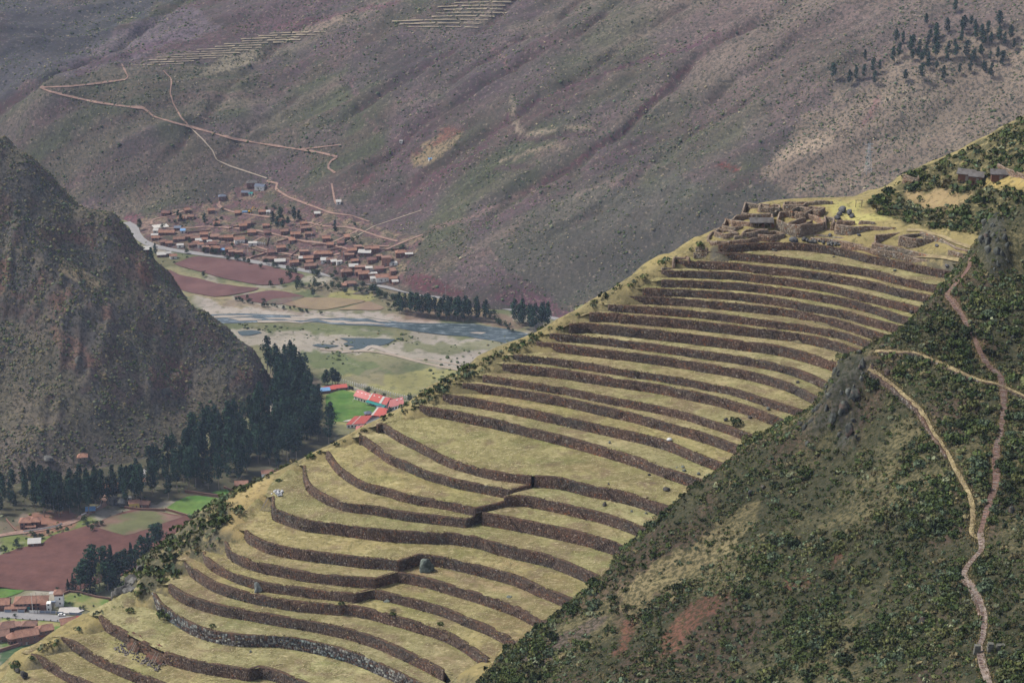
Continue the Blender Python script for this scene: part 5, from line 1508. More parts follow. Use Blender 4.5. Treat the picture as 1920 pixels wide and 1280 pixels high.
def tree_mesh(kind, seed):
    """unit tree about 1 m tall (scaled when planted): returns trunk mesh, crown mesh"""
    r = np.random.default_rng(seed)
    mb = MB()
    lean = r.uniform(-0.03, 0.03, 2)
    pts = [(lean[0] * t ** 2 + 0.006 * math.sin(7 * t + seed), lean[1] * t ** 2, t) for t in (0, .2, .4, .6, .8, .97)]
    rad = 0.013
    for a, b, ra, rb in zip(pts[:-1], pts[1:], (1, .85, .7, .5, .3), (.85, .7, .5, .3, .1)):
        mb.bar(a, b, rad * ra, rad * rb, 5)
    Q, cc = [], []
    if kind == 'euc':
        col = np.array((0.015, 0.036, 0.02)) * r.uniform(0.75, 1.4); n = 22; lo = r.uniform(0.2, 0.38)
        for i in range(n):
            t = lo + (0.97 - lo) * (i + r.uniform(-.3, .3)) / (n - 1); t = min(max(t, lo), .98)
            prof = math.sin(math.pi * min(1, (t - lo + .12) / (1.1 - lo))) ** 0.7
            a = r.uniform(0, 6.28); d = r.uniform(0.015, 0.115) * prof
            x, y = lean[0] * t * t + d * math.cos(a), lean[1] * t * t + d * math.sin(a)
            s = 0.072 * (0.6 + 0.7 * prof) * r.uniform(0.75, 1.2)
            k = int(30)
            Q.append(leaf_cloud(r, k, 0.026, (x, y, t), (s, s, s * 1.25), 0.7, -1)); cc.append(col * r.uniform(0.6, 1.6) * r.uniform(0.75, 1.3, (k, 1)))
            if i % 3 == 0: mb.bar((lean[0] * t * t, lean[1] * t * t, t - 0.08), (x, y, t), 0.004, 0.002, 4)
    elif kind == 'con':
        col = np.array((0.014, 0.028, 0.018)); n = 18
        for i in range(n):
            t = 0.08 + 0.9 * i / (n - 1); wdt = 0.16 * (1 - t) ** 0.65 + 0.014
            for j in range(4 if t < .75 else 2):
                a = r.uniform(0, 6.28); d = wdt * r.uniform(0.3, 0.75) if t < .75 else 0
                Q.append(leaf_cloud(r, 14, 0.026, (d * math.cos(a), d * math.sin(a), t - d * 0.2), (wdt * .55, wdt * .55, 0.05), 0.7, -1)); cc.append(col * r.uniform(0.6, 1.5) * r.uniform(0.75, 1.3, (14, 1)))
    elif kind == 'pop':
        col = np.array((0.075, 0.1, 0.03)); n = 18
        for i in range(n):
            t = 0.1 + 0.87 * i / (n - 1); wdt = 0.14 * math.sin(math.pi * min(1, t * 0.8 + .2)) ** 0.8 + 0.01
            a = r.uniform(0, 6.28); d = wdt * r.uniform(0.2, 0.6)
            Q.append(leaf_cloud(r, 34, 0.02, (d * math.cos(a), d * math.sin(a), t), (wdt * .65, wdt * .65, 0.07), 0.7, -1)); cc.append(col * r.uniform(0.7, 1.4) * r.uniform(0.75, 1.3, (34, 1)))
    else:                                                        # round broadleaf / big bush
        col = np.array((0.026, 0.046, 0.018)); n = 12
        for i in range(n):
            a = r.uniform(0, 6.28); d = r.uniform(0.0, 0.34); t = r.uniform(0.35, 0.85)
            Q.append(leaf_cloud(r, 26, 0.055, (d * math.cos(a), d * math.sin(a), t), (0.2, 0.2, 0.17), 0.7, -1)); cc.append(col * r.uniform(0.65, 1.5) * r.uniform(0.75, 1.3, (26, 1)))
            if i % 3 == 0: mb.bar((0, 0, 0.2), (d * math.cos(a), d * math.sin(a), t), 0.012, 0.005, 4)
    return mb.mesh('trunk', M['bark'] if kind == 'euc' else M['bark_dark']), quads('crown', np.concatenate(Q), M['leaf'], np.concatenate(cc))


TREES = {k: [tree_mesh(k, 40 + i * 7 + len(k)) for i in range(6)] for k in ('euc', 'con', 'pop', 'rnd')}
TREE_NAME = {'euc': 'eucalyptus_tree', 'con': 'conifer_tree', 'pop': 'poplar_tree', 'rnd': 'broadleaf_tree'}


def tree(x, y, z, h, kind, label, group=None, wide=1.0):
    tm, cm = random.choice(TREES[kind])
    o = empty(TREE_NAME[kind], (x, y, z - 0.3), random.uniform(0, 6.28))
    k = wide * random.uniform(0.85, 1.2)
    o.scale = (h * k, h * k, h)
    tag(o, label, 'tree', group)
    link('trunk', tm, o); link('crown', cm, o)
    return o


def plant_region(px, n, hr, kind, label, group, mind, T=None, seed=0, wide=1.0):
    rr = np.random.default_rng(seed)
    W = [at_z(u, v, 0.0) if T is None else T.hit(np.array([u], float), np.array([v], float))[0] for u, v in px]
    W = np.array(W)[:, :2]
    lo, hi = W.min(0), W.max(0)
    got = []
    for _ in range(n * 60):
        q = rr.uniform(lo, hi)
        if not inpoly(np.array([q[0]]), np.array([q[1]]), W)[0]: continue
        if any((q[0] - g[0]) ** 2 + (q[1] - g[1]) ** 2 < mind ** 2 for g in got): continue
        got.append(q)
        if len(got) >= n: break
    for x, y in got:
        z = float(ground_at(np.array([x]), np.array([y]))[0]); lb, gp = label, group
        if callable(label):
            u_, v_ = project(np.array([x, y, z])); lb = label(float(u_), float(v_)); gp = group + ', ' + lb.split(', ')[-1]
        tree(x, y, z, rr.uniform(*hr), kind, lb, gp, wide)


plant_region([(285, 942), (420, 917), (520, 884), (628, 830), (608, 785), (580, 722), (550, 695), (500, 690), (520, 760), (450, 800), (340, 850), (280, 885)], 120, (22, 30), 'euc',
             lambda u, v: 'tall dark eucalyptus of the dense wood, ' + ('at its narrow top end under the ridge' if v < 745 else 'at its right end beside the sports field' if u > 545 and v < 842 else 'in the front row above the bright green meadow' if v > 897 - (u - 300) * .1 and u > 335 else 'at its left end near the white house' if u < 350 else 'against the foot of the rocky mountain' if v < 850 - (u - 330) * .15 else 'in its middle'), 'eucalyptus trees of the dense wood', 4.6, seed=1)
# the depth of the same wood, trees behind trees that read as one mass
Qw, Cw = [], []
_w = np.array([at_z(u, v, 0.0) for u, v in [(300, 925), (420, 905), (520, 868), (618, 815), (598, 775), (572, 715), (548, 690), (505, 692), (520, 770), (455, 808), (345, 852), (290, 890)]])[:, :2]
_rw = np.random.default_rng(77)
for _ in range(700):
    if len(Qw) >= 110: break
    q = _rw.uniform(_w.min(0), _w.max(0))
    if not inpoly(np.array([q[0]]), np.array([q[1]]), _w)[0]: continue
    h = _rw.uniform(17, 25); T_ = []
    for i in range(13):
        t = 0.22 + 0.74 * i / 12; a_ = _rw.uniform(0, 6.28); d_ = 0.09 * math.sin(math.pi * t)
        T_.append(leaf_cloud(_rw, 16, 0.035, (d_ * math.cos(a_), d_ * math.sin(a_), t), (0.08, 0.08, 0.09), 0.7, -1))
    T_ = np.concatenate(T_) * h + np.array([q[0], q[1], 0.0])
    Qw.append(T_); Cw.append(np.array((0.018, 0.042, 0.024)) * _rw.uniform(0.7, 1.3) * _rw.uniform(0.7, 1.35, (len(T_), 1)))
tag(link('wood', quads('wood', np.concatenate(Qw), M['leaf'], np.concatenate(Cw))), kind='stuff')
plant_region([(65, 925), (180, 938), (262, 920), (268, 948), (205, 950), (192, 962), (90, 972), (60, 960)], 46, (21, 29), 'euc', lambda u, v: 'tall eucalyptus with bare lower trunk, ' + ('behind the tiled villa' if u < 100 else 'between villa and dirt road bend' if u < 165 else 'beside the rock outcrop at the road bend'), 'eucalyptus trees by the dirt road', 5, seed=2)
plant_region([(-10, 905), (60, 905), (70, 930), (40, 955), (-10, 975)], 12, (13, 20), 'euc', 'thin eucalyptus at the foot of the rocky mountain', 'thin eucalyptus trees under the mountain', 6, seed=3)
plant_region([(742, 582), (800, 588), (912, 595), (914, 603), (860, 605), (800, 598), (742, 588)], 30, (15, 22), 'euc', lambda u, v: 'dark eucalyptus on the far bank of the river, ' + ('beside the gravel mound' if u < 800 else 'in the middle of the row' if u < 865 else 'at the end nearest the terraces'), 'eucalyptus trees along the river bank', 4.5, seed=4, wide=1.25)
plant_region([(962, 604), (1042, 604), (1040, 620), (990, 622), (965, 614)], 13, (15, 23), 'euc', 'dark eucalyptus between the river bend and the highway', 'eucalyptus trees at the river bend', 5, seed=5, wide=1.2)
plant_region([(1695, 95), (1740, 70), (1800, 45), (1900, 60), (1912, 118), (1840, 145), (1790, 150), (1700, 128)], 44, (9, 17), 'euc', lambda u, v: 'dark eucalyptus of the grove high on the far mountain, ' + ('in its lower part' if v > 110 else 'in its upper left part' if u < 1790 else 'in its upper right part'), 'eucalyptus trees of the hillside grove', 5, TD, seed=6, wide=1.35)
for u, v in [(1561, 150), (1592, 162), (1604, 152), (1620, 150), (1621, 116), (1637, 142), (1640, 163), (1649, 135), (1674, 122), (1686, 112), (1697, 155), (1728, 152), (1768, 153), (1680, 86), (1693, 84), (1706, 100), (1857, 148), (1846, 138), (1818, 138), (1736, 50), (1790, 25)]:
    p = TD.hit(np.array([u], float), np.array([v], float))[0]
    tree(*p, random.uniform(11, 17), 'euc', 'lone dark eucalyptus at the ragged edge of the hillside grove', 'scattered eucalyptus trees beside the hillside grove', 1.3)
for u, v in [(512, 424), (520, 430), (526, 415), (530, 432), (540, 424), (552, 416), (560, 414), (628, 438), (335, 412), (340, 418), (262, 432), (385, 420), (284, 490), (292, 478)]:
    p = on_ground(u, v); tree(*p, random.uniform(9, 15), 'euc', 'dark eucalyptus standing among the village houses', 'eucalyptus trees in the village', 1.4)
for i, (u, v, h) in enumerate([(138, 1108, 13), (152, 1109, 20), (160, 1106, 21), (170, 1110, 24), (178, 1100, 26), (203, 1107, 20), (212, 1100, 27), (224, 1092, 24), (236, 1083, 20), (248, 1070, 19), (258, 1062, 18), (268, 1050, 17), (279, 1042, 16), (290, 1030, 17), (300, 1022, 16), (128, 1106, 9), (196, 1092, 24)]):
    p = at_z(u, v, 0.0); k_ = 'con' if i % 3 == 0 else 'euc'; tree(*p, h * random.uniform(0.85, 1.15), k_, 'dark pointed conifer in the clump between ploughed field and green lawn' if k_ == 'con' else 'dark broad crowned tree in the clump between ploughed field and green lawn', 'dark conifers beside the ploughed field' if k_ == 'con' else 'dark trees beside the ploughed field', 1.35 if k_ == 'con' else 1.6)
p = at_z(188, 1113, 0.0); tree(*p, 22, 'pop', 'yellow green poplar standing in front of the dark conifers', None, 1.35)
p = at_z(620, 722, 0.0)
for du, dv, h in [(-6, 0, 13), (3, 1, 15), (9, 0, 13), (14, 2, 12), (-12, 1, 10)]:
    p = at_z(620 + du, 721 + dv, 0.0); tree(*p, h, 'euc', 'dark tree in the clump beyond the sports field', 'clump of trees beyond the sports field', 1.7)
for u, v, h, lab in [(542, 527, 10, 'round topped tree at the corner of the big red field'), (381, 519, 7, 'small round tree in the grass strip between the red fields'), (508, 538, 7, 'round tree beside the hedge below the red field'), (528, 536, 8, 'broad dark tree beside the brown plots'), (590, 544, 12, 'big round tree among the brown plots'),
                     (560, 533, 9, 'thin crowned tree beside the brown plots'), (588, 556, 9, 'tree standing in front of the big round tree'), (722, 752, 8, 'round tree beside the white post fence'), (768, 756, 9, 'dark tree at the end of the white post fence'), (733, 792, 14, 'tall dark tree in front of the red roofed school'),
                     (703, 745, 6, 'small round tree by the white post fence'), (690, 738, 7, 'yellow green tree by the white post fence')]:
    p = at_z(u, v, 0.0); tree(*p, h, 'rnd', lab, None, 0.8 if h < 12 else 0.55)
for ln, n, hr, lab, grp in [([(437, 560), (470, 567), (500, 572), (530, 578), (560, 584), (592, 589)], 26, (2.5, 5), 'green bush in the hedge between field and river gravel', 'hedge bushes by the river'), ([(360, 474), (400, 480), (440, 488), (480, 497), (520, 505), (545, 512), (600, 520), (660, 530)], 24, (4, 8), 'dark roadside tree along the paved road', 'roadside trees along the paved road'),
                            ([(690, 548), (710, 552), (735, 562), (750, 575), (745, 585)], 24, (5, 9), 'bushy green tree between the highway and the pale field', 'bushy trees below the highway'), ([(900, 590), (925, 600), (945, 610), (960, 618), (920, 592)], 14, (3, 7), 'green bush on the bank above the river', 'bushes on the river bank'),
                            ([(560, 540), (600, 540), (640, 545), (680, 545)], 16, (4, 8), 'dark tree among the old field walls', 'trees among the old field walls'), ([(20, 1030), (45, 1018), (70, 1005), (100, 1000), (130, 993), (0, 1038)], 11, (3, 6), 'green bush beside the dirt road', 'bushes beside the dirt road'),
                            ([(200, 985), (180, 990), (168, 975)], 5, (3, 6), 'dark bush at the dirt road bend', 'bushes at the dirt road bend')]:
    W = np.array([at_z(u, v, 0.0) for u, v in ln])[:, :2]; W = resample(W, 1.0)
    for i in np.linspace(0, len(W) - 1, n).astype(int):
        q = W[i] + np.array([random.gauss(0, 4 if n > 20 else 2.5), random.gauss(0, 4 if n < 25 else 2)])
        tree(q[0], q[1], float(ground_at(q[:1], q[1:])[0]), random.uniform(*hr), 'rnd', lab, grp, 1.0)


# ============================================================ ROCKS, RUINS, HUTS
def rock_mesh(seed, sub=3, rough=0.35, stretch=(1, 1, 1), chips=9):
    import bmesh
    bm = bmesh.new(); bmesh.ops.create_icosphere(bm, subdivisions=sub, radius=1.0)
    V = np.array([v.co[:] for v in bm.verts]); F = np.array([[v.index for v in f.verts] for f in bm.faces]); bm.free()
    r = np.random.default_rng(seed)
    for _ in range(chips):                                          # chip flat faces off it
        d = r.normal(size=3); d /= np.linalg.norm(d)
        k = V @ d; c = r.uniform(0.5, 0.85) if chips < 20 else r.uniform(0.38, 0.75)
        V = V - np.outer(np.maximum(0, k - c), d) * 0.9
    n = fbm(V[:, 0] * 1.7 + seed, V[:, 1] * 1.7 + V[:, 2] * 1.3, 4, seed)
    V = V * (1 + rough * 0.5 * n)[:, None] * np.array(stretch)
    t = np.clip(0.5 + 0.9 * fbm(V[:, 0] * 2.5, V[:, 2] * 2.5 + V[:, 1], 3, seed + 5), 0, 1)[:, None]
    return V, F, t


ROCKS = {}


def rock(name, p, w, h, label, cat='boulder', seed=0, c1=(0.085, 0.083, 0.08), c2=(0.15, 0.155, 0.145), rz=None, group=None, tilt=0.0, depth=0.85, sub=3, sink=0.3):
    V, F, t = rock_mesh(seed, sub)
    V = V * np.array([w / 2, w / 2 * depth, h * (0.5 + sink * 0.5)])
    V[:, 2] += h * (0.5 - sink * 0.5)
    V[:, 2] = np.maximum(V[:, 2], -h * 0.25)
    o = link(name, npmesh(name, V, F, M['rock'], np.array(c1) * (1 - t) + np.array(c2) * t, False), None, p, random.uniform(0, 6.28) if rz is None else rz)
    if tilt: o.rotation_euler[1] = tilt
    return tag(o, label, cat, group)


def tread_pt(u, v, wname):
    return at_z(u, v, WL[wname]['zb'])


DK = dict(c1=(0.04, 0.037, 0.034), c2=(0.085, 0.08, 0.074)); GY = dict(c1=(0.09, 0.1, 0.09), c2=(0.17, 0.19, 0.165)); WH = dict(c1=(0.4, 0.4, 0.39), c2=(0.6, 0.6, 0.58))
for i, (u, v, w, h, wn, label, kw) in enumerate([
        (800, 1071, 4.4, 3.9, 'w24', 'big grey green boulder standing on the grass of a terrace', dict(c1=(0.05, 0.06, 0.052), c2=(0.16, 0.185, 0.16))), (483, 1109, 2.6, 3.0, 'w26', 'grey pointed rock standing against a terrace wall', dict(c1=(0.12, 0.13, 0.125), c2=(0.24, 0.26, 0.25))),
        (460, 1127, 1.5, 1.3, 'w27', 'small dark rock at the foot of the wall below the grey pointed rock', DK), (880, 961, 1.9, 1.9, 'w21l', 'grey green block set in the wall end beside the slanting stair', GY),
        (1134, 948, 1.6, 1.3, 'w19r', 'brown black rock alone on the terrace right of the slanting stair', DK), (1184, 959, 0.9, 0.6, 'w19r', 'small stone right of the brown black rock', GY), (1211, 963, 1.1, 0.6, 'w19r', 'flat stone near the bushes, on the terrace of the brown black rock', GY),
        (1250, 919, 2.0, 1.1, 'w18', 'flat black rock at the bushy end of the widest grass field', DK), (1217, 891, 0.9, 0.6, 'w18', 'small dark stone near the wall behind the widest field', DK), (1141, 908, 0.8, 0.5, 'w18', 'tiny dark stone at the front edge of the widest field', DK),
        (1249, 895, 1.7, 1.5, 'w18', 'dark rock let into the foot of the wall behind the widest field', DK), (1242, 801, 2.0, 1.9, 'w16', 'black rock bulging from the foot of a terrace wall', dict(c1=(0.02, 0.02, 0.022), c2=(0.05, 0.05, 0.05))),
        (1143, 831, 0.9, 0.8, 'w17', 'small grey rock alone on the terrace above the widest field', GY), (1280, 876, 1.2, 0.6, 'w17', 'upper grey stone of the three at the bushy end above the widest field', GY), (1269, 877, 0.7, 0.4, 'w17', 'smallest grey stone of the three at the bushy end above the widest field', GY),
        (1283, 883, 1.2, 0.6, 'w17', 'lower grey stone of the three at the bushy end above the widest field', GY), (1310, 889, 1.2, 0.7, 'w17', 'grey stone touching the bushes above the widest field', GY), (1255, 825, 1.9, 0.9, 'w16', 'pale slab lying on the terrace near the black bulging rock', WH),
        (1361, 788, 1.6, 0.9, 'w14', 'dark flat rock left of the lone terrace bush', DK), (1406, 784, 1.8, 0.8, 'w14', 'dark flat rock right of the lone terrace bush', DK), (1440, 767, 1.6, 0.8, 'w13', 'grey rock at the bushy end of a terrace above the lone bush', GY),
        (1496, 718, 1.2, 0.7, 'w11', 'dark small rock alone near the end of a terrace by the outcrop', DK), (1451, 470, 2.2, 0.8, 'w1', 'flat dark rock on the highest terrace below the ruins', DK), (1563, 482, 0.9, 0.5, 'w1', 'small rock at the middle of the highest terrace', DK),
        (1627, 489, 0.9, 0.5, 'w1', 'small rock right of the middle of the highest terrace', DK), (1678, 507, 1.3, 0.4, 'w1', 'flat stone near the right end of the highest terrace', GY), (1568, 510, 0.9, 0.6, 'w2', 'small dark rock on the second terrace below the ruins', DK),
        (1708, 587, 1.5, 1.1, 'w4', 'dark blue rock at the bushy end of an upper terrace', DK), (1338, 487, 1.4, 0.6, 'w2', 'flat dark stone at the left end of the second terrace', DK), (45, 1268, 2.6, 1.8, 'w32', 'larger of the two black rocks below the lowest wall', DK), (34, 1259, 1.6, 1.1, 'w32', 'smaller of the two black rocks below the lowest wall', DK),
        (470, 1222, 1.0, 0.6, 'w29', 'small grey rock on the terrace below the lichen wall', GY), (613, 1147, 1.0, 0.8, 'w27', 'pale stone standing before a low wall corner', WH), (725, 1127, 2.0, 0.4, 'w25', 'flat grey stones on a terrace below the boulder', GY), (955, 1119, 1.8, 0.5, 'w24', 'flat stones lying on the terrace right of the big boulder', GY),
        (915, 1238, 1.2, 0.5, 'w27', 'small dark rock on the grass where the lower walls end', DK), (930, 1038, 0.9, 0.4, 'w23', 'flat dark stone below the leaning slab', DK)]):
    rock('boulder', tread_pt(u, v, wn), w, h, label, seed=300 + i, sub=4 if w > 2.4 else 2, rz=0.4 * i, **kw)
p = tread_pt(914, 1029, 'w23') + np.array([0, -0.3, 0])
rock('stone_slab', p, 2.4, 3.4, 'grey slab leaning against a terrace wall', 'slab', 371, (0.07, 0.072, 0.08), (0.14, 0.145, 0.15), 0.2, None, 0.35, 0.3)
for u, v, s, k, wn, lab in [(1381, 797, 1.9, 4, 'w14', 'lone dark bush on a terrace between two flat rocks'), (310, 1160, 2.4, 1, 'w29', 'bright green bush growing against the lichen wall'), (244, 1147, 1.2, 1, 'w29', 'small green bush on the grass left of the lichen wall'), (737, 1153, 0.9, 0, 'w26', 'small green bush on the crest of a low wall below the boulder'),
                            (640, 1134, 0.9, 0, 'w26', 'green bush at the jog of a low terrace wall'), (826, 1171, 0.9, 1, 'w26', 'low green plant lying on the grass below the boulder'), (1381, 580, 0.8, 1, 'w7', 'green bush at the foot of an upper terrace wall'), (823, 1262, 2.0, 1, 'w28', 'dark bush at the open right end of a low terrace wall'), (398, 1175, 0.8, 0, 'w28', 'small bush near the lichen wall')]:
    p = tread_pt(u, v, wn); shrub(*p, s, k, lab, None, 'bush')

# white stones heaped at the end of a terrace, poles leaning below them
p0_ = tread_pt(522, 925, 'w22l')
root = tag(empty('stone_heap', p0_), 'heap of white and grey stones at the left end of a terrace', 'stone heap')
hm_ = []
for k in range(4):
    V, F, t = rock_mesh(500 + k, 1, 0.4)
    hm_.append(npmesh('stone', V * np.array([0.42, 0.36, 0.26]), F, M['rock'], (np.array((0.26, 0.27, 0.28)) if k % 2 else np.array((0.6, 0.6, 0.6))) * (0.8 + 0.4 * t)))
for k in range(46):
    a = random.uniform(0, 1); x = random.gauss(0, 0.75) - 0.9 * a + 0.5; y = 3.2 * a - 1.6 + random.gauss(0, 0.3)
    o = link('stone', random.choice(hm_), root, (x, y, 0.2 + random.uniform(0, 0.35)), random.uniform(0, 6.28)); s = random.uniform(0.7, 1.4); o.scale = (s, s, s)
M['wood'] = vary_mat('weathered_wood', False, (0.22, 0.195, 0.165), scale=1.5, amt=0.3, bump=0.0)
pb = tread_pt(497, 958, 'w23')
root = tag(empty('leaning_poles', pb), 'weathered poles leaning below the white stone heap', 'poles')
for k in range(9):
    m_ = MB(); x = -1.3 + k * 0.32
    m_.bar((x - 0.6, -0.6, -0.6), (x + 1.6 + random.uniform(-.2, .3), 1.2, 3.4 + random.uniform(-.3, .5)), 0.07, 0.05, 5); m_.build('pole', M['wood'], root)

# collapsed stretches of a wall
M['scar'] = vary_mat('red_earth', False, (0.125, 0.062, 0.045), scale=1.6, amt=0.5, bump=0.8, col2=(0.1, 0.07, 0.05))
for k, (i0, wd, lab) in enumerate(((G30[0], 2.4, 'upper slump of bare red earth where the wall collapsed'), (G30[1], 2.9, 'lower slump of bare red earth where the wall collapsed'))):
    w = WL['w30']; i = int(i0 / 0.8); c = w['line'][i]; nn = w['nrm'][i]; t = np.array([-nn[1], nn[0]])
    a, b2 = np.meshgrid(np.linspace(-1, 1, 17), np.linspace(0, 1, 13))
    prof = np.interp(b2, [0, 0.25, 0.6, 1], [w['zt'] + 0.12, w['zt'] - 1.2, w['zb'] + 0.9, w['zb'] - 0.2]); out = np.interp(b2, [0, 0.25, 0.6, 1], [-1.5, -0.75, 0.35, 1.9])
    X = c[0] + t[0] * a * wd + nn[0] * out * (1 - 0.25 * a * a); Y = c[1] + t[1] * a * wd + nn[1] * out * (1 - 0.25 * a * a)
    Z = prof + fbm(X * 0.9, Y * 0.9, 4, 88) * 0.55 + 0.05
    o = link('slumped_earth', npmesh('slumped_earth', np.stack([X, Y, Z], -1).reshape(-1, 3), grid_faces(17, 13), M['scar'], None, False)); tag(o, lab, 'earth slump', 'collapsed wall stretches')
    sm = link('rubble', npmesh('rubble', *(lambda q: (q[0], q[1], M['rock'], q[2]))(
        (lambda parts: (np.concatenate([p[0] for p in parts]), np.concatenate([p[1] + 42 * n_ for n_, p in enumerate(parts)]), np.concatenate([p[2] for p in parts])))(
            [(lambda m: (m[0] * random.uniform(.15, .42) + np.array([c[0] + t[0] * q1 + nn[0] * q2, c[1] + t[1] * q1 + nn[1] * q2, w['zb'] + 0.15]), m[1], np.array((0.09, 0.075, 0.068)) + 0.08 * m[2] + np.zeros((42, 3))))(rock_mesh(600 + j, 2))
             for j, (q1, q2) in enumerate([(random.gauss(0, 2.6), random.uniform(0.5, 4.0)) for _ in range(60)])]))), o)
    tag(sm, kind='stuff')
    for j in range(2):
        m_ = MB(); x0 = c + t * random.uniform(0.4, 2.2) + nn * 2.6; m_.bar((x0[0], x0[1], w['zb']), (x0[0] - nn[0] * 2.0, x0[1] - nn[1] * 2.0, w['zb'] + 2.6), 0.11, 0.09, 6)
        tag(m_.build('wooden_prop', M['wood']), 'grey wooden props shoring up the collapsed wall', 'prop', 'props at the collapsed wall')
m_ = MB(); q = tread_pt(185, 1160, 'w30'); m_.bar(q + np.array([-2.6, 0.5, -0.6]), q + np.array([0.2, 0.6, 2.4]), 0.12, 0.1, 6); tag(m_.build('wooden_prop', M['wood']), 'grey pole leaning at the left end of the collapsed wall', 'pole')


# ---- ruins on the plateau above the terraces
RUINC = [((0.18, 0.132, 0.095), .5), ((0.22, 0.17, 0.125), .28), ((0.14, 0.105, 0.082), .14), ((0.19, 0.095, 0.055), .04), ((0.25, 0.21, 0.175), .04)]
M['ruin_core'] = vary_mat('ruin_core', False, (0.23, 0.185, 0.14), scale=1.2, amt=0.4, bump=0.4, col2=(0.18, 0.13, 0.1))
TA2 = TA


def ruin(px, h, label, seed, closed=False, name='ruined_house', cat='ruin', group='ruined stone houses above the terraces', thick=0.6, T=None, gaps=(), world=None, cols=None, uneven=0.3):
    T = T or TA
    P = np.array(px, float)
    if world is None:
        Q_ = T.hit(P[:, 0], P[:, 1])
        for q_ in range(len(P)):                                 # a point that slipped over the rim comes back onto the plateau
            vv = P[q_, 1]
            while Q_[q_, 1] > 640 and vv < P[q_, 1] + 40:
                vv += 1; Q_[q_] = T.hit(P[q_:q_ + 1, 0], np.array([vv]))[0]
        W = Q_[:, :2]
    else:
        W = np.asarray(world, float)
    if closed: W = np.concatenate([W, W[:1]])
    L = resample(W, 0.7)
    t = np.gradient(L, axis=0); t /= np.linalg.norm(t, axis=1)[:, None] + 1e-9
    nr = np.stack([t[:, 1], -t[:, 0]], -1)
    g = T.h(L[:, 0], L[:, 1])
    zt = float(np.mean(g)) + h * 0.74; zb = float(np.min(g)) - 0.2
    n = len(L); s = np.arange(n) * 0.7
    e = uneven * (fbm(s * 0.22, np.full(n, seed * 2.3), 3, seed) - 0.15)
    for a, b2 in gaps:
        e = np.where((s > a * s[-1]) & (s < b2 * s[-1]), zb - zt + 0.3, e)
    prof = [(L + nr * thick / 2, np.full(n, zb)), (L + nr * (thick / 2 - .08), zt + e), (L - nr * (thick / 2 - .08), zt + e), (L - nr * thick / 2, np.full(n, zb))]
    V = np.concatenate([np.concatenate([p, z[:, None]], 1) for p, z in prof])
    F = []
    for k in range(3):
        a = k * n + np.arange(n - 1); b2 = (k + 1) * n + np.arange(n - 1); F.append(np.stack([a, a + 1, b2 + 1, b2], -1))
    F.append(np.array([[0, n, 2 * n, 3 * n], [4 * n - 1, 3 * n - 1, 2 * n - 1, n - 1]]))
    o = link(name, npmesh(name, V, np.concatenate(F), M['ruin_core'])); tag(o, label, cat, group)
    Vs, Fs, Cs, off = [], [], [], 0
    for sd in (1, -1):
        def gp(x, z):
            return z > zt + np.interp(x, s, e) - 0.05
        v, f, c = stone_face(L + nr * sd * (thick / 2 - 0.12), nr * sd, zt, zb, cols or RUINC, 0.42, seed=seed + 3 * sd + 50, gap=gp)
        if sd < 0: f = f[:, ::-1]
        Vs.append(v); Fs.append(f + off); Cs.append(c); off += len(v)
    tag(link('stones', npmesh('stones', np.concatenate(Vs), np.concatenate(Fs), M['stone'], facecol=np.concatenate(Cs)), o), kind='stuff')
    return o


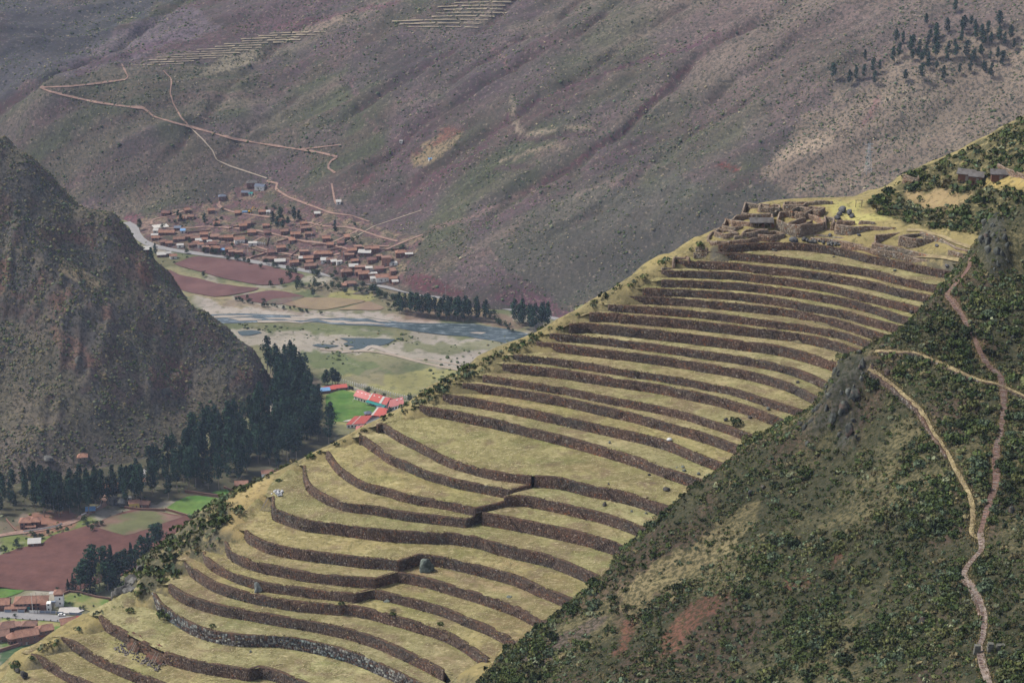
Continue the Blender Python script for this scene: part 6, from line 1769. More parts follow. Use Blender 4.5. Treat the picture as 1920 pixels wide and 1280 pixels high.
for i, (px, h, closed, gaps, lab) in enumerate([
        ([(1457, 428), (1478, 438), (1498, 444), (1522, 438), (1547, 429), (1528, 413), (1492, 404), (1462, 408)], 3.2, True, (), 'large roofless house with a tall corner facing the terraces'),
        ([(1477, 434), (1510, 417)], 2.8, False, (), 'dividing wall inside the large roofless house, its left one'), ([(1502, 438), (1522, 419)], 2.5, False, (), 'dividing wall inside the large roofless house, its right one'),
        ([(1480, 407), (1508, 412), (1524, 402), (1496, 396)], 2.6, True, ((.05, .1),), 'roofless room just behind the large tall cornered house'), ([(1510, 401), (1536, 407), (1546, 398), (1521, 393)], 2.4, True, ((.1, .16),), 'roofless room behind right of the large tall cornered house'),
        ([(1373, 425), (1411, 425), (1448, 420), (1447, 410), (1402, 410), (1380, 415)], 2.3, True, ((.2, .23),), 'long narrow roofless house left of the large one, behind the thatched shelter'), ([(1391, 409), (1421, 409), (1455, 404), (1455, 396), (1397, 398)], 2.2, True, (), 'roofless house behind the long narrow one'),
        ([(1423, 398), (1462, 397), (1461, 389), (1426, 390)], 2.0, True, ((.6, .65),), 'highest roofless house at the left of the ruins'), ([(1469, 395), (1505, 396), (1513, 386), (1471, 386)], 2.2, True, (), 'roofless house at the back against the far mountain'),
        ([(1514, 384), (1562, 382)], 1.5, False, (), 'low straight wall at the back of the ruins'), ([(1355, 431), (1375, 433), (1397, 426), (1384, 421), (1361, 424)], 1.8, True, ((.3, .36),), 'small roofless room at the left edge of the ruins'),
        ([(1341, 443), (1359, 447), (1385, 439), (1367, 434), (1346, 437)], 1.5, True, (), 'low square room nearest the left end of the ruins'), ([(1376, 446), (1393, 444)], 0.8, False, (), 'short low wall between the low square rooms'),
        ([(1392, 441), (1415, 445), (1440, 438), (1419, 433), (1397, 435)], 1.5, True, (), 'middle one of the three low square rooms'), ([(1421, 448), (1448, 452), (1472, 443), (1453, 437), (1431, 439)], 1.6, True, (), 'right one of the three low square rooms'),
        ([(1327, 452), (1334, 457), (1370, 458), (1402, 456), (1424, 447)], 1.1, False, (), 'low retaining wall in front of the three low square rooms'), ([(1328, 450), (1335, 438), (1350, 426), (1373, 416)], 0.8, False, (), 'low curved boundary wall along the left rim of the ruins'),
        ([(1567, 428), (1567, 438), (1594, 440), (1633, 431), (1680, 428)], 2.4, False, (), 'L shaped wall right of the large house, with a sharp corner'), ([(1568, 427), (1600, 421), (1641, 420)], 1.8, False, ((.5, .56),), 'back wall of the L shaped ruin'),
        ([(1547, 430), (1563, 431), (1563, 416), (1546, 414)], 2.6, True, ((.02, .12),), 'narrow roofless room between large house and L shaped wall'), ([(1685, 459), (1714, 463), (1757, 450), (1750, 442), (1721, 442), (1701, 450)], 2.0, True, ((.5, .55),), 'roofless house standing alone at the right of the plateau'),
        ([(1640, 457), (1665, 446), (1686, 436), (1701, 430)], 1.2, False, (), 'slanting rough wall left of the lone roofless house'), ([(1520, 448), (1560, 453), (1600, 459), (1637, 462)], 0.8, False, (), 'long low wall across the grass in front of the L shaped ruin'),
        ([(1525, 440), (1560, 443), (1590, 446)], 0.5, False, (), 'trace of a wall in the grass before the L shaped ruin'), ([(1693, 343), (1722, 343), (1722, 337)], 2.6, False, (), 'broken dark wall stub on the slope behind the ruins'), ([(1870, 322), (1900, 330), (1930, 335)], 2.0, False, (), 'dark stone wall beside the thatched huts')]):
    ruin(px, h, lab, 700 + i, closed, gaps=gaps)
for i, (px, h, lab) in enumerate([([(1577, 463), (1637, 475), (1687, 483), (1762, 492), (1812, 500)], 1.0, 'low wall under the lower grassy path beside the ruins'), ([(1635, 463), (1687, 470), (1760, 480)], 1.3, 'retaining wall in front of the lone roofless house'), ([(1778, 475), (1826, 487)], 1.3, 'short retaining wall near the rock pillar, lower one'),
                                 ([(1725, 440), (1767, 453), (1793, 467), (1826, 474)], 1.2, 'retaining wall under the upper grassy path'), ([(1304, 469), (1326, 467)], 1.0, 'upper short wall on the rim steps left of the ruins'), ([(1300, 481), (1326, 475)], 1.2, 'lower short wall on the rim steps left of the ruins'),
                                 ([(1262, 503), (1266, 487), (1288, 486), (1292, 500)], 2.0, 'small roofless tower on the left rim below the ruins'), ([(1240, 508), (1262, 500)], 0.6, 'low wall running down the rim from the small tower')]):
    ruin(px, h, lab, 760 + i, False, 'stone_wall', 'stone wall', 'low stone walls around the ruins', uneven=0.25)
for px, wd in (([(1700, 432), (1725, 432), (1767, 444), (1793, 456), (1830, 468)], 1.6), ([(1577, 459), (1637, 470), (1687, 479), (1762, 483), (1815, 492)], 1.2)):
    ribbon('path', px, wd, M['trail_grass'], 0.15, T=TA, step=1.0)
# thatched shelter in the ruins
M['thatch'] = vary_mat('grey_thatch', False, (0.12, 0.112, 0.11), scale=0.8, amt=0.4, bump=0.6, col2=(0.09, 0.08, 0.075))
M['adobe'] = vary_mat('adobe', False, (0.15, 0.075, 0.05), scale=0.6, amt=0.2, bump=0.2)


def thatch_hut(u, v, w, d, h, rz, label, open_=False, T=None):
    p = (T or TA).hit(np.array([u], float), np.array([v], float))[0]
    root = tag(empty('thatched_hut', p, rz), label, 'hut')
    if open_:
        for sx in (-0.9, -0.3, 0.3, 0.9):
            for sy in (-0.8, 0.8):
                m_ = MB(); m_.bar((sx * w / 2, sy * d / 2, -0.4), (sx * w / 2, sy * d / 2, h), 0.09, 0.08, 6); m_.build('post', M['wood'], root)
        for k in (-0.5, 0.1, 0.55):
            m_ = MB(); m_.box(k * w, 0, -0.3, w * 0.18, d * 0.5, h * 0.62, 0, 0.8); m_.build('clay_stub', M['adobe'], root)
    else:
        m_ = MB(); m_.box(0, 0, -0.8, w, d, h + 0.8); m_.build('wall', M['adobe'], root)
        m_ = MB(); m_.box(0.1 * w, -d / 2 - 0.02, -0.1, 0.9, 0.1, h * 0.75); m_.build('door', M['wood'], root)
    m_ = MB(); o_ = 0.5; rh = d * 0.33
    for s_ in (-1, 1):
        P = [(-w / 2 - o_, s_ * (d / 2 + o_), h - 0.25), (w / 2 + o_, s_ * (d / 2 + o_), h - 0.25), (w / 2 + o_, 0, h + rh), (-w / 2 - o_, 0, h + rh)]
        P += [(a, b2, c + 0.22) for a, b2, c in P]
        m_.add(P, [(0, 1, 2, 3), (4, 5, 6, 7), (0, 1, 5, 4), (1, 2, 6, 5), (2, 3, 7, 6), (3, 0, 4, 7)])
    m_.build('thatched_roof', M['thatch'], root)
    return root


thatch_hut(1427, 424, 6.2, 2.6, 1.7, 0.0, 'open thatched shelter on posts among the ruins', True)
thatch_hut(1812, 336, 4.6, 3.0, 2.1, -0.45, 'left half of the long thatched clay hut on the slope behind the ruins')
thatch_hut(1832, 340, 3.8, 3.0, 2.0, -0.45, 'right half of the long thatched clay hut on the slope behind the ruins')
thatch_hut(1873, 334, 4.6, 2.8, 1.7, -0.15, 'small thatched clay hut standing alone in the yellow grass')
p = TA.hit(np.array([1610.]), np.array([388.]))[0]
root = tag(empty('gallows_frame', p), 'small dark wooden frame at the back of the ruins', 'wooden frame')
for k in (-0.9, 0.9):
    m_ = MB(); m_.bar((k, 0, -0.2), (k, 0, 2.1), 0.1, 0.09, 5); m_.build('post', M['bark_dark'], root)
m_ = MB(); m_.bar((-1.2, 0, 2.1), (1.2, 0, 2.1), 0.1, 0.1, 5); m_.build('beam', M['bark_dark'], root)
# rock piles on the plateau
for i, (u, v, w, h, lab) in enumerate([(1487, 454, 3.6, 1.6, 'rounded dark rock mound before the tall cornered ruin'), (1580, 398, 3.2, 2.4, 'tallest dark rock of the pile on the bright grass'), (1592, 402, 2.6, 1.8, 'dark rock at the right side of the pile on the bright grass'), (1574, 404, 2.4, 1.3, 'low dark rock at the left side of the pile on the bright grass'),
                                       (1597, 407, 2.4, 1.2, 'low grey rock at the front of the pile on the bright grass'), (1570, 412, 2.6, 1.5, 'grey rock beside the narrow roofless room'), (1544, 398, 1.6, 0.8, 'small dark rock at the back wall of the ruins'), (1757, 462, 1.6, 0.8, 'dark rock in the grass right of the lone roofless house'),
                                       (1610, 442, 1.5, 0.8, 'small rock in the grass before the L shaped ruin'), (1556, 442, 1.4, 0.7, 'small grey stone before the L shaped ruin'), (1775, 499, 1.8, 0.8, 'dark rock on the grass near the path stairs')]):
    rock('rock', TA.hit(np.array([u], float), np.array([v], float))[0], w, h, lab, 'rock', 800 + i, (0.05, 0.05, 0.055), (0.12, 0.12, 0.125), sub=2)
for i in range(34):
    t = random.random(); u = 1505 + 70 * t; v = 450 + 10 * t + random.uniform(-3, 3)
    rock('rubble_stone', TA.hit(np.array([u], float), np.array([v], float))[0], random.uniform(0.8, 1.9), random.uniform(0.5, 1.1), 'grey block in the rubble bank above the highest terrace wall', 'stone', 840 + i % 7, (0.06, 0.058, 0.056), (0.15, 0.15, 0.145), group='blocks of the rubble bank', sub=1)

# ---- crags on the bushy hillside
CR = dict(c1=(0.035, 0.037, 0.033), c2=(0.085, 0.09, 0.078))
for i, (u, v, w, h, d, lab) in enumerate([(1580, 772, 5.5, 10.5, 0.8, 'tall grey crag edge below the rock pillars'), (1602, 745, 6.0, 7.0, 0.9, 'broad grey crag just under the two rock pillars'), (1560, 795, 4.0, 9.0, 0.8, 'lower left rib of the grey crag'), (1573, 700, 3.0, 3.5, 0.9, 'grey rock at the top left corner of the crag'),
                                          (1612, 692, 2.3, 3.1, 0.8, 'left rock pillar beside the path gap'), (1637, 692, 2.4, 3.4, 0.8, 'right rock pillar beside the path gap'), (1663, 702, 4.5, 4.0, 0.7, 'reddish grey rock face under the grassy path'), (1593, 815, 4.5, 7.5, 0.8, 'bottom rib of the grey crag'),
                                          (1500, 800, 3.2, 4.2, 0.8, 'separate grey rock left of the crag'), (1515, 835, 3.0, 3.5, 0.8, 'small grey rock below left of the crag'), (1851, 452, 4.2, 8.5, 0.9, 'grey rock pillar at the top of the hillside by the stair path'), (1872, 475, 4.0, 6.5, 0.9, 'reddish rock beside the grey pillar at the top'),
                                          (1766, 548, 2.6, 3.4, 0.9, 'dark rock at the bend of the stair path'), (1408, 928, 3.0, 4.6, 0.7, 'pale grey green rock standing alone on the hillside'), (1432, 915, 3.4, 2.6, 0.7, 'dark rock behind the pale grey green rock'), (1656, 652, 2.2, 2.4, 0.9, 'dark rock where the grassy path meets the terraces'),
                                          (1900, 640, 3.5, 5.0, 0.8, 'dark rock right of the stair path'), (1897, 960, 3.4, 4.0, 0.8, 'dark rock right of the path fork'), (1730, 1168, 3.4, 4.5, 0.8, 'dark rock on the lower hillside left of the path')]):
    p = TB.hit(np.array([u], float), np.array([v], float))[0]
    V, F, t = rock_mesh(900 + i, 4, 0.3, chips=34)
    V = V * (1 + 0.1 * np.round(3 * fbm(V[:, 0] * 2.2 + i, V[:, 2] * 1.6 + V[:, 1], 3, 900 + i)) / 3)[:, None]
    V = V * np.array([w * 0.42, w * 0.42 * d, h * 0.4]); V[:, 2] += h * 0.08; V[:, 0] += V[:, 2] * 0.12
    red = np.clip(fbm(V[:, 0], V[:, 2] * 0.6, 3, 33 + i) * 1.5, 0, 0.5)[:, None]
    col = (np.array(CR['c1']) * (1 - t) + np.array(CR['c2']) * t) * (1 - red) + np.array((0.12, 0.065, 0.05)) * red
    o = link('crag', npmesh('crag', V, F, M['rock'], col, False), None, p + np.array([0, 0.4, 0]), 0.3 * i)
    tag(o, lab, 'crag')


_j, _i = np.where(TB.crag > 0.35)
_rs = np.random.default_rng(41); _k = _rs.choice(len(_j), 420)
_Vs, _Fs, _Cs, _n = [], [], [], 0
for q in range(420):
    V, F, t = rock_mesh(2000 + q % 12, 2, 0.3, chips=24); s_ = _rs.uniform(0.4, 1.9)
    V = V * np.array([s_ * 0.7, s_ * 0.55, s_ * 1.3]); p = np.array([TB.X[_j[_k[q]], _i[_k[q]]] + _rs.uniform(-.5, .5), TB.Y[_j[_k[q]], _i[_k[q]]], TB.Z[_j[_k[q]], _i[_k[q]]]])
    _Vs.append(V + p); _Fs.append(F + _n); _Cs.append((np.array((0.04, 0.041, 0.037)) * (1 - t) + np.array((0.11, 0.115, 0.1)) * t) * _rs.uniform(0.7, 1.25)); _n += len(V)
tag(link('rubble', npmesh('rubble', np.concatenate(_Vs), np.concatenate(_Fs), M['rock'], np.concatenate(_Cs))), kind='stuff')


# ---- crags of the dark spur
for i, (u, v, w, h, lab) in enumerate([(118, 640, 26, 30, 'left grey rock buttress on the rocky mountain'), (140, 690, 26, 26, 'reddish lower part of the left rock buttress'), (175, 600, 20, 26, 'grey rock rib right of the left buttress'), (190, 640, 12, 22, 'thin rock rib beside the left buttress'), (320, 705, 26, 22, 'reddish crag low on the rocky mountain'), (345, 690, 16, 20, 'dark crag beside the reddish one'),
                                       (300, 735, 22, 14, 'red rock step below the reddish crag'), (15, 530, 20, 30, 'dark cliff at the left edge of the rocky mountain'), (60, 500, 22, 20, 'dark rock band high on the rocky mountain'), (262, 500, 16, 24, 'rock nose on the ridge of the rocky mountain'), (455, 700, 12, 14, 'small red crag near the foot of the ridge'),
                                       (95, 360, 18, 22, 'rock step on the skyline ridge of the rocky mountain')]):
    p = TC.hit(np.array([u], float), np.array([v], float))[0]
    V, F, t = rock_mesh(950 + i, 4, 0.5, chips=24)
    V = V * np.array([w * 0.3, w * 0.22, h * 0.36])
    red = np.clip(fbm(V[:, 0] / 6, V[:, 2] / 8, 3, 43 + i) * 1.6 + (0.3 if 'red' in lab else -0.15), 0, 0.75)[:, None]
    col = (np.array((0.045, 0.042, 0.038)) * (1 - t) + np.array((0.09, 0.085, 0.075)) * t) * (1 - red) + np.array((0.13, 0.066, 0.052)) * red
    o = link('crag', npmesh('crag', V, F, M['rock'], col, False), None, p + np.array([0.5, 4.0, -h * 0.12]), 0.0)
    tag(o, lab, 'crag')


# ---- steps and kerb walls of the footpaths
stm = []
for k in range(4):
    V, F, t = rock_mesh(1200 + k, 1, 0.25); V = np.clip(V, -0.8, 0.8)
    stm.append(npmesh('step', V, F, M['rock'], np.array([(0.16, 0.11, 0.095), (0.2, 0.16, 0.14), (0.13, 0.085, 0.075), (0.24, 0.2, 0.18)][k]) * (0.8 + 0.4 * t)))
for key, s0, s1, gap_, wd in (('red', 0.10, 0.34, 1.5, 1.9), ('red', 0.42, 0.60, 0.62, 1.9), ('red', 0.60, 0.98, 1.3, 1.7), ('low', 0.05, 0.25, 1.1, 1.6), ('low', 0.3, 0.85, 0.75, 1.5)):
    L = PW[key]; n = len(L); par = [o for o in bpy.data.objects if o.name.startswith('path')][0 if key == 'red' else 1]
    i = int(s0 * n)
    while i < int(s1 * n):
        p = L[i]; t = L[min(i + 2, n - 1)] - L[max(i - 2, 0)]
        o = link('step', random.choice(stm), par, (p[0] + random.uniform(-.12, .12), p[1], float(TB.h(p[0], p[1])) + 0.22), math.atan2(t[1], t[0]) + math.pi / 2 + random.uniform(-.12, .12))
        o.scale = (wd * random.uniform(0.42, 0.6), random.uniform(0.2, 0.32), 0.17)
        i += max(1, int(gap_ / 0.6 * random.uniform(0.8, 1.3)))


def path_wall(key, a, b2, side, h, label, seed):
    L = PW[key]; n = len(L); L = L[int(a * n):int(b2 * n)]
    t = np.gradient(L, axis=0); t /= np.linalg.norm(t, axis=1)[:, None]
    nr = np.stack([t[:, 1], -t[:, 0]], -1) * side
    line = L + nr * 0.85
    zc = TB.h(L[:, 0], L[:, 1]) + 0.1
    def lift(V):
        i = np.argmin((V[:, None, 0] - line[None, ::2, 0]) ** 2 + (V[:, None, 1] - line[None, ::2, 1]) ** 2, 1)
        V = V.copy(); V[:, 2] += zc[::2][i]; return V
    V, F = wall_solid(line, nr, 0.0, -h, 0.02, 0.7, seed)
    o = link('path_wall', npmesh('path_wall', lift(V), F, M['core'])); tag(o, label, 'stone wall', 'retaining walls of the footpaths')
    V, F, c = stone_face(line, nr, 0.0, -h, BROWN[:3] + [((0.2, 0.17, 0.14), .15)], 0.42, seed=seed)
    tag(link('stones', npmesh('stones', lift(V), F, M['stone'], facecol=c), o), kind='stuff')


BROWN = BROWN[:3] + [BROWN[3], BROWN[4]]
def _nz(c): s = sum(x[1] for x in c); return [(x[0], x[1] / s) for x in c]
_sf = stone_face
def stone_face(line, nrm, zt, zb, cols, size=0.5, proud=(0.02, 0.14), seed=0, gap=None): return _sf(line, nrm, zt, zb, _nz(cols), size, proud, seed, gap)
path_wall('tan', 0.03, 0.95, 1, 1.9, 'retaining wall under the grassy path above the bushes', 31)
path_wall('left', 0.02, 0.6, 1, 1.3, 'retaining wall under the narrow path running down from the pillars', 32)
path_wall('low', 0.25, 0.6, 1, 1.2, 'retaining wall on the bend of the cobbled lower path', 33)
for i, (u, v, w, h, lab) in enumerate([(1831, 1226, 1.2, 2.3, 'left stone gate pillar on the lower path'), (1856, 1222, 1.1, 2.2, 'right stone gate pillar on the lower path'), (1876, 1214, 1.6, 1.0, 'low stone block right of the gate pillars')]):
    p = TB.hit(np.array([u], float), np.array([v], float))[0]
    m_ = MB()
    for k in range(5 if i < 2 else 3):
        m_.box(p[0] + random.uniform(-.05, .05), p[1] + random.uniform(-.05, .05), p[2] - .2 + k * h / (5 if i < 2 else 3), w * random.uniform(.9, 1.05), 0.9, h / (5 if i < 2 else 3) * .96, random.uniform(-.06, .06))
    me = m_.mesh('gate_pillar', M['rock']); at = me.color_attributes.new('Col', 'FLOAT_COLOR', 'POINT'); at.data.foreach_set('color', np.tile(np.array((0.12, 0.118, 0.1, 1), np.float32), len(me.vertices)))
    tag(link('gate_pillar' if i < 2 else 'stone_block', me), lab, 'stone pillar' if i < 2 else 'stone block')
# cliff under the left end of the terraces
for i, (u, v, w, h, lab) in enumerate([(232, 1118, 5, 6, 'grey cliff rock above the road at the left end of the terraces'), (222, 1128, 4, 6, 'lower grey cliff rock above the road'), (250, 1090, 4, 4, 'grey rock higher on the bushy shoulder'), (246, 1110, 4, 4, 'grey rock between the cliff rocks'), (268, 1068, 3, 3, 'topmost grey rock on the skyline of the bushy shoulder')]):
    p = TA.hit(np.array([u], float), np.array([v], float))[0]
    rock('crag', p + np.array([0, 0, -h * .35]), w * 1.3, h, lab, 'crag', 1500 + i, (0.06, 0.058, 0.054), (0.15, 0.145, 0.135), sub=4)


# ============================================================ BUILDINGS
def pm(name, c, c2=None, s=0.5, amt=0.22): return vary_mat(name, False, c, scale=s, amt=amt, bump=0.15, col2=c2)


M['tile'] = pm('clay_tiles', (0.29, 0.16, 0.115), (0.235, 0.125, 0.095), 0.9)
M['tile_dull'] = pm('weathered_tiles', (0.235, 0.14, 0.11), (0.19, 0.115, 0.092), 0.9)
M['tile_hotel'] = pm('pinkish_tiles', (0.27, 0.15, 0.11), (0.22, 0.12, 0.09), 1.2)
M['tin'] = pm('pale_tin', (0.38, 0.37, 0.36), None, 0.6, 0.12)
M['tin_blue'] = pm('blue_sheet', (0.15, 0.28, 0.48), None, 0.6, 0.12)
M['slate'] = pm('grey_blue_roof', (0.13, 0.15, 0.2), None, 0.6, 0.2)
M['brick'] = pm('red_brick', (0.175, 0.085, 0.065), (0.14, 0.072, 0.06), 0.9)
M['adobe_far'] = pm('purple_adobe', (0.19, 0.105, 0.09), (0.15, 0.085, 0.078), 0.7)
M['brick_new'] = pm('orange_brick', (0.32, 0.17, 0.12), None, 0.8)
M['white'] = pm('white_plaster', (0.7, 0.69, 0.66), None, 0.4, 0.1)
M['yellow'] = pm('yellow_plaster', (0.5, 0.36, 0.1), None, 0.4, 0.1)
M['red_tin'] = pm('red_roof_sheet', (0.42, 0.1, 0.085), (0.36, 0.1, 0.09), 0.15, 0.12)
M['pink_tin'] = pm('faded_pink_sheet', (0.52, 0.2, 0.19), (0.46, 0.17, 0.16), 0.15, 0.12)
M['teal'] = pm('teal_sheet', (0.03, 0.2, 0.19), None, 0.3, 0.1)
m, n, l, b = _mat('dark_glass'); b.inputs['Base Color'].default_value = (0.015, 0.017, 0.02, 1); b.inputs['Roughness'].default_value = 0.15; b.inputs['Specular IOR Level'].default_value = 0.5; M['glass'] = m
M['bluepaint'] = pm('blue_grey_panels', (0.2, 0.24, 0.31), None, 0.3, 0.1)
M['black'] = pm('dark_paint', (0.02, 0.02, 0.022), None, 0.5, 0.1)


def roof_mesh(w, d, h, kind, over=0.45, rise=0.32, th=0.16):
    m_ = MB(); W, D = w / 2 + over, d / 2 + over; r = d * rise
    if kind == 'flat':
        m_.box(0, 0, h, w + over * 1.2, d + over * 1.2, 0.18)
    elif kind == 'shed':
        P = [(-W, -D, h - 0.1), (W, -D, h - 0.1), (W, D, h + r * 0.8), (-W, D, h + r * 0.8)]
        m_.add(P + [(x, y, z + th) for x, y, z in P], [(3, 2, 1, 0), (4, 5, 6, 7), (0, 1, 5, 4), (1, 2, 6, 5), (2, 3, 7, 6), (3, 0, 4, 7)])
    else:
        a = 0 if kind == 'gable' else min(W * 0.75, D)
        P = [(-W, -D, h - .12), (W, -D, h - .12), (W, D, h - .12), (-W, D, h - .12), (-W + a, 0, h + r), (W - a, 0, h + r)]
        m_.add(P, [(0, 1, 5, 4), (2, 3, 4, 5), (1, 2, 5), (3, 0, 4), (3, 2, 1, 0)])
        for (y0, y1) in ((-D, 0),):                             # ridge course
            m_.box(0, 0, h + r - 0.03, 2 * (W - a), 0.3, 0.14)
        n_ = max(3, int(w / 1.1))
        for k in range(n_):                                      # tile courses read as ribs down the slope
            x = -W + (k + .5) * 2 * W / n_
            xa = min(max(x, -W + a), W - a)
            for sy in (-1, 1):
                m_.bar((x, sy * D, h - .07), (xa if a else x, sy * 0.02, h + r + 0.02), 0.07, 0.07, 4)
    return m_


def house(u, v, w, d, h, rz, roof, wall, kind, label, group=None, nwin=2, T='ground', name='house', front=True, cat='house', pos=None, storeys=1):
    p = (on_ground(u, v) if T == 'ground' else at_z(u, v, 0.0)) if pos is None else np.array(pos, float)
    root = tag(empty(name, p, rz), label, cat, group)
    m_ = MB(); m_.box(0, 0, -1.2, w, d, h + 1.2)
    if kind == 'gable':
        r_ = d * 0.32
        m_.add([(-w / 2 + .02, -d / 2, h), (-w / 2 + .02, d / 2, h), (-w / 2 + .02, 0, h + r_ - .05), (w / 2 - .02, -d / 2, h), (w / 2 - .02, d / 2, h), (w / 2 - .02, 0, h + r_ - .05)], [(0, 2, 1), (3, 4, 5), (0, 3, 5, 2), (1, 2, 5, 4)])
    m_.build('wall', M[wall], root)
    roof_mesh(w, d, h, kind).build('roof', M[roof], root)
    m_ = MB(); m_.box(-w * 0.08, -d / 2 - 0.02, 0, 1.0, 0.14, 2.0); m_.build('door', M['wood'], root)
    for st in range(storeys):
        for k in range(nwin):
            x = -w / 2 + w * (k + .7) / (nwin + .4)
            z = 0.9 + st * (h / storeys)
            f = MB(); f.box(x, -d / 2 - 0.03, z, 1.0, 0.12, 0.9); wo = f.build('window', M['wood'], root)
            f = MB(); f.box(x, -d / 2 - 0.1, z + 0.1, 0.75, 0.05, 0.7); f.build('pane', M['glass'], wo)
    if w > 4:
        f = MB(); f.box(w / 2 + 0.02, 0, 1.0, 0.1, 1.0, 1.0); f.build('window', M['glass'], root)
    return root


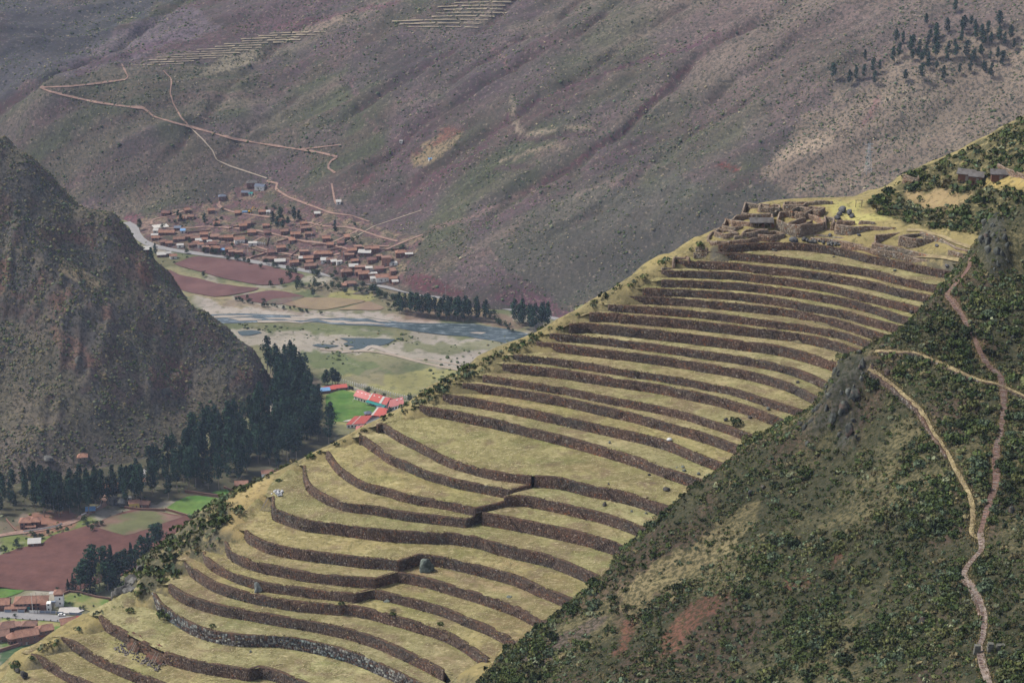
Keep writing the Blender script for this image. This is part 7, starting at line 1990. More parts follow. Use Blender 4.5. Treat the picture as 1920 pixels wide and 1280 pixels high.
VH = [  # u, v, width, depth, height, turn, roof, wall, shape, label
    (313, 439, 17, 6, 3, -.05, 'tile', 'brick', 'gable', 'long low orange roofed building in the dirt yard by the road bend'), (292, 436, 5, 4, 3, 0, 'tin', 'white', 'shed', 'small white roofed annex at the left of the long orange roofed building'), (343, 436, 5, 4, 3, .1, 'tin_blue', 'white', 'shed', 'bright blue roofed shed at the right of the long orange roofed building'),
    (333, 431, 7, 4, 3, 0, 'slate', 'brick', 'shed', 'grey roofed shed behind the long orange roofed building'), (292, 449, 8, 5, 3, .1, 'tile', 'brick', 'gable', 'orange roofed shed just above the road bend'), (290, 444, 7, 3, 2.6, .1, 'tin', 'brick', 'shed', 'pale sheet roofed shed above the road bend'),
    (306, 458, 6, 5, 4, .2, 'tile_dull', 'adobe_far', 'gable', 'small brown house close to the road, first after the bend'), (317, 460, 7, 5, 4, .2, 'tile', 'brick', 'gable', 'orange roofed brick house close to the road, second after the bend'), (336, 451, 12, 6, 3, .1, 'tile_dull', 'adobe_far', 'gable', 'wide dull roofed house behind the second house after the bend'),
    (338, 463, 7, 5, 3, .15, 'tin', 'white', 'flat', 'white unfinished house beside the road with open walls'), (355, 448, 8, 5, 4, .1, 'tile_dull', 'adobe_far', 'gable', 'brown house in the cluster above the green garden'), (366, 450, 9, 5, 3.5, .2, 'tile_dull', 'brick', 'gable', 'brick house in the cluster above the green garden'),
    (383, 446, 8, 6, 5.5, .1, 'tile', 'adobe_far', 'gable', 'two storey brown house at the upper edge of the cluster'), (373, 455, 7, 5, 3, .2, 'tin', 'brick', 'shed', 'cream roofed house in the middle of the cluster'), (384, 452, 6, 5, 3, .2, 'tile', 'adobe_far', 'gable', 'small orange roofed house in the middle of the cluster'),
    (403, 447, 9, 5, 3, .1, 'tile_dull', 'adobe_far', 'shed', 'low brown house right of the cluster'), (417, 449, 7, 5, 3.5, .1, 'tile_dull', 'adobe_far', 'gable', 'left of the two brown houses near the white gabled house'), (429, 451, 9, 6, 5, .1, 'tile', 'brick', 'gable', 'right of the two brown houses near the white gabled house'),
    (449, 454, 11, 7, 4.5, .25, 'tile', 'white', 'gable', 'orange roofed house with white gable wall'), (393, 456, 5, 3, 2.4, .3, 'tin', 'brick', 'shed', 'small bright white roofed shed below the two storey brown house'), (376, 463, 6, 5, 4, .2, 'tile', 'white', 'gable', 'orange roofed house with white front near the road'),
    (368, 458, 6, 4, 3, .3, 'tile', 'adobe_far', 'gable', 'orange roofed hut behind the white fronted house'), (361, 462, 8, 4, 3, .3, 'tile_dull', 'adobe_far', 'gable', 'brown long hut left of the white fronted house'), (386, 470, 7, 6, 5, .2, 'tile_dull', 'adobe_far', 'flat', 'flat roofed brown house by the road'),
    (403, 472, 11, 7, 5.5, .2, 'tile', 'brick', 'hip', 'two storey house with hipped orange roof by the road'), (417, 471, 4, 3, 2, .2, 'tin_blue', 'adobe_far', 'shed', 'blue tarpaulin shelter beside the hipped orange roof'), (429, 471, 7, 5, 3.5, .2, 'tile', 'adobe_far', 'gable', 'small orange roofed house right of the blue tarpaulin'),
    (436, 478, 8, 6, 5, .15, 'tile_dull', 'brick', 'flat', 'left one of the two box shaped brick houses by the road'), (448, 479, 8, 6, 5, .15, 'tile_dull', 'brick', 'flat', 'right one of the two box shaped brick houses by the road'), (474, 459, 9, 6, 3, .1, 'tin', 'white', 'flat', 'flat white roofed building beside the upright white slabs'),
    (456, 429, 8, 6, 5, .2, 'tile', 'adobe_far', 'gable', 'two storey house beside a dark tree on the slope'), (499, 426, 7, 5, 3, .1, 'tile', 'adobe_far', 'gable', 'orange roofed house left of the tall village trees'), (522, 418, 7, 5, 3, .1, 'tile', 'white', 'gable', 'house hidden among the tall village trees'),
    (492, 400, 8, 5, 3, .1, 'tile', 'brick', 'gable', 'orange roofed house beside the yellow excavator'), (503, 400, 4, 3, 2.5, .1, 'tin', 'white', 'shed', 'white shed right of the house by the excavator'), (527, 470, 9, 6, 5, .2, 'tile', 'adobe_far', 'gable', 'brown house alone on its plot above the long orange roof'),
    (533, 438, 8, 6, 4, .2, 'tile_dull', 'adobe_far', 'gable', 'brown house below the tall village trees'), (554, 445, 10, 6, 5, .1, 'tile', 'brick', 'gable', 'dark brick house with orange roof on the upper street'), (612, 452, 8, 6, 4.5, .1, 'tile', 'brick', 'gable', 'brick house with orange roof furthest right on the upper street'),
    (506, 488, 15, 6, 3, .05, 'tile_dull', 'adobe_far', 'hip', 'long brown hipped house behind the roadside trees'), (525, 493, 11, 5, 2.6, .1, 'tin', 'adobe_far', 'shed', 'long white roofed shed behind the roadside trees'), (570, 476, 9, 6, 4, .1, 'tile_dull', 'adobe_far', 'flat', 'flat topped dark house on the middle street'),
    (606, 480, 19, 7, 4, .06, 'tile', 'brick', 'hip', 'long house with bright orange roof and dark red wall'), (578, 489, 10, 6, 4.5, .1, 'tile', 'adobe_far', 'gable', 'orange roofed house in the cluster left of the long orange roof'), (566, 488, 6, 4, 3, .1, 'tin', 'adobe_far', 'shed', 'white roofed hut left of the orange roofed cluster'),
    (580, 494, 7, 5, 3, .3, 'tile', 'adobe_far', 'gable', 'lower orange roofed hut in the cluster near the road'), (582, 502, 12, 6, 3.5, .15, 'tile_dull', 'adobe_far', 'gable', 'brown house right beside the paved road, below the cluster'), (608, 491, 7, 5, 3, .1, 'tin', 'white', 'shed', 'white roofed house below the long orange roof'),
    (618, 491, 6, 5, 3.5, .1, 'tile_dull', 'brick', 'gable', 'small brick house next to the white roofed one'), (626, 494, 6, 4, 3, .3, 'tin', 'brick', 'shed', 'grey roofed shed in the middle of the lower village'), (636, 494, 6, 4, 3, .3, 'tin', 'white', 'flat', 'white roofed shed right of the grey roofed shed'),
    (655, 483, 10, 6, 4.5, .1, 'tile_dull', 'adobe_far', 'flat', 'brown box house beside the green garden'), (671, 468, 8, 6, 4.5, .15, 'tile_dull', 'brick', 'flat', 'dark brick box house at the end of the upper street'), (691, 470, 8, 6, 4, .15, 'tile_dull', 'adobe_far', 'gable', 'left half of the double dark brick house'),
    (703, 471, 8, 6, 4.5, .15, 'tile', 'brick', 'gable', 'right half of the double dark brick house'), (684, 477, 13, 6, 3, -.1, 'tin', 'adobe_far', 'shed', 'long building with bright white sheet roof'), (665, 493, 7, 5, 3.5, .2, 'tile', 'adobe_far', 'gable', 'orange roofed house in the middle of the lower village'),
    (663, 503, 9, 5, 3, .1, 'tin', 'brick_new', 'shed', 'pale roofed long shed near the road'), (676, 507, 11, 6, 5, .1, 'tile_dull', 'brick', 'flat', 'flat roofed brick house near the road'), (724, 496, 9, 6, 9, .1, 'tile_dull', 'brick_new', 'flat', 'tall unfinished orange brick house, highest in the village'),
    (711, 485, 6, 5, 4, .1, 'tile_dull', 'adobe_far', 'flat', 'small dark house left of the tall unfinished house'), (737, 496, 8, 5, 2.6, .3, 'tin', 'white', 'flat', 'white roofed shed in front of the tall unfinished house'), (752, 479, 11, 7, 4.5, .15, 'tile', 'brick', 'hip', 'big orange roofed house at the upper right end of the village'),
    (767, 480, 8, 5, 3, .1, 'tin', 'brick', 'flat', 'white roofed shed beside the house at the upper right end'), (692, 509, 7, 6, 5, .1, 'concrete', 'concrete', 'flat', 'unfinished grey concrete frame house near the road'), (650, 515, 11, 7, 5, .15, 'tile_dull', 'brick', 'hip', 'two storey brick house right on the paved road'),
    (682, 519, 11, 7, 5, .15, 'tile', 'brick', 'gable', 'two storey orange roofed house right on the paved road'), (672, 514, 6, 5, 4, .15, 'tile', 'brick', 'gable', 'small orange roof behind the two storey house on the road'), (699, 518, 9, 5, 4, .15, 'tin', 'brick_new', 'flat', 'flat pale house right of the two storey orange roofed house'),
    (717, 525, 13, 8, 4.5, .15, 'tile', 'white', 'gable', 'white walled house with orange roof, last big one on the road'), (737, 526, 8, 6, 3.5, .15, 'tile', 'brick', 'gable', 'brick annex right of the last white walled house'), (702, 525, 8, 4, 2.6, .15, 'tin', 'white', 'shed', 'white shed left of the last white walled house'), (741, 531, 6, 4, 2.6, .2, 'tin', 'brick_new', 'shed', 'low shed at the very end of the village on the road'),
    (595, 404, 6, 4, 3, .1, 'tin', 'brick', 'shed', 'small pale hut alone on the highest village road'), (473, 348, 12, 7, 4.5, .1, 'thatch', 'adobe_far', 'hip', 'big grey roofed house highest above the village'), (488, 354, 11, 7, 4, -.25, 'slate', 'white', 'gable', 'blue grey roofed house beside the big grey one'),
    (461, 365, 9, 5, 3.5, -.1, 'slate', 'adobe_far', 'gable', 'dark blue roofed house below the big grey one'), (470, 366, 4, 3, 2.4, 0, 'teal', 'white', 'shed', 'turquoise roofed hut right of the dark blue roof'), (417, 373, 8, 6, 4, .2, 'slate', 'adobe_far', 'hip', 'lone blue grey roofed house left above the village'),
    (635, 382, 5, 4, 3, .1, 'tin', 'white', 'shed', 'white hut alone at the right above the village'), (752, 267, 3, 2.4, 2.2, 0, 'tin', 'white', 'flat', 'tiny white hut high on the mountain beside a track'), (807, 300, 4, 2, 1.5, .3, 'tin_blue', 'white', 'shed', 'blue roofed hut in the pale field on the mountain'),
    (275, 472, 8, 5, 3, .1, 'tin', 'brick', 'shed', 'white roofed house below the road beside the tall dark trees'), (303, 481, 9, 5, 3, .2, 'tin', 'brick', 'shed', 'long white roofed shed below the road'), (315, 479, 6, 5, 3.5, .2, 'tin', 'brick', 'gable', 'pale roofed house above the long white shed'), (325, 484, 7, 5, 3.5, .3, 'tile', 'white', 'gable', 'orange roofed white house below the road'),
    (657, 535, 12, 6, 3.5, .1, 'tile_dull', 'adobe_far', 'hip', 'brown house below the road among dark trees'), (644, 538, 6, 4, 2.6, .1, 'tile', 'adobe_far', 'shed', 'low orange roofed shed below the road among dark trees')]
for (u, v, w, d, h, rz, rf, wm, kd, lab) in VH:
    house(u, v, w * .88, d * .88, h * .82, rz, rf, wm, kd, lab, None, 2 if w > 9 else 1, storeys=2 if h >= 5 else 1)
_rv = random.Random(23)
for k in range(26):
    for _ in range(40):
        u, v = _rv.uniform(300, 745), _rv.uniform(385, 515)
        if inpoly(np.array([u]), np.array([v]), VIL)[0] and v > 375 + 0.1 * (u - 300) and all(abs(u - x[0]) > 9 or abs(v - x[1]) > 5 for x in VH): break
    VH.append((u, v))
    house(u, v, _rv.uniform(4.5, 8), _rv.uniform(4, 6), _rv.uniform(2.4, 3.6), _rv.uniform(-.1, .4), _rv.choice(['tile_dull', 'tile', 'adobe_far']), 'adobe_far', _rv.choice(['gable', 'shed', 'gable']), 'small mud brown house on a plot of the hillside village', 'small mud brown houses of the village', 1)
for k in range(40):
    for _ in range(40):
        u, v = _rv.uniform(290, 760), _rv.uniform(370, 520)
        if inpoly(np.array([u]), np.array([v]), VIL)[0]: break
    p = on_ground(u, v); tree(*p, _rv.uniform(2.5, 6), 'rnd', 'dark green bush or small tree between the village houses', 'small trees between the village houses', 1.1)
# concrete pitch, white slabs, plot walls, excavator
sheet('concrete_pitch', [(284, 424), (312, 421), (318, 427), (289, 430)], M['concrete'], 1.0, T=TD, wob=0.0, step=3.0)
for i in range(4):
    p = on_ground(484 + 4 * i, 458 + 0.4 * i); m_ = MB(); m_.box(0, 0, 0, 1.4, 0.3, 2.4); o = m_.build('white_slab', M['white']); o.location = p; tag(o, 'upright white slab in the row beside the flat white building', 'slab', 'row of upright white slabs')
p = on_ground(459, 399); m_ = MB(); m_.box(0, 0, 0, 5, 2.2, 1.6, .1); o = m_.build('blue_container', M['tin_blue']); o.location = p; tag(o, 'bright blue container beside the yellow excavator', 'container')
p = on_ground(469, 399); root = tag(empty('excavator', p), 'yellow excavator with raised arm on the village street', 'excavator')
M['yel'] = pm('machine_yellow', (0.6, 0.35, 0.03)); 
for nm, ops, mt in (('track', [(0, -1, 0, 3.4, .7, .9), (0, 1, 0, 3.4, .7, .9)], 'black'), ('body', [(-.2, 0, .9, 3, 2.4, 1.3)], 'yel'), ('cab', [(.6, -.6, 2.2, 1.3, 1.1, 1.3)], 'glass')):
    for q in ([ops] if nm != 'track' else [[x] for x in ops]):
        m_ = MB(); [m_.box(*x) for x in q]; m_.build(nm, M[mt], root)
for nm, a, b2 in (('boom', (1, 0, 1.8), (3.2, 0, 6.2)), ('arm', (3.2, 0, 6.2), (5.2, 0, 4.6))):
    m_ = MB(); m_.bar(a, b2, 0.35, 0.25, 4); m_.build(nm, M['yel'], root)
m_ = MB(); m_.box(5.3, 0, 3.7, 1.0, 1.1, .9, 0, 1.3); m_.build('bucket', M['black'], root)
for i, px in enumerate([[(350, 445), (352, 437), (395, 433)], [(395, 449), (440, 442), (475, 438)], [(470, 438), (505, 445), (500, 462)], [(520, 455), (545, 449), (585, 460)], [(585, 462), (610, 460), (640, 468)], [(430, 430), (450, 424), (480, 420)], [(500, 480), (540, 482), (560, 490)], [(620, 470), (640, 466), (655, 473)],
                        [(560, 470), (545, 482)], [(460, 465), (500, 476), (470, 485)], [(690, 480), (720, 470), (760, 466)], [(640, 500), (660, 508)]]):
    W = np.array([on_ground(u, v) for u, v in px])[:, :2]; L = resample(W, 2.0)
    for a, b2 in zip(L[:-1], L[1:]): pass
    m_ = MB()
    for a, b2 in zip(L[:-1], L[1:]):
        c = (a + b2) / 2; dd = b2 - a; m_.box(c[0], c[1], float(ground_at(c[:1], c[1:])[0]) - .3, float(np.hypot(*dd)) + .05, 0.35, 1.8, math.atan2(dd[1], dd[0]))
    tag(m_.build('adobe_wall', M['adobe_far']), 'low purple brown mud wall around a village plot', 'mud wall', 'mud walls of the village plots')
M['pole'] = pm('pale_pole', (0.4, 0.4, 0.4))
for i, (u, v, h) in enumerate([(507, 470, 14), (405, 412, 8), (297, 455, 8), (553, 452, 8), (585, 452, 8), (547, 497, 9), (615, 500, 8), (645, 487, 8), (437, 440, 8), (465, 478, 8), (632, 424, 8), (700, 520, 8), (835, 556, 10), (470, 403, 8)]):
    p = on_ground(u, v); root = tag(empty('utility_pole', p), 'pale utility pole standing between the village houses' if i != 12 else 'lone utility pole beside the highway below the purple bank', 'utility pole', 'utility poles in the village' if i != 12 else None)
    m_ = MB(); m_.bar((0, 0, -.3), (0, 0, h), 0.16, 0.11, 6); m_.build('post', M['pole'], root)
    m_ = MB(); m_.box(0, 0, h - 1, 1.8, .12, .12); m_.build('crossarm', M['pole'], root)

# ---- lattice power tower on the far slope
p = TD.hit(np.array([1627.]), np.array([325.]))[0]
root = tag(empty('power_tower', p, 0.3), 'grey lattice power tower standing on the pale far slope', 'power tower')
M['steel'] = pm('galvanised_steel', (0.42, 0.45, 0.48))
H_ = 27
for sx in (-1, 1):
    for sy in (-1, 1):
        m_ = MB(); m_.bar((sx * 2.6, sy * 2.6, -1), (sx * .5, sy * .5, H_), 0.1, 0.08, 4); m_.build('leg', M['steel'], root)
for k in range(7):
    z0, z1 = k * 3.6, (k + 1) * 3.6; a, b2 = 2.6 - 2.1 * z0 / H_, 2.6 - 2.1 * z1 / H_
    m_ = MB()
    for (x0, y0, x1, y1) in ((-a, -a, b2, -b2), (a, -a, -b2, -b2), (-a, a, b2, b2), (-a, -a, -b2, b2), (a, -a, b2, b2)): m_.bar((x0, y0, z0), (x1, y1, z1), 0.05, 0.05, 4)
    m_.build('brace', M['steel'], root)
for z in (19, 22.5, 26):
    m_ = MB(); m_.bar((-4, 0, z), (4, 0, z), 0.14, 0.14, 4); m_.build('crossarm', M['steel'], root)

# ---- school with red roofs and playing field, behind the terraces' edge
def slab_roof(m_, P, th=0.3):
    m_.add(list(P) + [(x, y, z + th) for x, y, z in P], [(3, 2, 1, 0), (4, 5, 6, 7), (0, 1, 5, 4), (1, 2, 6, 5), (2, 3, 7, 6), (3, 0, 4, 7)])


def px_building(name, quad, h, roofs, label, cat, eave=0.6, wallm='white', lights=(), nwin=5):
    """a building on four foot points of the picture (front left, front right, back right, back left)"""
    Q = [at_z(u, v, 0.0) for u, v in quad]
    c = sum(Q) / 4
    root = tag(empty(name, c), label, cat)
    q = [(x - c[0], y - c[1]) for x, y, _ in Q]
    m_ = MB(); m_.prism(q, -1, h); m_.build('wall', M[wallm], root)
    A, B, D_, E = [np.array(k) for k in q]
    for k in range(nwin):
        t = (k + .6) / (nwin + .2); pp = A + (B - A) * t; dd = (B - A) / np.linalg.norm(B - A)
        m_ = MB(); m_.box(pp[0] + dd[1] * .06, pp[1] - dd[0] * .06, .9, 1.5, .16, 1.3, math.atan2(dd[1], dd[0])); w_ = m_.build('window', M['glass'], root)
        m_ = MB(); m_.box(pp[0] + dd[1] * .1, pp[1] - dd[0] * .1, .78, 1.8, .2, .1, math.atan2(dd[1], dd[0])); m_.build('sill', M['concrete'], w_)
    out = lambda P, k=eave: P + (P / (np.linalg.norm(P) + 1e-6)) * k
    A, B, D_, E = map(out, (A, B, D_, E)); MA, MBk = (A + E) / 2, (B + D_) / 2; r_ = np.linalg.norm(A - E) * 0.2
    for k, (t0, t1, mt) in enumerate(roofs):
        f = lambda P0, P1, t: P0 + (P1 - P0) * t
        m_ = MB()
        a0, a1, r0, r1, e0, e1 = f(A, B, t0), f(A, B, t1), f(MA, MBk, t0), f(MA, MBk, t1), f(E, D_, t0), f(E, D_, t1)
        slab_roof(m_, [(*a0, h - .1), (*a1, h - .1), (*r1, h + r_), (*r0, h + r_)]); slab_roof(m_, [(*r0, h + r_), (*r1, h + r_), (*e1, h - .1), (*e0, h - .1)])
        ro = m_.build('roof', M[mt], root)
        n_ = max(2, int((t1 - t0) * np.linalg.norm(B - A) / 4))
        if k in lights:
            for s_ in range(n_):
                t = t0 + (t1 - t0) * (s_ + .5) / n_; p_ = f(MA, MBk, t) * .75 + f(A, B, t) * .25
                m_ = MB(); m_.box(p_[0], p_[1], h + r_ * .75 + .35, 1.1, 1.4, .08, 0); m_.build('skylight', M['white'], ro)
    return root


px_building('school_building', [(664, 749), (692, 758), (703, 748), (678, 739)], 3.2, [(0, 1, 'pink_tin')], 'long school hall with faded pink roof beside the football goal', 'school', lights=(0,))
px_building('school_building', [(691, 758), (724, 768), (738, 757), (706, 747)], 4.0, [(0, .06, 'concrete'), (.06, .6, 'red_tin'), (.6, .72, 'concrete'), (.74, 1, 'red_tin')], 'middle school building with red and white roof and turquoise awning', 'school', lights=(1,))
px_building('school_building', [(728, 771), (757, 764), (752, 752), (736, 757)], 3.0, [(0, .4, 'pink_tin'), (.4, 1, 'pink_tin')], 'right end school building with pink roof at the edge of the terraces', 'school', lights=(1,))
px_building('school_building', [(650, 803), (684, 801), (712, 788), (682, 790)], 3.2, [(0, .32, 'red_tin'), (.32, .37, 'concrete'), (.37, 1, 'red_tin')], 'lower school building with bright red roof and white stripe', 'school')
px_building('school_building', [(697, 785), (722, 791), (733, 776), (720, 772)], 3.2, [(0, .14, 'concrete'), (.14, 1, 'red_tin')], 'steep red roof with white border beside the tall dark tree', 'school')
px_building('school_building', [(668, 812), (700, 806), (698, 801), (670, 805)], 2.6, [(0, 1, 'pink_tin')], 'small red roofed building lowest at the terraces edge', 'school', nwin=2)
a = at_z(690, 757, 0.0); b2 = at_z(724, 768, 0.0); dd = (b2 - a)[:2] / np.linalg.norm((b2 - a)[:2]); nn = np.array([dd[1], -dd[0]])
m_ = MB(); slab_roof(m_, [(*(a[:2] + nn * 3), 2.6), (*(b2[:2] + nn * 3), 2.6), (*(b2[:2] - nn * .2), 3.7), (*(a[:2] - nn * .2), 3.7)]); root = tag(empty('awning', (0, 0, 0)), 'turquoise awning roof along the middle school building', 'awning'); m_.build('awning_sheet', M['teal'], root)
for k in range(5):
    t = (k + .3) / 4.6; q = a[:2] + (b2 - a)[:2] * t + nn * 2.8; m_ = MB(); m_.bar((*q, 0), (*q, 2.7), .08, .08, 5); m_.build('post', M['pole'], root)
p = at_z(669, 753, 0.0); root = tag(empty('football_goal', p, 0.35), 'white football goal at the end of the green pitch', 'goal')
for nm, a, b2 in (('post', (-3, 0, 0), (-3, 0, 2.5)), ('post', (3, 0, 0), (3, 0, 2.5)), ('crossbar', (-3, 0, 2.5), (3, 0, 2.5))):
    m_ = MB(); m_.bar(a, b2, 0.12, 0.12, 6); m_.build(nm, M['white'], root)
sheet('paved_strip', [(642, 791), (674, 783), (677, 785), (646, 793)], M['concrete'], 0.7, wob=0.0)
house(690, 779, 5, 4, 2.6, .3, 'slate', 'adobe', 'hip', 'small dark round roofed hut on the edge of the pitch', None, 1, 'z', 'hut', cat='hut')
house(715, 768, 7, 4, 2.4, .3, 'slate', 'adobe', 'gable', 'dark roofed shelter below the turquoise awning', None, 1, 'z', 'hut', cat='hut')
# white post fence beyond the school
F0, F1 = at_z(636, 716, 0.0), at_z(776, 752, 0.0)
root = tag(empty('post_fence', (F0 + F1) / 2), 'fence of white posts running behind the red roofed school', 'fence')
c = (F0 + F1) / 2; n_ = 34
for k in range(n_):
    q = F0 + (F1 - F0) * k / (n_ - 1) - c; m_ = MB(); m_.box(q[0], q[1], 0, .5, .5, 3.0); m_.build('post', M['white'], root)
for z in (1.0, 2.2):
    m_ = MB(); m_.bar((F0[0] - c[0], F0[1] - c[1], z), (F1[0] - c[0], F1[1] - c[1], z), .08, .08, 4); m_.build('rail', M['bluepaint'], root)
F0, F1 = at_z(632, 722, 0.0), at_z(682, 737, 0.0)
root = tag(empty('compound_wall', (F0 + F1) / 2), 'low pale wall with a dark gate at the back of the pitch', 'wall'); c = (F0 + F1) / 2; an = math.atan2(*(F1 - F0)[:2][::-1]); Ln = float(np.linalg.norm(F1 - F0))
m_ = MB(); m_.box(0, 0, 0, Ln, .3, 2.2, an); m_.build('wall', M['concrete'], root); q = (F1 - F0) * .03
m_ = MB(); m_.box(q[0], q[1] - .3, 0, 5, .3, 3.0, an); m_.build('gate', M['black'], root)
for i, (u, v, w, rf, lab) in enumerate([(604, 736, 12, 'tin_blue', 'blue roofed shed among rubble beyond the pitch'), (618, 733, 9, 'red_tin', 'low red roofed shed beyond the pitch'), (637, 730, 11, 'red_tin', 'long low red roofed shed below the compound wall')]):
    house(u, v, w, 4, 2.2, .25, rf, 'brick', 'shed', lab, None, 1, 'z', 'shed', cat='shed')


# ---- people on the pitch: small standing figures
def person(u, v, top, legs, label):
    p = at_z(u, v, 0.5)
    bm_v = [(0, 0, .95), (0, 0, 1.2), (0, 0, 1.42), (0, 0, 1.5), (0, 0, 1.66), (.2, 0, 1.38), (.27, .02, 1.1), (.26, -.05, .85), (-.2, 0, 1.38), (-.27, .02, 1.1), (-.26, -.05, .85), (.1, 0, .5), (.11, .02, .06), (.11, -.12, .03), (-.1, .05, .5), (-.11, .1, .06), (-.11, -.04, .03)]
    ed = [(0, 1), (1, 2), (2, 3), (3, 4), (2, 5), (5, 6), (6, 7), (2, 8), (8, 9), (9, 10), (0, 11), (11, 12), (12, 13), (0, 14), (14, 15), (15, 16)]
    rad = [.15, .15, .15, .06, .11, .07, .05, .04, .07, .05, .04, .08, .05, .04, .08, .05, .04]
    me = bpy.data.meshes.new('person'); me.from_pydata(bm_v, ed, [])
    o = link('person', me, None, p, random.uniform(0, 6.28))
    sk = o.modifiers.new('skin', 'SKIN'); sv_ = me.skin_vertices[0].data
    for i, r_ in enumerate(rad): sv_[i].radius = (r_, r_)
    sv_[0].use_root = True
    o.modifiers.new('sub', 'SUBSURF').levels = 1
    dg = bpy.context.evaluated_depsgraph_get(); me2 = bpy.data.meshes.new_from_object(o.evaluated_get(dg)); o.modifiers.clear(); o.data = me2
    V = np.array([x.co[:] for x in me2.vertices]); at = me2.color_attributes.new('Col', 'FLOAT_COLOR', 'POINT')
    col = np.where(V[:, 2:3] > 1.47, np.array((0.3, 0.17, 0.11)), np.where(V[:, 2:3] > .92, np.array(top), np.array(legs)))
    col = np.where(V[:, 2:3] > 1.7, np.array((.02, .015, .012)), col)
    c4 = np.ones((len(V), 4), np.float32); c4[:, :3] = col; at.data.foreach_set('color', c4.ravel()); me2.materials.clear(); me2.materials.append(M['leaf'])
    tag(o, label, 'person')


for u, v, t, lg, lab in [(688, 760, (.5, .5, .5), (.02, .02, .03), 'person in pale top standing left beneath the turquoise awning'), (690, 761, (.05, .05, .12), (.02, .02, .03), 'person in dark clothes standing beneath the turquoise awning'), (694, 760, (.4, .08, .07), (.03, .03, .05), 'person in red top standing beneath the turquoise awning'), (697, 779, (.05, .05, .06), (.03, .03, .05), 'person in dark clothes beside the small dark hut'), (700, 778, (.2, .2, .25), (.03, .03, .05), 'person in grey top beside the small dark hut')]:
    person(u, v, t, lg, lab)


# ============================================================ FOOT OF THE VALLEY, LOWER LEFT
def zpt(u, v): return at_z(u, v, 0.0)


# hotel-like long building: brick wing, hipped tiled roofs, white stair tower
c = zpt(58, 1143); PXM = np.linalg.norm(zpt(59, 1143) - zpt(58, 1143))
root = tag(empty('large_house', c, 0.08), 'large brick house with tiled roof and white corner tower by the road', 'house')
def part(nm, mt, ops, par=None):
    m_ = MB(); [m_.box(*x) for x in ops]; return m_.build(nm, M[mt], par or root)
part('wall', 'brick', [(0, 4, -.5, 20, 9, 5.6)])
m_ = roof_mesh(20, 9, 5.1, 'hip', .6, .3); o = m_.build('roof', M['tile_hotel'], root); o.location = (0, 4, 0)
part('front_wing', 'brick', [(8.2, -1.4, -.5, 3.6, 3.0, 5.4)]); part('white_front', 'white', [(11.4, -1.2, -.5, 2.6, 3.6, 6.0)])
tw = part('tower', 'white', [(17, 5.5, -.5, 5.2, 5.2, 9.5)]); part('tower_gallery', 'brick', [(17, 5.5, 7.3, 5.3, 5.3, 1.4)])
m_ = roof_mesh(5.2, 5.2, 9.0, 'hip', .6, .35); o = m_.build('tower_roof', M['tile_hotel'], root); o.location = (17, 5.5, 0)
part('balcony', 'bluepaint', [(13.6, 2.2, 3.4, 3.0, 1.2, 1.0)])
for x in (-8, -5.5, -3, -.5, 2, 4.5):
    for z in (0.7, 3.2):
        w_ = part('window', 'black', [(x, -.55, z, 1.3, .16, 1.3)]); part('pane', 'glass', [(x, -.65, z + .1, 1.05, .06, 1.1)], w_)
for z in (1, 4.2): part('window', 'glass', [(11.4, -3.03, z, .9, .1, 1.2)]); part('window', 'glass', [(17.6, 2.87, z + .6, .8, .1, 1.3)])
part('door', 'teal', [(-1.2, -.58, 0, 1.6, .2, 2.6)])
sh = part('terrace_roof', 'tin', [(13.2, 9, 6.6, 5.4, 3.4, .2)])
root = tag(empty('house', zpt(30, 1146), 0.08), 'low tiled annex with two roof parts left of the large brick house', 'house')
part('wall', 'brick', [(0, 2, -.5, 12, 6, 3.2)])
for k, (x, w) in enumerate(((-2.6, 7.5), (4.0, 4.5))):
    m_ = roof_mesh(w, 6, 2.7, 'gable', .4, .28); o = m_.build('roof', M['tile' if k == 0 else 'tile_dull'], root); o.location = (x, 2, 0)
part('door', 'wood', [(1.5, -1.05, 0, 1.1, .12, 2.0)])
house(-2, 1140, 14, 8, 4.6, .1, 'tile', 'brick', 'gable', 'tiled brick house cut by the left edge of the picture', None, 3, 'z', storeys=2)
sheet('forecourt', [(112, 1140), (135, 1138), (160, 1141), (155, 1150), (108, 1150)], M['concrete'], 0.62, wob=0.0)


def panel_fence(A, B, n_, h, label, cols):
    A, B = zpt(*A), zpt(*B); c = (A + B) / 2; an = math.atan2(B[1] - A[1], B[0] - A[0]); Ln = float(np.linalg.norm(B - A))
    root = tag(empty('fence', c, an), label, 'fence')
    for k in range(n_ + 1):
        m_ = MB(); m_.box(-Ln / 2 + Ln * k / n_, 0, -.2, .35, .35, h + .5); m_.build('post', M['concrete'], root)
    for k in range(n_):
        m_ = MB(); m_.box(-Ln / 2 + Ln * (k + .5) / n_, 0, 0, Ln / n_ - .35, .16, h * (.55 if cols[k % len(cols)] == 'concrete' else 1)); m_.build('panel', M[cols[k % len(cols)]], root)
    m_ = MB(); m_.box(0, .02, 0, Ln, .3, .6); m_.build('base', M['concrete'], root)


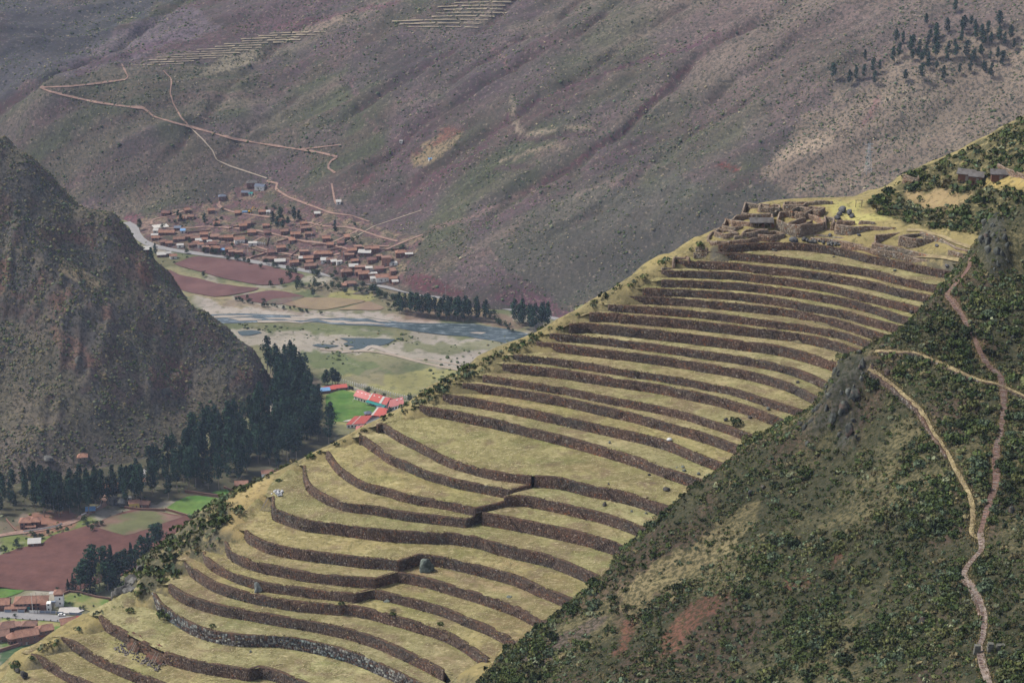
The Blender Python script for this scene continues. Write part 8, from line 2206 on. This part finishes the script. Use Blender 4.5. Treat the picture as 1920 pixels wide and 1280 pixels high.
panel_fence((9, 1148.5), (46, 1149), 3, 2.2, 'grey panelled fence before the tiled annex', ['bluepaint', 'concrete', 'bluepaint'])
panel_fence((55, 1149.5), (105, 1151), 5, 2.2, 'white and grey wall fence before the large brick house', ['white', 'white', 'bluepaint', 'bluepaint', 'bluepaint'])
panel_fence((107, 1151), (190, 1156), 7, 1.9, 'grey fence along the road before the green lawn', ['bluepaint', 'concrete', 'bluepaint'])
for i, (u, v, h, lab) in enumerate([(62, 1151.5, 15, 'white flagpole before the large brick house'), (71, 1151.5, 15.5, 'dark flagpole before the large brick house')]):
    p = zpt(u, v); root = tag(empty('flagpole', p), lab, 'flagpole'); m_ = MB(); m_.bar((0, 0, 0), (0, 0, h), .16, .09, 8); m_.build('pole', M['white' if i == 0 else 'bark_dark'], root); m_ = MB(); m_.box(0, 0, 0, 1.2, 1.2, .4); m_.build('foot', M['concrete'], root)


# cars: shaped body, glazed cabin, wheels
def car(u, v, rz, col, label):
    p = zpt(u, v) + np.array([0, 0, .55])
    root = tag(empty('parked_car', p, rz), label, 'car')
    mt, n, l, b = _mat('car_paint'); b.inputs['Base Color'].default_value = (*col, 1); b.inputs['Roughness'].default_value = .25; b.inputs['Specular IOR Level'].default_value = .5
    side = [(-2.15, .35), (-2.2, .75), (-1.95, .95), (1.0, .95), (1.95, .8), (2.15, .6), (2.15, .35)]
    cab = [(-1.75, .93), (-1.35, 1.45), (.35, 1.47), (1.1, .93)]
    for nm, poly, wd, tp, m2 in (('body', side, .86, .95, mt), ('cabin', cab, .78, .8, M['glass'])):
        m_ = MB(); nv = len(poly)
        P = [(x, -wd * (1 if z < 1 else tp), z) for x, z in poly] + [(x, wd * (1 if z < 1 else tp), z) for x, z in poly]
        m_.add(P, [tuple(range(nv - 1, -1, -1)), tuple(range(nv, 2 * nv))] + [(k, (k + 1) % nv, nv + (k + 1) % nv, nv + k) for k in range(nv)]); m_.build(nm, m2, root)
    m_ = MB(); m_.box(-.5, 0, 1.46, 1.75, 1.22, .05); m_.build('roof', mt, root)
    for x in (-1.35, 1.35):
        for s_ in (-1, 1):
            m_ = MB(); m_.bar((x, s_ * .7, .34), (x, s_ * .9, .34), .34, .34, 14); w_ = m_.build('wheel', M['black'], root)
            m_ = MB(); m_.bar((x, s_ * .88, .34), (x, s_ * .915, .34), .2, .2, 10); m_.build('rim', M['steel'], w_)
    for s_ in (-1, 1):
        m_ = MB(); m_.box(2.13, s_ * .6, .6, .08, .35, .15); m_.build('headlight', M['white'], root)


car(116, 1155, .05, (.75, .75, .74), 'white car parked on the road before the grey fence')
car(158, 1157, .1, (.32, .38, .48), 'silver blue car parked on the road, left of the two together')
car(174, 1158, .12, (.06, .1, .17), 'dark blue car parked on the road, right of the two together')

# brick cottages below the road
for (u, v, w, d, h, rz, rf, kd, lab) in [(12, 1185, 11, 8, 5, .35, 'tile_dull', 'hip', 'brick cottage at the left edge with dull hipped roof'), (30, 1183, 6, 6, 5, .2, 'tile_dull', 'flat', 'flat roofed brick block behind the left edge cottage'), (4, 1199, 9, 7, 4.5, .3, 'tile_dull', 'gable', 'lower brick cottage cut by the left edge of the picture'),
                                         (56, 1182, 9, 6, 5.2, .05, 'tile_dull', 'hip', 'brick cottage in the middle of the group with small flat hipped roof'), (85, 1190, 10, 7, 5, .4, 'tile', 'hip', 'brick cottage with orange awning at the right of the group'), (52, 1202, 13, 8, 6, .35, 'tile', 'gable', 'two storey gabled brick cottage at the front of the group'),
                                         (129, 1178, 9, 7, 5.5, .35, 'tile', 'gable', 'two storey brick cottage under the road with orange awning'), (145, 1172, 8, 6, 4.6, .3, 'red_tin', 'hip', 'red roofed brick house between cottages and road'), (147, 1185, 14, 7, 3.2, .4, 'tile', 'hip', 'wide low orange roof touching the terraced hill')]:
    ro = house(u, v, w, d, h, rz, rf, 'brick', kd, lab, None, 3, 'z', 'brick_cottage', storeys=2)
    if 'awning' in lab:
        m_ = MB(); m_.box(-w * .3, -d / 2 - .7, 2.3, 2.6, 1.4, .12); m_.build('awning', pm('orange_awning', (.55, .16, .05)), ro)
p = zpt(25, 1204); root = tag(empty('brick_cottage', p), 'round brick cottage with conical tiled roof', 'house')
m_ = MB(); m_.bar((0, 0, -.5), (0, 0, 4.6), 3.4, 3.4, 20); m_.build('wall', M['brick'], root)
m_ = MB(); m_.bar((0, 0, 4.5), (0, 0, 7.2), 4.1, .15, 20); m_.build('roof', M['tile'], root)
for k in range(5):
    a = -2.6 + k * .52; m_ = MB(); m_.box(3.4 * math.cos(a), 3.4 * math.sin(a), 1.2, .9, .25, 1.2, a + math.pi / 2); m_.build('window', M['glass'], root)


def long_wall(px, h, mat, label, th=.4, cat='wall', name='garden_wall', group=None):
    W = np.array([zpt(u, v) for u, v in px])[:, :2]; c = W.mean(0)
    root = tag(empty(name, (c[0], c[1], 0)), label, cat, group); body = MB(); cap = MB()
    for a, b2 in zip(W[:-1], W[1:]):
        q = (a + b2) / 2 - c; dd = b2 - a; L_ = float(np.hypot(*dd)); an = math.atan2(dd[1], dd[0])
        body.box(q[0], q[1], -.2, L_ + .1, th, h + .2, an); cap.box(q[0], q[1], h, L_ + .2, th + .2, .14, an)
    body.build('wall', M[mat], root); cap.build('coping', M['tile_dull'], root)


long_wall([(-20, 1229), (40, 1210), (106, 1189)], 2.3, 'brick', 'long brick wall below the brick cottages')
long_wall([(115, 1117), (130, 1111), (150, 1113), (180, 1121), (213, 1126)], 1.8, 'brick', 'brown wall behind the green lawn under the conifers')
long_wall([(310, 956), (330, 962), (363, 972)], 1.8, 'adobe', 'brown mud wall along the front of the bright green meadow')
long_wall([(233, 953), (262, 957), (310, 958)], 1.8, 'adobe', 'brown mud wall between the yellow house and the red field')
long_wall([(347, 923), (380, 928), (430, 935)], 2.0, 'adobe', 'brown mud wall behind the bright green meadow')
long_wall([(420, 915), (435, 922), (455, 925)], 1.8, 'adobe', 'short mud wall beside the orange roofed farmhouse')
long_wall([(44, 998), (75, 993), (105, 988), (116, 983)], 1.6, 'white', 'pale garden wall in front of the tiled villa')
long_wall([(12, 975), (20, 985), (30, 996)], 1.4, 'adobe', 'crooked wall going down left of the tiled villa')
long_wall([(153, 967), (175, 957), (188, 949), (190, 940)], 1.5, 'white', 'pale wall curving along the dirt road')

# villa with two hipped roof wings
root = tag(empty('villa', zpt(58, 988), 0.05), 'tiled brick villa with a double hipped roof beside the dirt road', 'house')
part('wall', 'brick', [(-3.0, 0, -.5, 7, 6.5, 6), (3.2, .8, -.5, 6, 6, 6)])
for x, y, w in ((-3.0, 0, 7), (3.2, .8, 6)):
    m_ = roof_mesh(w, 6.4, 5.5, 'hip', .9, .3); o = m_.build('roof', M['tile'], root); o.location = (x, y, 0)
m_ = roof_mesh(6.5, 2.4, 2.8, 'shed', .3, .3); o = m_.build('porch_roof', M['tile'], root); o.location = (.8, -4, 0)
for x in (-5, -2.5, 2, 4.5):
    for z in (.6, 3.3): w_ = part('window', 'black', [(x, -3.3, z, 1.3, .15, 1.3)]); part('pane', 'glass', [(x, -3.4, z + .1, 1.0, .06, 1.1)], w_)
part('door', 'wood', [(0.2, -3.3, 0, 1.2, .16, 2.2)])
for (u, v, w, d, h, rz, rf, wm, kd, lab) in [(65, 1021, 8, 5, 2.4, .15, 'tin', 'adobe', 'shed', 'white roofed shed between bushes at the edge of the red field'), (252, 950, 7, 5, 4, .2, 'tile', 'yellow', 'gable', 'yellow house with tiled roof beside the rock outcrop'), (270, 949, 8, 5, 3, -.1, 'tile', 'brick', 'gable', 'low tiled house right of the yellow house'),
                                             (205, 921, 12, 7, 4.5, .1, 'tile', 'adobe', 'gable', 'tiled house half hidden by the tall trees'), (262, 897, 9, 6, 5.5, .2, 'tin', 'white', 'hip', 'white house with yellow edged roof glimpsed between trees'), (262, 907, 7, 5, 3, .3, 'tile', 'white', 'gable', 'orange roof just below the white house between trees'), (170, 960, 6, 4, 2.2, .2, 'tin_blue', 'adobe', 'shed', 'pale blue roofed shed beside the curving dirt road'),
                                             (243, 938, 3, 3, 3, 0, 'tin', 'white', 'flat', 'tiny white box house behind the rock outcrop'), (453, 914, 9, 6, 3.6, .1, 'tile', 'brick', 'gable', 'farmhouse with orange roof above the bright green meadow'), (500, 893, 7, 5, 3.6, .2, 'tile', 'white', 'gable', 'orange roofed house at the terraces edge below the dense wood'), (521, 890, 10, 4, 3.2, .2, 'tile', 'adobe', 'gable', 'long orange roof at the terraces edge, partly hidden'),
                                             (155, 860, 7, 6, 2.6, .2, 'tile', 'wood', 'hip', 'lone tiled shelter at the foot of the rocky mountain'), (684, 818, 6, 4, 2.6, .2, 'tile', 'white', 'gable', 'white house with pinkish roof just above the terraces edge')]:
    house(u, v, w, d, h, rz, rf, wm, kd, lab, None, 2, 'ground' if v < 875 else 'z')
for i, (u, v, w, h, lab) in enumerate([(212, 945, 9, 8, 'big grey rock left of the outcrop beside the dirt road'), (228, 948, 11, 7, 'big grey rock right of the outcrop beside the dirt road'), (85, 935, 5, 4, 'dark blue grey boulder among the left trees'), (90, 865, 9, 5, 'dark rocks at the foot of the rocky mountain')]):
    p = on_ground(u, v); rock('rock', p, w, h, lab, 'rock', 1300 + i, (0.06, 0.06, 0.058), (0.15, 0.15, 0.14), sub=4)
# posts beside the road
for i, u in enumerate(range(4, 110, 13)):
    p = zpt(u, 1159 + i * .7); o = link('bush', TREES['rnd'][i % 6][1], None, p, i); s = 1.2; o.scale = (s, s, s); tag(o, 'small round bush in the row along the road edge', 'bush', 'little bushes along the road')
# shrubs on the lawn
for i, (u, v, s) in enumerate([(150, 1143, 3), (158, 1141, 3.2), (118, 1122, 2), (140, 1120, 1.8), (148, 1117, 3), (119, 1131, 2.4), (175, 1138, 2), (131, 1132, 2), (28, 1156, 3), (14, 1162, 2.4), (200, 1165, 2.5), (108, 1107, 3.2)]):
    p = zpt(u, v); o = empty('lawn_bush', p); link('stem', TREES['rnd'][i % 6][0], o); link('foliage', TREES['rnd'][i % 6][1], o); o.scale = (s, s, s * .9); tag(o, 'round green bush on the lawn around the large brick house', 'bush', 'bushes on the hotel lawn')
